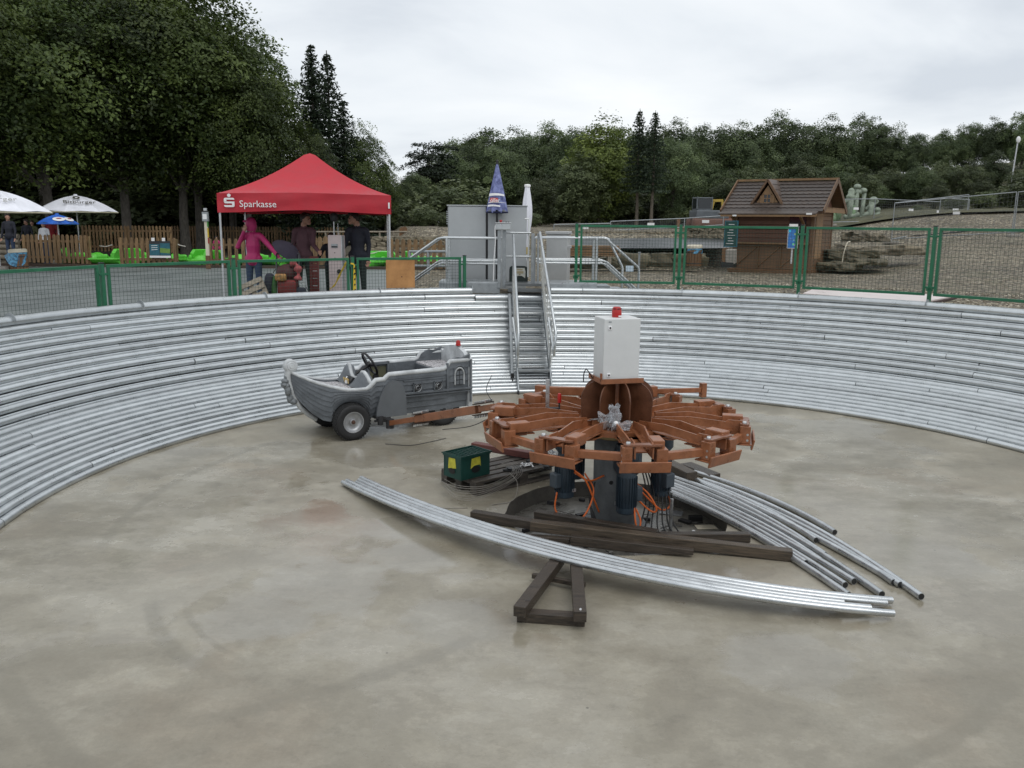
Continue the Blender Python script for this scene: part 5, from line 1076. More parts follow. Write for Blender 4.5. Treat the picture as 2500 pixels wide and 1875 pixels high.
person('woman in pink hooded rain jacket, hand to her face, reaching to the stroller', at(618, 16.45), R(-6), 1.62, dict(STAND, armL=((-.30, -.06, 1.17), (-.13, -.13, 1.46)), armR=((.40, -.10, 1.17), (.60, -.20, .99)), head=(-.03, -.03)), [SKIN, MAGENTA, DENIM, DARKM], R(-75), MAGENTA)
person('man in maroon hoodie and dark trousers facing right under the red tent', at(741, 16.9), R(0), 1.74, dict(STAND, armL=((-.20, .02, 1.12), (-.10, -.18, 1.0)), armR=((.20, -.06, 1.13), (.33, -.22, 1.02)), head=(.05, -.03), lean=(.02, 0)), [SKIN, MAROON, DKGREEN, DARKM], R(70))
person('man in dark sweater facing left behind the taped fence post', at(873, 16.9), R(0), 1.76, dict(STAND, armL=((-.22, -.06, 1.13), (-.28, -.22, 1.0)), armR=((.21, .03, 1.12), (.20, -.02, .86)), head=(-.06, -.03)), [SKIN, NAVY, DKGREEN, DARKM], R(-60))
person('stooping person in black partly hidden behind the pinkish control pillar', at(808, 17.3), R(0), 1.36, dict(STAND, armL=((-.30, -.08, 1.12), (-.48, -.16, 1.05)), armR=((.24, -.05, 1.12), (.30, -.2, .98)), head=(.03, -.05)), [SKIN, NAVY, DKGREEN, DARKM], R(30))
# hands / phone item of the woman
# far people behind the left picket fence
FAR = 'guests behind the left picket fence'
def atg(px_, Y): p = on_y(px_, 560, Y); return (p.x, p.y, gz(p.x, p.y) + .02)
ARMS = dict(armL=((-.23, -.02, 1.12), (-.24, -.10, .88)), armR=((.23, -.02, 1.12), (.24, -.10, .88)))
for px_, Y, H, ms, yaw, lab in ((22, 31.6, 1.75, [SKIN, NAVY, DENIM, DARKM], R(40), 'dark clothed person standing left of the tree trunk behind the striped bin'), (107, 33.2, 1.45, [SKIN, WSHIRT, DENIM, DARKM], 0, 'person in white top with long dark hair behind the picket fence'), (127, 34.5, 1.72, [SKIN, RSHIRT, DKGREEN, DARKM], 0, 'person in dark red top under the open blue parasol'), (66, 35.5, 1.55, [SKIN, NAVY, DKGREEN, DARKM], R(-40), 'grey clothed person left of the blue parasol behind the pickets'), (80, 36.5, 1.5, [SKIN, mat('olive_top', (.12, .13, .06), .8), DKGREEN, DARKM], R(20), 'person in olive top half hidden left of the white-topped person')):
    person(lab, atg(px_, Y), 0, H, dict(STAND, **ARMS), ms, yaw, group=FAR, vox=.022, face=False, hairlong='long' in lab)
person('small child in pink behind the white pole near the tent leg', at(529, 33.5), 0, .98, dict(STAND, **ARMS), [SKIN, MAGENTA, DENIM, DARKM], R(60), group='children by the pond', vox=.022, face=False)

# ================================================================== things under and around the tent
q = on_y(821, 574, 16.5)
pil = T('control_pillar', 'pinkish white coin control pillar between the two men under the tent', 'machine', (q.x, q.y, GL), R(-8)); ph = q.z - GL
part('housing', PINKW, pil, lambda b: b.box((0, 0, ph / 2 + .12), (.27, .22, ph - .24), None, .012))
part('pedestal', PINKW, pil, lambda b: b.box((.0, 0, .13), (.16, .16, .26), None, .008))
part('side_edge', ALU, pil, lambda b: b.box((.137, -.05, ph / 2 + .12), (.016, .13, ph - .26)))
part('slot_plate', GALVD, pil, lambda b: b.box((0, -.114, ph - .20), (.13, .01, .075), None, .004))
part('slot', BLACK, pil, lambda b: b.box((0, -.121, ph - .215), (.115, .008, .022)))
part('lock', BLACK, pil, lambda b: [b.cyl((0, -.108, ph - z), (0, -.114, ph - z), .010, 8) for z in (.33, .43)])
part('round_sign', BLACK, pil, lambda b: b.cyl((.08, -.11, ph - .68), (.08, -.135, ph - .68), .042, 18))
part('lamp_pole', ALU, pil, lambda b: [b.cyl((-.05, .02, ph - .01), (-.05, .02, ph + .28), .012, 8), b.cyl((.03, .02, ph - .01), (.03, .02, ph + .22), .006, 6)])
part('lamp_head', BLACK, pil, lambda b: b.lathe([(0, .42), (.06, .41), (.085, .33), (.06, .26), (0, .25)], 14, (-.04, .02, ph)), 60)
# stroller with umbrella
q = on_y(702, 690, 15.55)
stl = T('stroller', 'cluttered red stroller with pink flap and foil beside the woman in pink', 'stroller', (q.x, q.y, GL), R(10))
part('seat_shell', mat('stroller_red', (.15, .018, .016), .7, 0, .4, 9), stl, lambda b: [b.box((0, 0, .42), (.34, .40, .26), None, .05), b.box((.02, .10, .62), (.32, .14, .24), Euler((.3, 0, 0)), .04)], 60)
part('hood', mat('stroller_hood', (.05, .012, .012), .7), stl, lambda b: b.sphere((0, .06, .66), .20, 12, (1, 1, .85)), 180)
part('printed_bag', mat('ochre_bag', (.32, .17, .05), .6, 0, .5, 18), stl, lambda b: b.box((-.10, -.20, .60), (.20, .08, .13), None, .03), 60)
part('pink_flap', mat('pink_cloth', (.33, .075, .075), .8, 0, .3), stl, lambda b: b.tube(bez([(.08, -.05, .86), (.18, -.10, .82), (.21, -.12, .68), (.19, -.12, .55)], 5), [.05 + .03 * math.sin(i) for i in range(16)], 8), 180)
part('foil_sheet', mat('crumpled_foil', (.45, .48, .47), .3, .5, .3, 20, .6, 30), stl, lambda b: b.prism([(.20, .60), (.28, .52), (.36, .34), (.37, .22), (.34, .06), (.30, .16), (.22, .36)], -.02, .02, MY, (0, -.12, 0)))
part('green_roll', mat('green_roll', (.04, .13, .03), .7, 0, .4), stl, lambda b: b.cyl((-.24, -.12, .1), (-.22, -.08, .62), .05, 12), 60)
part('dark_bags', NAVY, stl, lambda b: [b.box((-.34, -.05, .42), (.16, .2, .5), Euler((0, .2, 0)), .06), b.box((.24, -.05, .26), (.22, .24, .34), None, .06)], 60)
part('frame', DARKM, stl, lambda b: [b.tube([(sx_ * .2, -.28, .12), (sx_ * .2, .0, .45), (sx_ * .2, .28, .98), (sx_ * .2, .34, 1.0)], .014, 6) for sx_ in (-1, 1)] + [b.tube([(-.2, .34, 1.0), (.2, .34, 1.0)], .016, 6)])
for x in (-.22, .22):
    for y in (-.28, .22): part('wheel', BLACK, stl, lambda b: b.lathe([(.07, -.02), (.1, -.02), (.1, .02), (.07, .02), (.07, -.02)], 16, (x, y, .1), Matrix(((0, 0, 1), (1, 0, 0), (0, 1, 0)))), 60)
q = on_y(700, 612, 15.9)
um = T('open_umbrella', 'open grey-violet umbrella leaning behind the woman in pink, tip to the right', 'umbrella', q, 0)
ub = MB(); vs = []; n = 24
for i in range(7):
    f = i / 6
    for j in range(n):
        a = 2 * math.pi * j / n; vs.append((.29 * f * math.cos(a) * (1 - .05 * (j % 3 == 0)), .29 * f * math.sin(a) * (1 - .05 * (j % 3 == 0)), .15 * (1 - f ** 1.8)))
ub.add(vs, [(i * n + j, i * n + (j + 1) % n, (i + 1) * n + (j + 1) % n, (i + 1) * n + j) for i in range(6) for j in range(n)]); ub.build('canopy', mat('umbrella_grey', (.034, .03, .044), .85, spec=.2), um, 180, None, (R(18), R(38), 0))
part('shaft', DARKM, um, lambda b: b.tube([(.13, .0, .16), (-.05, .05, -.08), (-.30, .1, -.42)], .007, 6))
# leaning pallet
q = on_y(620, 690, 15.15)
lp = T('leaning_pallet', 'pale wooden pallet tipped on edge behind the third fence panel', 'pallet', (q.x, q.y, 1.32))
rt = Euler((R(62), R(-24), R(12))).to_matrix()
for k in range(4): part('board', GREYW, lp, lambda b: b.box(rt @ Vector((0, -.20 + .135 * k, .03)), (.44, .09, .02), rt, .003))
for k in range(3): part('runner', GREYW, lp, lambda b: b.box(rt @ Vector((-.19 + .19 * k, 0, -.02)), (.08, .52, .07), rt, .004))
part('kick_board', GREYW, lp, lambda b: b.box((.34, -.02, -.19), (.50, .03, .14), Euler((0, .05, .1)), .003))
part('prop_block', GREYW, lp, lambda b: [b.box((.0, .10, -.20), (.10, .10, .24)), b.box((.26, .02, -.29), (.14, .1, .10))])
# sack truck
q = on_y(768, 690, 16.2)
stk = T('sack_truck', 'dark red sack truck standing in front of the man in maroon', 'hand truck', (q.x, q.y, GL), R(5)); RD = mat('truck_red', (.10, .014, .012), .6, 0, .35)
part('rail', RD, stk, lambda b: b.bar((-.07, 0, .1), (-.07, .05, .93), .03, .03, (1, 0, 0))); part('rail', RD, stk, lambda b: b.bar((.07, 0, .1), (.07, .05, .93), .03, .03, (1, 0, 0)))
part('cross_slat', RD, stk, lambda b: [b.box((0, .01 + .055 * z / .9, z), (.16, .02, .13)) for z in (.18, .32, .46, .6, .74, .88)])
part('toe_plate', RD, stk, lambda b: b.box((.05, -.12, .02), (.30, .24, .012)))
for x in (-.13, .13): part('wheel', BLACK, stk, lambda b: b.cyl((x - .02, .08, .1), (x + .02, .08, .1), .10, 16))
# plywood board, tape, post pole
p0, p1 = on_cyl(942, 640, 6.94), on_cyl(1012, 637, 6.94); pb = on_cyl(950, 706, 6.94)
d = p1 - p0; ply = T('plywood_board', 'orange-brown plywood board hung on the last left fence panel', 'board', (p0.x, p0.y, 1.545), math.atan2(d.y, d.x))
part('sheet', PLYW, ply, lambda b: b.box((d.xy.length / 2, 0, .225), (d.xy.length, .018, .455), None, .002)); part('knot_mark', mat('knot', (.12, .05, .02), .6), ply, lambda b: b.cyl((.26, -.0095, .18), (.26, -.0105, .18), .012, 8))
tp = T('caution_tape', 'yellow caution tape hanging on the green post before the dark-sweater man', 'tape', pol(6.955, POSTS[3], 1.5)); M3 = Matrix.Rotation(-POSTS[3], 3, 'Z')
part('hanging_strip', TAPE, tp, lambda b: b.prism([(-.02, -.05), (.035, -.06), (.03, .2), (.022, .42), (.0, .455), (-.045, .46), (-.05, .44), (.0, .425), (-.01, .2)], -.003, .003, M3 @ MY))
q0, q1 = on_y(846, 640, 14.6) - tp.location, on_y(805, 706, 14.9) - tp.location
part('slack_strip', TAPE, tp, lambda b: b.tube(bez([q0, q0.lerp(q1, .4) + Vector((.02, 0, .01)), q0.lerp(q1, .75) + Vector((.02, 0, -.03)), q1], 5), [.022, .026, .018, .024, .02, .015, .022, .028, .018, .012, .016, .02, .012, .008, .008, .008], 4))
part('tape_print', BLACK, tp, lambda b: [b.box(M3 @ Vector((.013, -.006, .03 + .085 * k)), (.02, .004, .03), Euler((0, .5, -POSTS[3]))) for k in range(5)])
q = on_z(509, 640, GL); q = on_y(508, 634, 28.6)
mp_ = T('marker_pole', 'white and yellow marker pole with a small framed notice left of the tent', 'pole', (q.x, q.y, GL)); mh = on_y(507, 514, 28.6).z - GL
part('pole_lower', LARCH, mp_, lambda b: b.box((0, 0, .22), (.13, .10, .44))); part('pole_shaft', CREAM, mp_, lambda b: b.box((0, 0, .44 + (mh - .54) / 2), (.10, .09, mh - .54), None, .006))
part('colour_stripe', mat('stripe_green', (.10, .35, .08), .5), mp_, lambda b: b.box((.055, -.005, mh - .40), (.018, .09, .25))); part('colour_stripe', TAPE, mp_, lambda b: b.box((.055, -.005, mh - .72), (.018, .09, .30))); part('colour_stripe', mat('stripe_red', (.35, .04, .03), .5), mp_, lambda b: b.box((.055, -.005, mh - .98), (.018, .09, .18)))
part('notice_frame', GALVD, mp_, lambda b: b.box((0, -.02, mh - .20), (.19, .12, .30), None, .006)); part('notice', WHITE, mp_, lambda b: b.box((0, -.086, mh - .20), (.13, .012, .17))); part('top_cap', BLACK, mp_, lambda b: b.box((0, 0, mh - .035), (.20, .12, .03))); part('top_box', ALU, mp_, lambda b: b.box((0, 0, mh + .03), (.10, .08, .09), None, .01))

# ================================================================== pond with paddle boats, pickets, parasols
kb = MB(); kb.box((-9.6, 29.3, 1.03), (16.4, .12, .14)); o = kb.build('pond_kerb', mat('kerb_wood', (.06, .036, .022), .6, 0, .3)); o['kind'] = 'structure'
pb_ = MB(); pb_.add([(-19, 29.4, 1.03), (-1.9, 29.4, 1.03), (-3.6, 36, 1.03), (-19, 36, 1.03)], [(0, 1, 2, 3)]); o = pb_.build('pond', mat('pond_water', (.02, .024, .022), .08, 0, .3)); o['kind'] = 'structure'
def pedalo():
    t = T('paddle_boat', '', 'paddle boat', (0, 0, 0), 0, 'lime green paddle boats on the pond')
    def hull_(b):
        ss = [-.55, -.5, -.3, 0, .3, .5, .6, .64]; ww = [.22, .34, .38, .39, .36, .26, .14, .04]; vs = []
        for s, w__ in zip(ss, ww):
            for k in range(9):
                a = math.pi * k / 8; vs.append((s, w__ * math.cos(a), .16 - .16 * math.sin(a)))
        b.add(vs, [(i * 9 + j, i * 9 + j + 1, (i + 1) * 9 + j + 1, (i + 1) * 9 + j) for i in range(7) for j in range(8)] + [tuple(range(9))])
    part('hull', LIME, t, hull_, 60)
    part('deck_rim', LIME, t, lambda b: b.tube([(-.55, .22, .17), (-.5, .35, .17), (-.1, .40, .17), (.3, .37, .17), (.5, .27, .18), (.64, 0, .19), (.5, -.27, .18), (.3, -.37, .17), (-.1, -.4, .17), (-.5, -.35, .17), (-.55, -.22, .17), (-.55, .22, .17)], .035, 6), 60)
    part('deck', LIME, t, lambda b: b.prism([(-.55, .22), (-.5, .34), (-.1, .38), (.3, .35), (.5, .25), (.62, 0), (.5, -.25), (.3, -.35), (-.1, -.38), (-.5, -.34), (-.55, -.22)][::-1], .13, .16))
    part('seat_back', LIME, t, lambda b: b.prism([(-.30, .15), (.30, .15), (.30, .36), (.22, .46), (-.22, .46), (-.30, .36)], -.05, .05, Matrix(((.0, -.25, .97), (1, 0, 0), (0, .97, .25))), (-.40, 0, 0)))
    part('bow_hump', LIME, t, lambda b: b.sphere((.36, 0, .16), .21, 10, (1.0, 1.15, .8)), 180)
    for y in (-.31, .31): part('arm_rest', LIME, t, lambda b: b.box((-.15, y, .24), (.34, .09, .14), None, .04), 60)
    return t
pd = pedalo()
PB = [(255, 31.0, R(170), 'with its seat showing right of the leftmost picket section'), (205, 31.6, R(20), 'seen through gaps of the leftmost picket section'), (336, 32.2, R(95), 'rising behind the teal notice board left side'), (452, 31.2, R(160), 'right of the teal notice board'), (492, 30.6, R(-70), 'just left of the marker pole'), (560, 30.8, R(60), 'behind the left tent leg'), (655, 31.5, R(150), 'behind the woman in pink'), (715, 31.8, R(20), 'between the woman in pink and the man in maroon'), (906, 30.5, R(-95), 'facing the camera right of the dark-sweater man'), (955, 31.6, R(80), 'at the right tent leg'), (1033, 31.4, R(30), 'seen through pickets left of the platform')]
for i, (px_, Y, rz, lab) in enumerate(PB):
    p = on_y(px_, 620, Y); lb = 'lime green paddle boat ' + lab
    if i == 0: pd.location = (p.x, p.y, 1.0); pd.rotation_euler = (0, 0, rz); pd['label'] = lb; pd.scale = (1.25,) * 3
    else: dup(pd, (p.x, p.y, 1.0), rz, lb, None, 1.25)
def picket_mesh(wd, h, pointed):
    b = MB(); b.prism([(-wd / 2, 0), (wd / 2, 0), (wd / 2, h - wd * .5), (wd * .22, h), (-wd * .22, h), (-wd / 2, h - wd * .5)] if pointed else [(-wd / 2, 0), (wd / 2, 0), (wd / 2, h), (-wd / 2, h)], -.012, .012, MY); return b.mesh('picket', PICKET)
def picket_fence(px0, px1, Y0, Y1, h, sp_, wd, z, label, dz=0, jit=.01):
    p0, p1 = on_y(px0, 600, Y0), on_y(px1, 600, Y1); p0.z = p1.z = 0; d = p1 - p0; L = d.length; t = T('picket_fence', label, 'fence', (p0.x, p0.y, z), math.atan2(d.y, d.x)); me = picket_mesh(wd, h, True); n = int(L / sp_)
    for i in range(n + 1): link_mesh('picket', me, t, (sp_ * i, -.03, random.uniform(-jit, jit) + .05), (0, random.uniform(-.015, .015), 0))
    for zz in (.25, h - .18): part('rail', PICKET, t, lambda b: b.box((L / 2, 0, zz), (L + .1, .035, .08)))
    for i in range(int(L / 2) + 2): part('post', PICKET, t, lambda b: b.box((L * i / (int(L / 2) + 1), .06, h / 2), (.09, .09, h + .02)))
    return t
picket_fence(60, 214, 31.0, 30.6, 1.0, .175, .11, 1.0, 'brown picket fence section at the far left below the white parasol')
picket_fence(296, 428, 29.9, 29.8, .95, .19, .11, 1.0, 'short brown picket section carrying the teal notice board')
picket_fence(205, 418, 37.0, 37.5, 1.10, .145, .085, 1.2, 'picket fence with pale gaps behind the paddle boats, left part')
picket_fence(423, 845, 43.5, 43.0, 1.12, .15, .085, 1.15, 'long pale picket fence far behind the tent')
picket_fence(512, 606, 29.9, 29.8, .95, .24, .12, 1.0, 'widely spaced brown pickets behind the left tent leg')
picket_fence(757, 803, 30.2, 30.1, .98, .19, .17, 1.05, 'wide pointed pickets behind the man in maroon')
picket_fence(955, 1092, 29.6, 29.2, .98, .22, .14, 1.0, 'brown pickets between the tent and the grey switch cabinet')
q0, q1 = on_y(365, 588, 29.75), on_y(419, 629, 29.75)
nb = T('notice_board', 'teal and lime printed notice board on the short picket section', 'sign', ((q0.x + q1.x) / 2, 29.7, q1.z)); bw, bh = q1.x - q0.x, q0.z - q1.z
part('panel', DARKM, nb, lambda b: b.box((0, 0, bh / 2), (bw, .03, bh), None, .004)); part('left_print', TEAL, nb, lambda b: b.box((-bw * .25, -.018, bh * .47), (bw * .47, .006, bh * .68))); part('right_print', TEAL, nb, lambda b: b.box((bw * .25, -.018, bh * .50), (bw * .47, .006, bh * .74))); part('lime_band', LIMEP, nb, lambda b: b.box((bw * .25, -.0225, bh * .42), (bw * .47, .005, bh * .28), Euler((0, .08, 0))))
part('print_lines', WHITE, nb, lambda b: [b.box((-bw * .25, -.0225, bh * (.72 - .12 * k)), (bw * .3, .004, bh * .03), Euler((0, -.08, 0))) for k in range(3)]); part('white_strip', WHITE, nb, lambda b: b.box((0, -.02, .03), (bw, .01, .07)))
for x in (-.3, .2): part('white_tag', WHITE, nb, lambda b: b.box((bw * x, -.005, bh + .045), (.11, .02, .12), None, .004))
def rope_(name, label, pts): t = T(name, label, 'rope', pts[0]); part('strand', mat('rope_white', (.55, .53, .47), .8), t, lambda b: b.tube(bez([Vector(p) - Vector(pts[0]) for p in pts], 6), .022, 6), 180)
rope_('rope', 'white rope sagging before the middle picket fence', [on_y(243, 600, 34), on_y(258, 602, 34), on_y(274, 598, 34)])
rope_('rope', 'white rope hanging right of the notice board', [on_y(423, 589, 34), on_y(437, 598, 34), on_y(453, 602, 34)])
rope_('rope', 'white rope over the pond right of the dark-sweater man', [on_y(890, 614, 31), on_y(906, 619, 31), on_y(930, 613, 31)])

def parasol(px_, pytop, pyedge, Y, rad, label, mt, base_z, text=None, n=8, lean=0, valh=.09):
    top, edge = on_y(px_, pytop, Y), on_y(px_, pyedge, Y); zt, ze = top.z - base_z, edge.z - base_z
    t = T('parasol', label, 'parasol', (top.x, top.y, base_z), R(11)); rad_ = rad; b = MB(); L = 8; vs = []; sub = 4; m_ = n * sub
    for i in range(L + 1):
        f = i / L
        for j in range(m_):
            a = 2 * math.pi * j / m_; u = abs((j % sub) / sub - .5) * 2; chord = math.cos(math.pi / n) / math.cos((j % sub) / sub * 2 * math.pi / n - math.pi / n)
            r_ = (.04 + (rad_ - .04) * f) * (chord * 1.0); z = zt + (ze - zt) * (f ** 1.9 * .7 + f * .3) - .04 * (1 - u) * math.sin(math.pi * f) + (.03 * (1 - u) if f == 1 else 0)
            vs.append((r_ * math.cos(a), r_ * math.sin(a), z))
    b.add(vs, [(i * m_ + j, i * m_ + (j + 1) % m_, (i + 1) * m_ + (j + 1) % m_, (i + 1) * m_ + j) for i in range(L) for j in range(m_)]); c = b.build('canopy', mt, t, 20)
    part('pole', ALU, t, lambda q_: q_.tube([(0, 0, 0), (0, 0, zt)], .025, 8)); part('top_cap', mt, t, lambda q_: q_.lathe([(0, zt + .05), (.06, zt + .045), (.08, zt - .01)], 12), 60)
    for k in range(n): a = 2 * math.pi * k / n; part('rib', WHITE, t, lambda q_: q_.tube([(0, 0, ze + (zt - ze) * .25), (rad_ * .99 * math.cos(a), rad_ * .99 * math.sin(a), ze - .01)], .012, 5))
    part('hem', mat('hem_band', (.50, .46, .33), .7) if mt is WHITEC else mt, t, lambda q_: q_.tube([(rad_ * math.cos(2 * math.pi * k / n), rad_ * math.sin(2 * math.pi * k / n), ze - .02) for k in range(n + 1)], .022, 5))
    part('foot', CONC, t, lambda q_: q_.lathe([(.03, .1), (.28, .08), (.3, 0)], 16))
    return t, zt, ze, rad_
w1, zt, ze, rd_ = parasol(184, 477, 517, 34, 1.52, 'open white parasol with dark lettering above the far left pickets', WHITEC, 1.02)
def on_canopy(t, zt, ze, rd_, az, f, s): return None
def canopy_text(t, txt, size, az, f, zt, ze, rd_, mt, ext=.004, dx=0):
    r_ = rd_ * f * math.cos(math.pi / 8); z = zt + (ze - zt) * (f ** 1.9 * .7 + f * .3) + .07; r_ += .03; sl = math.atan2((zt - ze) * (1.33 * f ** .9 + .3), rd_)
    M = Matrix.Rotation(az, 4, 'Z') @ Matrix.Translation((dx, -r_, z)) @ Matrix.Rotation(sl + .06, 4, 'X')
    return textmesh('lettering', txt, size, mt, t, M, ext, 'CENTER')
DKP = mat('dark_print', (.06, .055, .035), .7, 0, .5, 30)
canopy_text(w1, 'Bitburger', .30, R(22.5), .74, zt, ze, rd_, DKP)
part('emblem', DKP, w1, lambda b: b.lathe([(.05, 0), (.07, .01), (.12, .01), (.13, 0)], 14, Matrix.Rotation(R(22.5), 3, 'Z') @ Vector((-.05, -.60, zt + (ze - zt) * .25 + .06)), Matrix.Rotation(R(22.5), 3, 'Z') @ Matrix.Rotation(R(24), 3, 'X')))
w2, zt2, ze2, rd2 = parasol(-18, 463, 517, 27.5, 1.68, 'open white parasol cut by the left edge of the photo', WHITEC, 1.01)
part('emblem', DKP, w2, lambda b: b.lathe([(.07, 0), (.09, .01), (.15, .01), (.16, 0)], 14, Matrix.Rotation(R(22.5), 3, 'Z') @ Vector((0, -.72, zt2 + (ze2 - zt2) * .28 + .07)), Matrix.Rotation(R(22.5), 3, 'Z') @ Matrix.Rotation(R(24), 3, 'X')))
canopy_text(w2, 'Bitburger', .30, R(22.5), .74, zt2, ze2, rd2, mat('pale_print', (.42, .42, .40), .7))
w3, zt3, ze3, rd3 = parasol(139, 524, 545, 31.8, .71, 'open bright blue parasol with white emblem under the lettered white parasol', BLUEC, 1.03)
for az_, f_ in ((R(22.5), .72), (R(67.5), .74)):
    r_ = rd3 * f_ * .93; M = Matrix.Rotation(az_, 3, 'Z')
    part('emblem', WHITE, w3, lambda b: b.lathe([(.0, .02), (.13, .015), (.19, 0)], 16, M @ Vector((0, -r_, zt3 + (ze3 - zt3) * (f_ ** 1.9 * .7 + f_ * .3) + .03)), M @ Matrix.Rotation(R(32), 3, 'X') @ Matrix.Diagonal((1.1, .7, 1))))
    part('emblem_red', REDP, w3, lambda b: b.lathe([(.0, .035), (.07, .03)], 14, M @ Vector((0, -r_ - .005, zt3 + (ze3 - zt3) * (f_ ** 1.9 * .7 + f_ * .3) + .03)), M @ Matrix.Rotation(R(32), 3, 'X') @ Matrix.Diagonal((1.3, .4, 1))))
def slat_bin(px_, py_, Y, base_z, label, rad, h, bag=True, tilt=0):
    p = on_y(px_, py_, Y); t = T('litter_bin', label, 'bin', (p.x, p.y, base_z)); n = 16
    for k in range(n): a = 2 * math.pi * k / n; part('slat', LARCH, t, lambda b: b.box((rad * math.cos(a), rad * math.sin(a), h / 2), (.02, 2 * math.pi * rad / n * .88, h), Euler((0, 0, a)), .003))
    [part('hoop', DARKM, t, lambda b: b.lathe([(rad + .004, z), (rad + .016, z), (rad + .016, z + .03), (rad + .004, z + .03)], 20)) for z in (h * .15, h * .8)]
    part('inner_drum', BLACK, t, lambda b: b.lathe([(0, .02), (rad - .02, .02), (rad - .02, h)], 20))
    part('lid', CREAM, t, lambda b: b.lathe([(0, h + .17), (rad * .9, h + .165), (rad * 1.08, h + .14), (rad * 1.1, h + .05), (rad * 1.0, h + .035), (0, h + .035)], 24, (.02, 0, 0), Matrix.Rotation(tilt, 3, 'Y')), 50)
    if bag:
        b = MB(); vs = []; m_ = 28
        for i in range(5):
            f = i / 4
            for j in range(m_): a = 2 * math.pi * j / m_; rr = rad * (1.04 + .10 * math.sin(a * 5 + i) * f + (.5 * f * max(0, math.cos(a - math.pi * 1.1)) if bag == 'big' else 0)); vs.append((rr * math.cos(a), rr * math.sin(a), h + .05 - f * (.10 + .22 * max(0, math.cos(a + 1.2)) * (1.6 if bag == 'big' else .4))))
        b.add(vs, [(i * m_ + j, i * m_ + (j + 1) % m_, (i + 1) * m_ + (j + 1) % m_, (i + 1) * m_ + j) for i in range(4) for j in range(m_)]); b.build('bag', BAGB, t, 180)
slat_bin(46, 640, 27.6, 1.006, 'slatted wooden bin with blue bag and cream lid at the far left', .25, .48, 'big', R(-3))
# low log wall at far left, rail fence and boulders in the centre distance
lg = T('log_wall', 'stack of pale logs behind the far left bin', 'log wall', (*on_y(10, 600, 33.5).xy, 1.0))
for k in range(5): part('log', GREYW, lg, lambda b: b.cyl((-1.3, .02 * (k % 2), .12 + .2 * k), (.6, 0, .12 + .2 * k), .10, 10), 60)
def rail_fence(px0, px1, py0, py1, Y0, Y1, label, nposts, mt):
    a, c = on_y(px0, py0, Y0), on_y(px1, py1, Y1); t = T('rail_fence', label, 'fence', (a.x, a.y, a.z - 1.0)); d = c - a
    for k in range(2): part('rail', mt, t, lambda b: b.tube([Vector((0, 0, 1.0 - .45 * k)), Vector((d.x, d.y, d.z + 1.0 - .45 * k))], .04, 8), 60)
    for k in range(nposts + 1): f = k / nposts; part('post', mt, t, lambda b: b.tube([Vector((d.x * f, d.y * f, d.z * f - .7)), Vector((d.x * f, d.y * f, d.z * f + 1.0))], .045, 8), 60)
rail_fence(762, 1062, 566, 566, 40, 39, 'pale wooden rail fence behind the tent and pond', 9, GREYW)
rail_fence(1000, 1092, 614, 614, 27.5, 26.5, 'thin grey rail left of the switch cabinet', 2, GALVD)
sgn_ = T('wood_sign', 'small brown wooden sign on the rail fence behind the tent', 'sign', on_y(985, 583, 39.3)); part('board', LARCH, sgn_, lambda b: b.prism([(-.18, 0), (.18, 0), (.18, .45), (.1, .55), (-.1, .5), (-.18, .42)], -.03, .03, MY))
def stone_wall(px0, px1, pyb, pyt, Y0, Y1, rows, label, seed, mt=ROCK, name='stone_wall', wob=.12, n=None):
    a, c = on_y(px0, pyb, Y0), on_y(px1, pyb, Y1); top = on_y(px0, pyt, Y0).z; h = (top - a.z) / rows; d = c - a; L = Vector((d.x, d.y)).length; t = T(name, label, 'wall', a, math.atan2(d.y, d.x)); rnd = random.Random(seed); dzl = d.z / L
    for r_ in range(rows):
        x = -rnd.uniform(0, .3)
        while x < L:
            w__ = h * rnd.uniform(1.3, 2.8); me = blob_rock(w__ * .97, h * 1.7, h * rnd.uniform(.9, 1.06), rnd.uniform(0, 99), 2, .3); me.materials.append(mt)
            link_mesh('stone', me, t, (x + w__ / 2, rnd.uniform(-wob, wob) + r_ * .10, h * (r_ + .5) + dzl * x), (0, rnd.uniform(-.05, .05), rnd.uniform(-.08, .08))); x += w__
stone_wall(880, 1062, 628, 578, 35, 34, 4, 'rubble stone wall beyond the pond right of the tent', 3, ROCK)
# ================================================================== right side: terraces, timber, kiosk
stone_wall(1345, 1690, 583, 565, 36.5, 36.5, 2, 'upper row of pale boulders behind the first right fence panel', 5, ROCK)
stone_wall(1665, 1785, 582, 553, 36, 35, 3, 'pale block wall left of the kiosk menu board', 6, ROCK)
stone_wall(1500, 1700, 650, 617, 30.2, 30.0, 1, 'low boulder row between the timber stack and the litter bin', 8, ROCKD)
stone_wall(1375, 1520, 655, 628, 29.6, 29.8, 1, 'dark boulder row under the timber stack', 9, ROCKD)
pl_ = MB(); a, c = on_y(1380, 606, 31.5), on_y(1780, 606, 31.5); a2, c2_ = on_y(1380, 582, 35.5), on_y(1780, 580, 35.5)
pl_.add([a, c, c2_, a2], [(0, 1, 2, 3)]); o = pl_.build('pond_bank', POND); o['kind'] = 'structure'
ts = T('timber_stack', 'stack of pale sawn boards behind the first right fence panel', 'timber stack', on_y(1378, 625, 28.6))
for k in range(5): part('board', LOGL, ts, lambda b: b.box((.93, .2 + .03 * (k % 2), .03 + .072 * k), (1.86 - .1 * (k % 3), .5, .055), None, .004))
for k in range(2): part('bearer', GREYW, ts, lambda b: b.box((.4 + 1.1 * k, .2, -.12), (.12, .5, .24)))
slat_bin(1694, 650, 29.2, on_y(1694, 650, 29.2).z, 'slatted wooden bin with white lid left of the kiosk', .245, .56, True, R(-2))
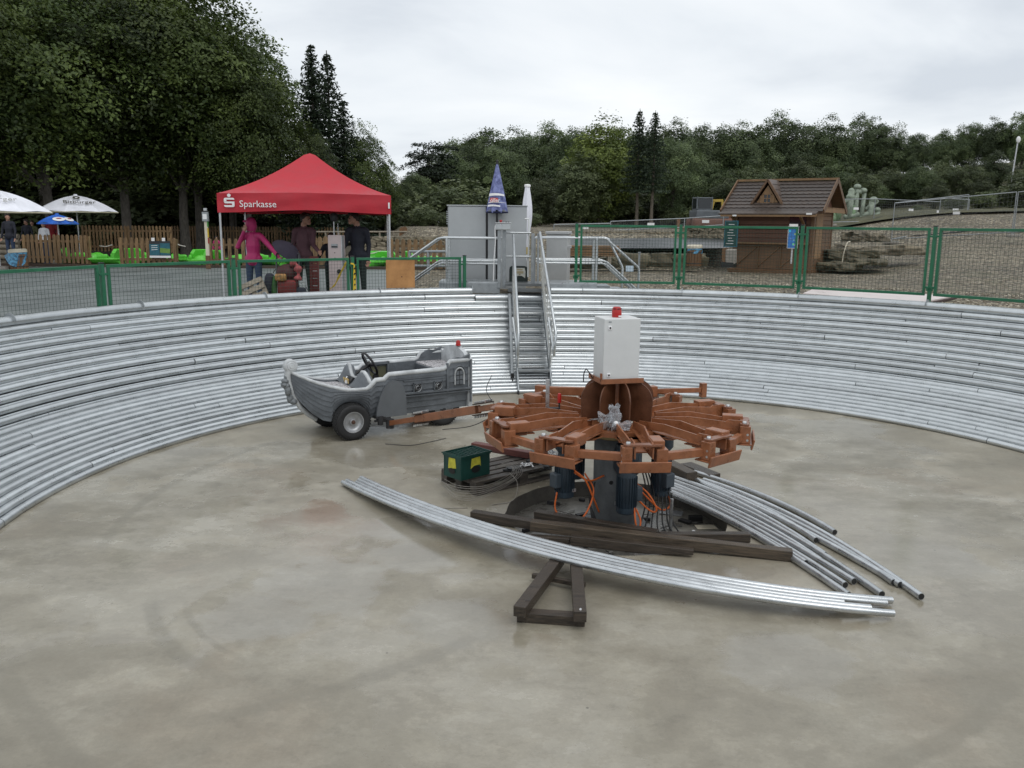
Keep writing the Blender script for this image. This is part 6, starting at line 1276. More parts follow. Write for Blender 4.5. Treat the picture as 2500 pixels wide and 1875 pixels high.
wp = T('blue_panel', 'small pale blue panel standing on gravel behind the first right fence panel', 'panel', on_y(1537, 664, 24.5)); part('panel', mat('pale_blue', (.42, .52, .60), .5), wp, lambda b: b.box((0, 0, .09), (.22, .03, .17), Euler((-.2, 0, 0)), .004)); part('foot', DARKM, wp, lambda b: b.box((0, .04, .01), (.2, .1, .02)))
stn = T('metal_stake', 'grey metal stake standing on gravel right of the sloping handrails', 'stake', on_y(1558, 700, 16.2)); part('stake', GALVD, stn, lambda b: b.box((0, 0, .30), (.035, .035, .66))); part('cap', GALVD, stn, lambda b: b.box((0, 0, .64), (.05, .05, .02)))

KN = Vector((-.547, -.837)); KB = on_z(1788, 662, 1.0)
kk = T('kiosk', 'brown wooden kiosk hut with dark tiled roof and dormer', 'kiosk', KB, math.atan2(-.547, .837))
KW, KD, KHH, KE, KR = 2.7, 2.4, 2.15, 2.08, 3.12
part('plinth', LARCH, kk, lambda b: b.box((KW / 2, KD / 2, .07), (KW + .1, KD + .1, .16)))
for k in range(13):
    z = .2 + .15 * k
    if z < 2.1:
        part('wall_board', HUTRED, kk, lambda b: b.box((KW / 2, .02, z), (KW, .05, .142), None, .006)); part('wall_board', LOGW, kk, lambda b: b.box((KW - .02, KD / 2 + .02, z), (.05, KD - .06, .142), None, .006))
part('back_wall', HUTRED, kk, lambda b: b.box((KW / 2, KD - .02, 1.05), (KW, .04, 2.1))); part('left_wall', HUTRED, kk, lambda b: b.box((.02, KD / 2, 1.05), (.04, KD - .1, 2.1)))
for x, y in ((.04, 0), (KW - .04, -.01), (KW - .03, KD)): part('corner_post', LOGW, kk, lambda b: b.box((x, y, 1.08), (.12, .12, 2.15), None, .008))
part('side_panel', LOGL, kk, lambda b: b.box((KW + .012, .62, 1.25), (.02, .9, 1.5)))
part('serving_window', GLASS, kk, lambda b: b.box((KW * .80, -.012, 1.55), (.55, .02, .75)))
part('counter', LOGL, kk, lambda b: b.box((KW * .48, -.14, 1.0), (KW * .95, .34, .06), None, .008))
part('lower_front', LOGW, kk, lambda b: b.box((KW * .46, -.045, .55), (KW * .9, .04, .82)))
for k in range(3):
    x0 = .12 + .78 * k; part('brace', LOGL, kk, lambda b: [b.bar((x0, -.075, .2), (x0 + .75, -.075, .9), .02, .07, (0, 1, 0)), b.bar((x0, -.085, .9), (x0, -.085, .15), .02, .07, (0, 1, 0))])
part('base_skirt', LARCH, kk, lambda b: b.box((KW * .47, -.20, .06), (KW * .98, .36, .13), None, .01))
ov = .38
def roof_plane(b, x0, x1, y0, z0, y1, z1, rows, over=.012, scal=.20):
    n = int((x1 - x0) / scal); dy, dz = (y1 - y0) / rows, (z1 - z0) / rows; ln = math.hypot(dy, dz); nx = Vector((0, -dz, dy)).normalized() * (1 if dy > 0 else -1)
    return n, dy, dz, nx
def shingles(parent, x0, x1, y0, z0, y1, z1, rows, xs=.2):
    L = math.hypot(y1 - y0, z1 - z0); n = max(2, int((x1 - x0) / xs)); u = Vector((0, y1 - y0, z1 - z0)) / L; nr = Vector((1, 0, 0)).cross(u); nr = nr if nr.z > 0 else -nr
    for r_ in range(rows):
        b = MB(); lo = Vector((0, y0, z0)) + u * (L * r_ / rows - .03); hi = Vector((0, y0, z0)) + u * (L * (r_ + 1) / rows)
        m_ = n * 4
        vs = []
        for j in range(m_ + 1):
            x = x0 + (x1 - x0) * j / m_; sc = .028 * abs(math.sin(math.pi * j / 4 + (r_ % 2) * math.pi / 2)); p = lo - u * sc + nr * .034; q = hi + nr * .004
            vs += [Vector((x, p.y, p.z)), Vector((x, q.y, q.z)), Vector((x, p.y, p.z)) - nr * .03]
        b.add(vs, [(3 * j, 3 * j + 3, 3 * j + 4, 3 * j + 1) for j in range(m_)] + [(3 * j + 2, 3 * j + 5, 3 * j + 3, 3 * j) for j in range(m_)]); b.build('shingle_row', SHINGLE, parent)
rf = part('roof', LOGW, kk, lambda b: [b.add([(-ov, -.42, KE - .02), (KW + ov, -.42, KE - .02), (KW + ov, KD / 2, KR), (-ov, KD / 2, KR), (-ov, KD + .42, KE - .02), (KW + ov, KD + .42, KE - .02)], [(0, 1, 2, 3), (3, 2, 5, 4)])])
shingles(rf, -ov, KW + ov, -.42, KE, KD / 2, KR, 9); shingles(rf, -ov, KW + ov, KD + .42, KE, KD / 2, KR, 9)
part('ridge_board', LOGL, rf, lambda b: b.bar((-ov - .02, KD / 2, KR + .05), (KW + ov + .02, KD / 2, KR + .05), .14, .07))
for x in (-ov, KW + ov): part('verge_board', LOGW, rf, lambda b: [b.bar((x, -.46, KE - .02), (x, KD / 2, KR + .02), .04, .16), b.bar((x, KD + .46, KE - .02), (x, KD / 2, KR + .02), .04, .16)])
part('gable', HUTRED, rf, lambda b: b.prism([(.0, 2.05), (KD, 2.05), (KD / 2, KR - .12)], -.03, .03, Matrix(((0, 0, 1), (1, 0, 0), (0, 1, 0))), (KW, 0, 0)))
part('gable_trim', LOGL, rf, lambda b: [b.bar((KW + ov - .03, -.3, KE + .02), (KW + ov - .03, KD + .3, KE + .02), .05, .13)] + [b.box((KW + ov - .03, -.2 + .2 * k, KE + .10), (.06, .12, .05)) for k in range(14)])
part('porch_roof', SHINGLE, rf, lambda b: b.box((KW / 2 - .05, -.62, KE - .06), (KW + .55, .44, .05), Euler((R(14), 0, 0)), .01))
part('porch_beam', LOGL, rf, lambda b: [b.box((KW / 2, -.80, KE - .15), (KW + .5, .05, .09))] + [b.bar((x, -.02, 1.55), (x, -.74, KE - .14), .07, .07) for x in (.1, KW - .3)])
part('white_clip', WHITE, rf, lambda b: [b.box((.25, -.84, KE - .16), (.13, .03, .05)), b.box((KW + .02, -.84, KE - .10), (.18, .03, .06))])
dx0 = KW * .40; dz_ = KE + .20
dm = part('dormer', LOGL, kk, lambda b: b.prism([(-.42, 0), (.42, 0), (0, .66)], -.03, .03, MY, (dx0, .02, dz_)))
part('dormer_verge', LOGW, dm, lambda b: [b.bar((dx0 - .62, -.05, dz_ - .12), (dx0, -.05, dz_ + .84), .07, .12, (0, 1, 0)), b.bar((dx0 + .62, -.05, dz_ - .12), (dx0, -.05, dz_ + .84), .07, .12, (0, 1, 0))])
part('dormer_roof', SHINGLE, dm, lambda b: b.add([(dx0 - .6, -.06, dz_ - .05), (dx0, -.06, dz_ + .86), (dx0, KD / 2, dz_ + .86), (dx0 - .6, .22, dz_ - .05), (dx0 + .6, -.06, dz_ - .05), (dx0 + .6, .22, dz_ - .05)], [(0, 1, 2, 3), (1, 4, 5, 2)]))
for k in range(5):
    for s_ in (-1, 1): f = k / 5; part('shingle_row', mat('shingle_wet', (.10, .072, .058), .5, 0, .3, 8, .2), dm, lambda b: b.add([(dx0 + s_ * .6 * (1 - f), -.09, dz_ + .91 * f - .02), (dx0 + s_ * .6 * (1 - f - .2), -.09, dz_ + .91 * (f + .2) - .04), (dx0 + s_ * .6 * (1 - f - .2), .25 + .9 * (f + .2), dz_ + .91 * (f + .2) - .04), (dx0 + s_ * .6 * (1 - f), .25 + .9 * f, dz_ + .91 * f - .02)], [(0, 1, 2, 3)]))
wn = part('dormer_window', GLASS, dm, lambda b: b.box((dx0, -.015, dz_ + .22), (.22, .02, .26))); part('window_bars', LOGL, wn, lambda b: [b.box((dx0, -.032, dz_ + .22), (.025, .015, .27)), b.box((dx0, -.032, dz_ + .22), (.23, .015, .025))] + [b.box((dx0 + s_ * .125, -.03, dz_ + .22), (.035, .02, .32)) for s_ in (-1, 1)] + [b.box((dx0, -.03, dz_ + .22 + s_ * .145), (.28, .02, .035)) for s_ in (-1, 1)])
for s_ in (-1, 1): part('shutter', LOGL, wn, lambda b: b.box((dx0 + s_ * .195, -.02, dz_ + .18), (.10, .03, .26)))
mbd = T('menu_board', 'dark green chalk menu board at the left corner of the kiosk', 'menu board', on_y(1783, 602, 28.9), math.atan2(-.547, .837)); part('board', mat('chalk_green', (.008, .055, .05), .6, 0, .3), mbd, lambda b: b.box((0, 0, .42), (.42, .04, .80), None, .006)); part('frame', TEAL, mbd, lambda b: [b.box((s_ * .215, 0, .42), (.03, .05, .84)) for s_ in (-1, 1)] + [b.box((0, 0, z), (.46, .05, .03)) for z in (0, .84)]); part('chalk_lines', WHITE, mbd, lambda b: [b.box((-.02 + .03 * (k % 2), -.022, .10 + .09 * k), (.26 - .06 * (k % 3), .004, .014)) for k in range(8)])
crn = T('sweets_stand', 'small orange and pale stand under the kiosk menu board', 'stand', on_y(1779, 652, 28.7), math.atan2(-.547, .837)); part('orange_side', LARCH, crn, lambda b: b.box((-.14, 0, .40), (.12, .30, .46), None, .01)); part('pale_front', CONC, crn, lambda b: b.box((.08, -.05, .36), (.30, .26, .46), Euler((.1, 0, .0)), .01)); part('base', BLACK, crn, lambda b: b.box((0, 0, .08), (.42, .36, .16), None, .01))
ice = T('ice_cream_poster', 'blue ice cream poster standing before the right end of the kiosk', 'poster', on_y(1934, 606, 27.5), math.atan2(-.3, .95)); part('print', POSTER, ice, lambda b: b.box((0, 0, .34), (.29, .03, .66), None, .004)); part('frame', ALU, ice, lambda b: [b.box((s_ * .155, 0, .34), (.02, .035, .70)) for s_ in (-1, 1)] + [b.box((0, 0, .0), (.33, .035, .02))]); part('header', WHITE, ice, lambda b: b.box((.0, 0, .72), (.26, .03, .08))); part('stand_leg', ALU, ice, lambda b: b.box((0, .05, -.24), (.05, .05, .5)))

# boulders right of the kiosk
for i, (px_, py_, Y, s3, lab, mt) in enumerate(((2066, 628, 30.5, (1.7, 1.2, .50), 'large dark boulder right of the kiosk with pale hose over it', ROCKD), (2150, 610, 31.5, (2.6, 1.4, .34), 'long flat boulder right of the kiosk in front of the site fence foot', ROCK), (2050, 650, 29.3, (1.3, .9, .25), 'low dark boulder at the kiosk right base', ROCKD), (2110, 578, 33, (1.6, .9, .35), 'small pale slab behind the flat boulder', ROCK), (2120, 640, 29.6, (1.5, .9, .2), 'low brown boulder sloping into the gravel', ROCKD))):
    t = T('boulder', lab, 'boulder', on_y(px_, py_, Y), R(12 * i), 'boulders right of the kiosk'); me = blob_rock(*s3, 20 + i, 7, .42); me.materials.append(mt); link_mesh('rock', me, t)
hs = T('hose', 'pale hose hanging over the boulder right of the kiosk', 'hose', on_y(2067, 592, 29.6)); part('tube', CREAM, hs, lambda b: b.tube(bez([(.15, .1, .03), (.02, 0, -.02), (-.10, -.1, -.30), (-.14, -.12, -.62), (-.16, -.12, -.80)], 6), .022, 6), 180)
# white sheet on the ground behind the rim
p = [on_z(x, y, 1.47) for x, y in ((1990, 703), (2262, 716), (2330, 722), (2250, 738), (1960, 716))]
wsx = T('white_sheet', 'pinkish white panel lying on gravel behind the right rim', 'sheet', (p[0].x, p[0].y, 1.45)); part('panel', SHEET, wsx, lambda b: b.prism([(q_.x - p[0].x, q_.y - p[0].y) for q_ in (p[0], p[4], p[3], p[2])], .0, .02)); part('dark_underlay', mat('underlay', (.06, .035, .03), .8), wsx, lambda b: b.prism([(q_.x - p[0].x + .05, q_.y - p[0].y + .0) for q_ in (p[0], p[4], p[3], p[2])], -.03, -.004))
# site fence
SF = 'grey mobile site fence panels'
def site_panel(a, c, h, label):
    d = c - a; L = Vector((d.x, d.y)).length; t = T('site_fence_panel', label, 'fence panel', a, math.atan2(d.y, d.x), SF); dz = d.z
    part('upright', GALVD, t, lambda b: b.tube([(0, 0, -.05), (0, 0, h)], .021, 8)); part('upright', GALVD, t, lambda b: b.tube([(L, 0, dz - .05), (L, 0, dz + h)], .021, 8))
    part('top_rail', GALVD, t, lambda b: b.tube([(0, 0, h), (L, 0, dz + h)], .021, 8)); part('bottom_rail', GALVD, t, lambda b: b.tube([(0, 0, .12), (L, 0, dz + .12)], .021, 8))
    o = part('wire_mesh', mat('site_wire', (.18, .19, .19), .5, .4), t, lambda b: [b.tube([(L * k / 34, 0, .12 + dz * k / 34), (L * k / 34, 0, h + dz * k / 34)], .003, 3, False) for k in range(1, 34)] + [b.tube([(0, 0, .12 + (h - .12) * k / 9), (L, 0, dz + .12 + (h - .12) * k / 9)], .003, 3, False) for k in range(1, 9)]); o['kind'] = 'stuff'
    part('foot', CONC, t, lambda b: b.box((0, 0, -.03), (.24, .66, .12), None, .02)); part('white_tag', WHITE, t, lambda b: b.box((L * .55, -.03, h * .62 + dz * .55), (.30, .01, .12)))
for (x0, y0, Y0, x1, y1, Y1, h, lab) in ((2176, 590, 40, 2357, 556, 47, 1.75, 'site fence panel running back from the concrete feet right of the kiosk'), (2176, 590, 40.2, 2470, 574, 36, 1.75, 'long site fence panel on the gravel bank by its white tag'), (2474, 574, 36, 2620, 568, 34, 1.75, 'site fence panel cut by the right edge'), (2030, 548, 46, 2132, 546, 46.5, 1.3, 'site fence panel before the cactus figures'), (2132, 546, 46.5, 2290, 552, 47.5, 1.3, 'site fence panel right of the cactus figures'), (2290, 552, 47.5, 2360, 556, 47.2, 1.5, 'short site fence panel at the far corner'), (1352, 572, 38, 1490, 569, 38, .42, 'low site fence panel far behind the pale cable cabinet'), (1490, 569, 38, 1670, 562, 37.5, .50, 'low site fence panel below the twin spruces'), (1670, 562, 37.5, 1765, 556, 37, .50, 'low site fence panel before the digger')):
    site_panel(on_y(x0, y0, Y0), on_y(x1, y1, Y1), h, 'grey ' + lab)
tbm = T('black_hose_bundle', 'black flat strips lying on the gravel bank before the site fence', 'strip', on_y(2232, 578, 38)); part('strip', BLACK, tbm, lambda b: [b.bar((0, 0, .04), (2.2, .3, .22), .10, .04), b.bar((.6, .4, .08), (3.6, 1.0, .34), .06, .04)])
# digger
dg = T('digger', 'grey and orange digger with yellow arm behind the stone terrace', 'digger', on_y(1692, 552, 42), R(4))
part('undercarriage', EXORG, dg, lambda b: [b.box((.9, y, .15), (2.2, .35, .5), None, .12) for y in (-.5, .5)], 60); part('house', EXGRY, dg, lambda b: b.box((.75, 0, .55), (1.6, 1.3, .40), None, .05)); part('counterweight', EXORG, dg, lambda b: b.box((1.55, 0, .50), (.5, 1.2, .5), None, .08))
cbn = part('cab', EXGRY, dg, lambda b: [b.box((.35, -.2, 1.32), (.78, .8, .06), None, .02)] + [b.box((.35 + sx_ * .36, -.2 + sy_ * .37, 1.0), (.06, .06, .75)) for sx_ in (-1, 1) for sy_ in (-1, 1)] + [b.box((.35, -.2, .72), (.78, .8, .2))]); part('window', GLASS, cbn, lambda b: [b.box((.35, -.575, 1.03), (.62, .02, .5)), b.box((-.02, -.2, 1.03), (.02, .6, .5))])
part('boom', EXYEL, dg, lambda b: [b.bar((.86, .2, .6), (1.0, .2, 1.2), .12, .14), b.bar((.94, .2, 1.22), (1.46, .2, 1.24), .12, .12), b.bar((1.43, .2, 1.26), (1.47, .2, .9), .10, .10)]); part('post', LARCH, dg, lambda b: b.box((-.78, -.2, .1), (.15, .1, .45)))
# cactus figures
ca = T('cactus_sculpture', 'group of pale green cactus figures behind the site fence', 'sculpture', on_y(2090, 548, 50), 0); kx = 50 / 2078
def cs(px_, py_): return ((px_ - 2090) * kx, 0, (548 - py_) * kx)
def cpart(nm, x0, y0, x1, y1, r_, mt): a, c = Vector(cs(x0, y0)), Vector(cs(x1, y1)); part(nm, mt, ca, lambda b: (b.tube([a, a.lerp(c, .5), c], [r_ * kx * .65, r_ * kx * .8, r_ * kx * .75], 12), b.sphere(c, r_ * kx * .75, 8), b.sphere(a, r_ * kx * .65, 8)), 180)
for a_ in ((2045, 545, 2047, 490, 9, CACT), (2070, 545, 2073, 470, 10, CACTG), (2086, 545, 2086, 462, 7, CACTG), (2060, 495, 2085, 485, 8, CACTG), (2100, 545, 2104, 476, 6, CACTG), (2118, 545, 2124, 495, 9, CACTG), (2078, 475, 2100, 470, 7, CACTG), (2034, 545, 2032, 528, 11, CACT), (2080, 545, 2081, 508, 8, CACT), (2125, 540, 2140, 520, 7, CACTG), (2064, 530, 2090, 525, 9, CACTG), (2112, 510, 2135, 494, 6, CACTG), (2100, 530, 2120, 520, 7, CACTG)): cpart('limb', *a_)
for x_, y_, r_ in ((2086, 460, 8), (2101, 469, 8), (2127, 490, 9), (2072, 484, 10), (2138, 513, 7)): part('head', CACTG, ca, lambda b: b.sphere(cs(x_, y_), r_ * kx, 10, (1.1, 1, .85)), 180)
# lamp post far right
lpz = on_y(2468, 440, 60); lpp = T('flood_lamp', 'tall thin lamp post with round white head at far right', 'lamp post', (lpz.x, lpz.y, lpz.z - 1.0)); lh = on_y(2474, 345, 60).z - lpz.z + 1.0
part('mast', ALU, lpp, lambda b: b.tube([(0, 0, 0), (.17, 0, lh)], .045, 8)); part('head', WHITE, lpp, lambda b: b.sphere((.14, -.1, lh + .1), .19, 10, (.8, .4, 1.2)), 180)
# ================================================================== trees
def quad_mesh(name, V, tone, mt):
    n = len(V); me = bpy.data.meshes.new(name); me.vertices.add(n * 4); me.loops.add(n * 4); me.polygons.add(n)
    me.vertices.foreach_set('co', V.reshape(-1).astype(np.float32)); me.loops.foreach_set('vertex_index', np.arange(n * 4, dtype=np.int32))
    me.polygons.foreach_set('loop_start', np.arange(0, n * 4, 4, dtype=np.int32)); me.polygons.foreach_set('loop_total', np.full(n, 4, np.int32))
    at_ = me.attributes.new('tone', 'FLOAT', 'FACE'); at_.data.foreach_set('value', np.clip(tone, 0, 1).astype(np.float32)); me.materials.append(mt); me.update(calc_edges=True); return me
def unit(v): return v / np.maximum(1e-9, np.linalg.norm(v, axis=-1, keepdims=True))
def leaves(cen, nrm, size, g, jit=.42, asp=.55):
    n = len(cen); nr = unit(nrm + g.normal(0, jit, (n, 3))); t_ = unit(np.cross(nr, g.normal(0, 1, (n, 3)))); b_ = np.cross(nr, t_); s = size[:, None]
    return np.stack([cen - t_ * s, cen - b_ * s * asp, cen + t_ * s, cen + b_ * s * asp], 1)
def sprays(g, pos, nrm, rad, per, lsize, droop=.25, thick=.12):
    n = len(pos); C = np.repeat(pos, per, 0); Nn = np.repeat(nrm, per, 0); rr = np.repeat(rad, per) * np.sqrt(g.random(n * per)); a = g.random(n * per) * 6.283
    t_ = unit(np.cross(Nn, np.tile([.3, .2, 1.0], (len(Nn), 1)) + .01)); b_ = np.cross(Nn, t_)
    P = C + t_ * (rr * np.cos(a))[:, None] + b_ * (rr * np.sin(a))[:, None] + Nn * g.normal(0, thick, n * per)[:, None] * np.repeat(rad, per)[:, None]
    P[:, 2] -= droop * rr ** 2 / np.repeat(rad, per)
    return P, leaves(P, Nn, lsize * g.uniform(.65, 1.35, n * per), g)
def crown_broad(seed, h, z0, rx, nspray, per, lsize, srad, flat=.55, mt=LEAFB, droop=.3, irregular=.35, thick=.12):
    g = np.random.default_rng(seed); n = nspray; u = unit(g.normal(0, 1, (n, 3))); rr = g.random(n) ** .42
    zc = (h + z0) / 2; hz = (h - z0) / 2
    k = 1 + irregular * np.array([mnoise.noise(Vector(v * 1.7) + Vector((seed, 0, 0))) for v in u]) + irregular * .6 * np.array([mnoise.noise(Vector(v * 4.1) + Vector((0, seed, 0))) for v in u])
    pos = u * np.minimum(rr * k, 1.12)[:, None] * [rx, rx, hz]; w = 1 - .35 * np.clip(pos[:, 2] / hz, -1, 1) ** 2; pos[:, :2] *= w[:, None]; pos[:, 2] += zc
    nrm = unit(u * [1, 1, .5] + np.array([0, 0, flat * 2.2]) + g.normal(0, .25, (n, 3)))
    P, V = sprays(g, pos, nrm, srad * g.uniform(.6, 1.35, n), per, lsize, droop, thick)
    tone = np.repeat(g.random(n) ** 1.6 * .9, per) + g.random(n * per) * .3 - .05
    return quad_mesh('crown', V, tone, mt), pos
def trunk_mesh(h, r0, limbs, seed, mt=BARK, lean=.0):
    rnd = random.Random(seed); b = MB(); P = [Vector((lean * z + .12 * mnoise.noise(Vector((z * .3, seed, 0))), .12 * mnoise.noise(Vector((seed, z * .3, 5))), z)) for z in (i * h / 12 for i in range(13))]; P[0].z = -.4
    b.tube(P, [r0 * (1.25 if i == 0 else 1) * (1 - .86 * i / 12) for i in range(13)], 9)
    for tip in limbs:
        tip = Vector(tip); i = int(min(10, max(3, (tip.z * .62) / h * 12))); a = P[i]; m_ = a.lerp(tip, .5) + Vector((0, 0, .25 * rnd.uniform(-.5, 1.2))); rr = r0 * (1 - .86 * i / 12) * .5; b.tube([a, m_, tip], [rr, rr * .55, .02], 5)
    return b.mesh('trunk', mt, 60)
def spruce(seed, h, rbase, z0, mt=NEEDLE, dens=1.0, lsize=.13, tw=1.0):
    g = np.random.default_rng(seed); P = []; NN = []; z = z0
    while z < h - .15:
        f = (z - z0) / (h - z0); L = rbase * (1 - f) ** .85 * g.uniform(.75, 1.1) + .12; nb = int(7 + 3 * (1 - f))
        for k in range(nb):
            a = 6.283 * (k + g.random() * .6) / nb; Lk = L * g.uniform(.7, 1.12); m_ = int(max(5, Lk * 24 * dens)); s = g.random(m_) ** .8; x = s * Lk; wd = .20 * Lk * (1 - .55 * s) * g.normal(0, .8, m_)
            zz = z - .28 * x + .16 * x ** 2 / max(.4, Lk) + g.normal(0, .04, m_) - np.abs(g.normal(0, .07, m_))
            P.append(np.stack([x * math.cos(a) - wd * math.sin(a), x * math.sin(a) + wd * math.cos(a), zz], 1)); NN.append(np.tile([0, 0, 1.0], (m_, 1)))
        z += g.uniform(.24, .40) * (1.1 - .5 * f) * tw
    P = np.concatenate(P); NN = np.concatenate(NN); V = leaves(P, NN, lsize * g.uniform(.6, 1.4, len(P)), g, .7, .35)
    return quad_mesh('crown', V, g.random(len(P)), mt)
def tree(kind_name, label, crown, trunk, loc, rz, sc, group):
    t = T(kind_name, label, 'tree', loc, rz, group); link_mesh('crown', crown, t); link_mesh('trunk', trunk, t); t.scale = sc if hasattr(sc, '__len__') else (sc,) * 3; return t
# prototypes (unit heights in metres)
BE = []
for sd, h, z0, rx in ((1, 14, 4.3, 5.0), (2, 14, 3.6, 4.7), (3, 14, 4.6, 5.2)):
    c, pos = crown_broad(sd, h, z0, rx, 330, 120, .105, 1.2, .5, LEAFB, .35); idx = np.random.default_rng(sd).choice(len(pos), 16); BE.append((c, trunk_mesh(12.5, .27, pos[idx] * .85, sd)))
DK = []
for sd, h, z0, rx in ((11, 12, 1.6, 4.0), (12, 12, 1.0, 3.7), (13, 12, 2.0, 4.3)):
    c, pos = crown_broad(sd, h, z0, rx, 210, 140, .115, .98, .25, LEAF_HAZE, .25, .34, .26); idx = np.random.default_rng(sd).choice(len(pos), 10); DK.append((c, trunk_mesh(10.5, .22, pos[idx] * .85, sd)))
LT = []
for sd in (21, 22):
    c, pos = crown_broad(sd, 9, .8, 2.9, 260, 60, .11, .6, .4, LEAFL if sd == 21 else LEAFM, .2, .25, .35); idx = np.random.default_rng(sd).choice(len(pos), 10); LT.append((c, trunk_mesh(8, .13, pos[idx] * .85, sd, BARKP)))
SPR = [(spruce(31, 11, 2.5, 1.0, dens=1.3, tw=.95), trunk_mesh(10.9, .17, [], 31)), (spruce(32, 10.5, 2.4, 1.0, dens=.95, tw=1.1), trunk_mesh(10.4, .16, [], 32)), (spruce(33, 10, 2.1, 3.4, dens=1.1), trunk_mesh(9.9, .17, [], 33, BARKP))]
c, pos = crown_broad(41, 10, 4.2, 2.9, 46, 150, .13, .95, 1.4, NEEDLE, .1, .5); PINE = (c, trunk_mesh(9.3, .2, pos[::4] * .95, 41, BARK))
c, pos = crown_broad(51, 3.2, .1, 1.7, 110, 44, .10, .5, .3, LEAFM, .1, .5); BUSH = (c, trunk_mesh(2.2, .06, pos[::12] * .8, 51))
def place(pxx, pytop, Y, proto, hproto, name, label, group, wsc=1.0, rz=None, zbase=None):
    p = on_y(pxx, pytop, Y); z0 = gz(p.x, p.y) if zbase is None else zbase; s = (p.z - z0) / hproto; return tree(name, label, proto[0], proto[1], (p.x, p.y, z0), random.uniform(0, 6.28) if rz is None else rz, (s * wsc, s * wsc, s), group)
LF = 'dense wood behind the left plaza'; rt_ = random.Random(77)
front = [(62, -110, 36, 0, 'beech with pale trunk rising behind the white parasols at left'), (262, -90, 38.5, 1, 'beech with dark trunk above the gap between parasol and tent'), (415, -60, 40, 2, 'tall beech with slim trunk behind the notice board'), (-170, -150, 33, 1, 'beech whose branches enter from the left edge'), (455, -20, 41, 0, 'beech filling the view left of and above the red tent'), (590, 150, 39.5, 1, 'lower beech with light sprays just left of the red tent peak'), (545, 60, 46, 2, 'beech on the right shoulder of the left wood'), (872, 300, 47, 0, 'small broadleaf tree right of the red tent peak'), (938, 405, 50, 1, 'low tree at the right foot of the left wood'), (735, 300, 42, 2, 'bushy tree directly behind the tent right slope'), (985, 445, 54, 0, 'low dark tree in the gap between both woods')]
for x_, y_, Y, k, lab in front: place(x_, y_, Y, BE[k], 14, 'beech_tree', lab, LF, 1.0 if x_ < 550 else .85 if x_ < 700 else .8)
for k in range(26):
    x_ = rt_.uniform(-420, 540); Y = rt_.uniform(46, 66); place(x_, rt_.uniform(-120, 0) if x_ < 330 else rt_.uniform(70, 170), Y, (BE + DK)[k % 6], 14 if k % 6 < 3 else 12, 'woodland_tree', 'dark broadleaf tree deep inside the left wood', LF, 1.15)
for k in range(22):
    x_ = -300 + 56 * k + rt_.uniform(-18, 18); Y = rt_.uniform(47, 60); place(x_, rt_.uniform(415, 480), Y, BUSH, 3.2, 'understorey_bush', 'dark understorey bush between the trunks of the left wood', 'understorey of the left wood', 2.0)
place(758, 104, 44, SPR[0], 11, 'spruce_tree', 'taller left one of the twin spruces beside the left wood', LF); place(797, 118, 45, SPR[1], 10.5, 'spruce_tree', 'sparser right one of the twin spruces beside the left wood', LF)
place(835, 235, 46, SPR[1], 10.5, 'spruce_tree', 'dark spruce between the twin spruces and the sky gap', LF, 1.2)
RF = 'far woodland line behind the works'
sky_ = [(1048, 338, 66, 'P', 'pine with flat tiers at the left end of the far woodland'), (1110, 372, 70, 0, 'rounded tree right of the flat-tiered pine'), (1165, 338, 72, 1, 'rounded tree above the closed blue parasol left side'), (1215, 352, 68, 2, 'dark tree behind the closed blue parasol'), (1275, 318, 74, 0, 'tree rising above the closed white parasol'), (1340, 306, 76, 1, 'broad tree right of the closed white parasol skyline'), (1400, 312, 72, 2, 'dark tree left of the bright green tree'), (1640, 298, 70, 1, 'full dark tree just right of the twin far spruces'), (1700, 312, 76, 0, 'tree on the skyline left of the kiosk ridge'), (1760, 302, 78, 2, 'lumpy tree above the digger'), (1825, 300, 76, 0, 'tree above the kiosk dormer'), (1893, 280, 80, 1, 'highest lump above the kiosk roof'), (1960, 290, 78, 2, 'broad tree above the right kiosk gable'), (2040, 288, 80, 0, 'broad tree above the cactus figures'), (2115, 284, 82, 1, 'dark tree left of the sky notch'), (2165, 298, 80, 2, 'pine-dark tree at the sky notch left edge'), (2240, 345, 78, 0, 'lower tree below the sky notch'), (2310, 320, 76, 1, 'tree right of the sky notch'), (2375, 298, 76, 2, 'tall dark tree left of the lamp post'), (2440, 288, 74, 0, 'tall dark tree behind the lamp post'), (2510, 268, 72, 1, 'dark tree at the right edge'), (1010, 420, 62, 2, 'low dark tree left below the flat-tiered pine')]
for x_, y_, Y, k, lab in sky_:
    if k == 'P': place(x_, y_, Y, PINE, 10, 'pine_tree', lab, RF, 1.2)
    else: place(x_, y_, Y, DK[k], 12, 'broadleaf_tree', lab, RF, 1.12)
for k in range(30):
    x_ = 1000 + 54 * k + rt_.uniform(-20, 20); Y = rt_.uniform(84, 100); place(x_, rt_.uniform(318, 345) if x_ > 1120 else 420, Y, DK[k % 3], 12, 'woodland_tree', 'tree of the back row filling the far woodland', RF, 1.3)
place(1468, 296, 58, LT[0], 9, 'bright_tree', 'bright yellow-green slender tree left of the far twin spruces', RF, 1.25); place(1420, 372, 56, LT[1], 9, 'bright_tree', 'mid green tree with thin pale stems behind the pale cable cabinet', RF, 1.3); place(1505, 300, 60, LT[0], 9, 'bright_tree', 'second bright tree touching the left far spruce', RF, .9)
place(1563, 262, 54, SPR[2], 10, 'spruce_tree', 'left one of two far spruces with bare pale trunks', RF, .95); place(1601, 266, 53, SPR[2], 10, 'spruce_tree', 'right one of two far spruces with bare pale trunks', RF, .95)
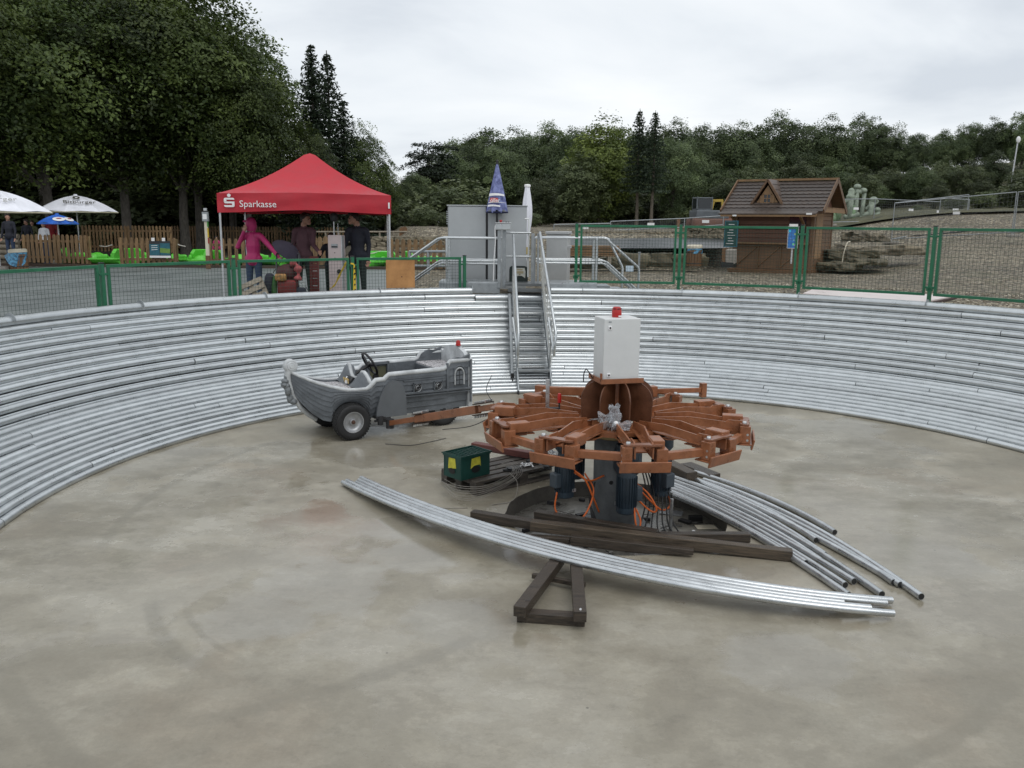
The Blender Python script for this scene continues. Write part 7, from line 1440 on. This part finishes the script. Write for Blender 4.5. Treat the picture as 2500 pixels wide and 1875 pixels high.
place(1650, 330, 57, DK[2], 12, 'broadleaf_tree', 'round dark tree right of the far spruces by the digger', RF, .9); place(1320, 420, 60, LT[1], 9, 'broadleaf_tree', 'lower green tree behind the closed white parasol', RF, 1.2); place(1700, 365, 62, DK[1], 12, 'broadleaf_tree', 'dark tree directly behind the digger', RF, 1.1)
for i, (x_, y_, Y) in enumerate(((1740, 400, 60), (1850, 395, 62), (1960, 385, 64), (2045, 395, 60), (2110, 410, 58), (2180, 400, 62), (2250, 398, 60), (2310, 385, 62), (2370, 392, 60), (2430, 372, 62), (2500, 405, 58), (1790, 420, 57), (2140, 440, 60), (2290, 440, 56), (2400, 430, 57))):
    place(x_, y_, Y, LT[1] if i % 3 else DK[i % 2], 9 if i % 3 else 12, 'young_tree', 'young grey-green tree, %s from the left in the lower row of the far woodland' % ORD[i] if i < 11 else 'young tree filling between the lower row of the far woodland, %s of four' % ORD[i - 11], RF, 1.35)
for i, (x_, y_, Y) in enumerate(((2330, 478, 52), (2400, 470, 53), (2460, 455, 54), (2520, 430, 50), (2240, 500, 55), (1085, 520, 47), (1040, 505, 50), (1145, 505, 48), (965, 520, 52), (1230, 500, 52), (1290, 515, 50), (1700, 505, 55), (1640, 515, 56))):
    place(x_, y_, Y, BUSH, 3.2, 'bush', ['bush on the grass slope, lowest at left', 'bush on the grass slope below the lamp post', 'bush on the grass slope right of the lamp post', 'bush at the right edge of the grass slope', 'small bush behind the site fence corner', 'bush left of the grey switch cabinet', 'bush behind the rail fence end', 'bush just behind the grey switch cabinet', 'bush behind the right tent leg', 'bush behind the closed blue parasol pole', 'bush behind the closed white parasol', 'bush left behind the digger', 'bush right below the far spruces'][i], 'bushes at the wood edges', 1.6)
for k in range(44):
    x_ = 985 + 36 * k + rt_.uniform(-12, 12); Y = rt_.uniform(58, 74); place(x_, rt_.uniform(440, 500), Y, BUSH, 3.2, 'understorey_bush', 'dark bush closing the foot of the far woodland', 'understorey of the far woodland', 1.7)
# loose gravel stones behind the right rim: real little stones over the gravel sheet
g = np.random.default_rng(5); n = 9000; az = g.uniform(R(-4), R(72), n); rr = 7.05 + g.random(n) ** 1.6 * 7; X = C0.x + rr * np.sin(az); Yy = C0.y + rr * np.cos(az); Zz = np.array([gz(x, y) for x, y in zip(X, Yy)])
oc = np.array([[1, 0, 0], [-1, 0, 0], [0, 1, 0], [0, -1, 0], [0, 0, 1], [0, 0, -1.0]]); sz = g.uniform(.012, .034, n); V = oc[None] * (sz[:, None, None] * g.uniform(.6, 1.2, (n, 6, 1))) * [1, 1, .6]; V = V + np.stack([X, Yy, Zz + sz * .15], 1)[:, None]
fc = np.array([[0, 2, 4], [2, 1, 4], [1, 3, 4], [3, 0, 4], [2, 0, 5], [1, 2, 5], [3, 1, 5], [0, 3, 5]]); FI = (fc[None] + (np.arange(n) * 6)[:, None, None]).reshape(-1, 3)
me = bpy.data.meshes.new('gravel'); me.from_pydata(V.reshape(-1, 3).tolist(), [], FI.tolist()); tn = me.attributes.new('tone', 'FLOAT', 'FACE'); tn.data.foreach_set('value', np.repeat(g.random(n), 8).astype(np.float32))
def m_stone():
    m, t, p = shader('gravel_stone'); at_ = nn(t, 'ShaderNodeAttribute', attribute_name='tone'); t.links.new(ramp(t, at_.outputs['Fac'], [(0, (.07, .055, .035)), (.6, (.22, .185, .13)), (1, (.48, .44, .35))]), p.inputs['Base Color']); p.inputs['Roughness'].default_value = .7; return m
me.materials.append(m_stone()); o = link_mesh('gravel', me); tag(o, 'loose tan gravel stones on the ground behind the right rim', 'gravel', None, 'stuff')
# ================================================================== pieces that stand apart become parts of their own
def split_apart(o, min_size=.05, margin=.006, most=24):
    me = o.data; nv = len(me.vertices)
    if me.users > 1 or nv < 8 or nv > 6000 or len(me.materials) != 1 or len(me.polygons) == 0: return
    par = list(range(nv))
    def find(i):
        while par[i] != i: par[i] = par[par[i]]; i = par[i]
        return i
    for e_ in me.edges:
        a, b = find(e_.vertices[0]), find(e_.vertices[1])
        if a != b: par[a] = b
    comp = {}
    for i in range(nv): comp.setdefault(find(i), []).append(i)
    if len(comp) < 2 or len(comp) > 120: return
    keys = list(comp); co = np.zeros(nv * 3); me.vertices.foreach_get('co', co); co = co.reshape(-1, 3)
    bb = [(co[comp[k]].min(0) - margin, co[comp[k]].max(0) + margin) for k in keys]; grp = list(range(len(keys)))
    def g_(i):
        while grp[i] != i: i = grp[i]
        return i
    for i in range(len(keys)):
        for j in range(i + 1, len(keys)):
            if (bb[i][0] <= bb[j][1]).all() and (bb[j][0] <= bb[i][1]).all(): grp[g_(i)] = g_(j)
    cl = {}
    for i in range(len(keys)): cl.setdefault(g_(i), []).extend(comp[keys[i]])
    cl = list(cl.values())
    if len(cl) < 2 or len(cl) > most or min((co[c].max(0) - co[c].min(0)).max() for c in cl) < min_size: return
    where = np.zeros(nv, int)
    for k, c in enumerate(cl): where[c] = k
    sm = any(p.use_smooth for p in me.polygons); base = o.name.split('.')[0]
    for k, c in enumerate(cl):
        remap = {v: i for i, v in enumerate(c)}
        m2 = bpy.data.meshes.new(base); m2.from_pydata([tuple(co[v]) for v in c], [], [[remap[v] for v in p.vertices] for p in me.polygons if where[p.vertices[0]] == k]); m2.materials.append(me.materials[0])
        if sm: m2.polygons.foreach_set('use_smooth', [True] * len(m2.polygons)); m2.set_sharp_from_angle(angle=R(60))
        m2.update()
        if k == 0: o.data = m2
        else:
            n_ = link_mesh(base, m2, o.parent); n_.matrix_local = o.matrix_local.copy()
    bpy.data.meshes.remove(me)
KEEP = ('crown', 'trunk', 'body', 'hair', 'face', 'hood', 'strand', 'hull', 'gravel', 'tread', 'deck_grating', 'wire', 'rope_net', 'figurehead', 'logo', 'lettering', 'tape_print', 'grid_base', 'black_cables')
for o in list(COL.objects):
    if o.type == 'MESH' and o.parent and not o.children and not o.get('kind') and not o.name.startswith(KEEP): split_apart(o)
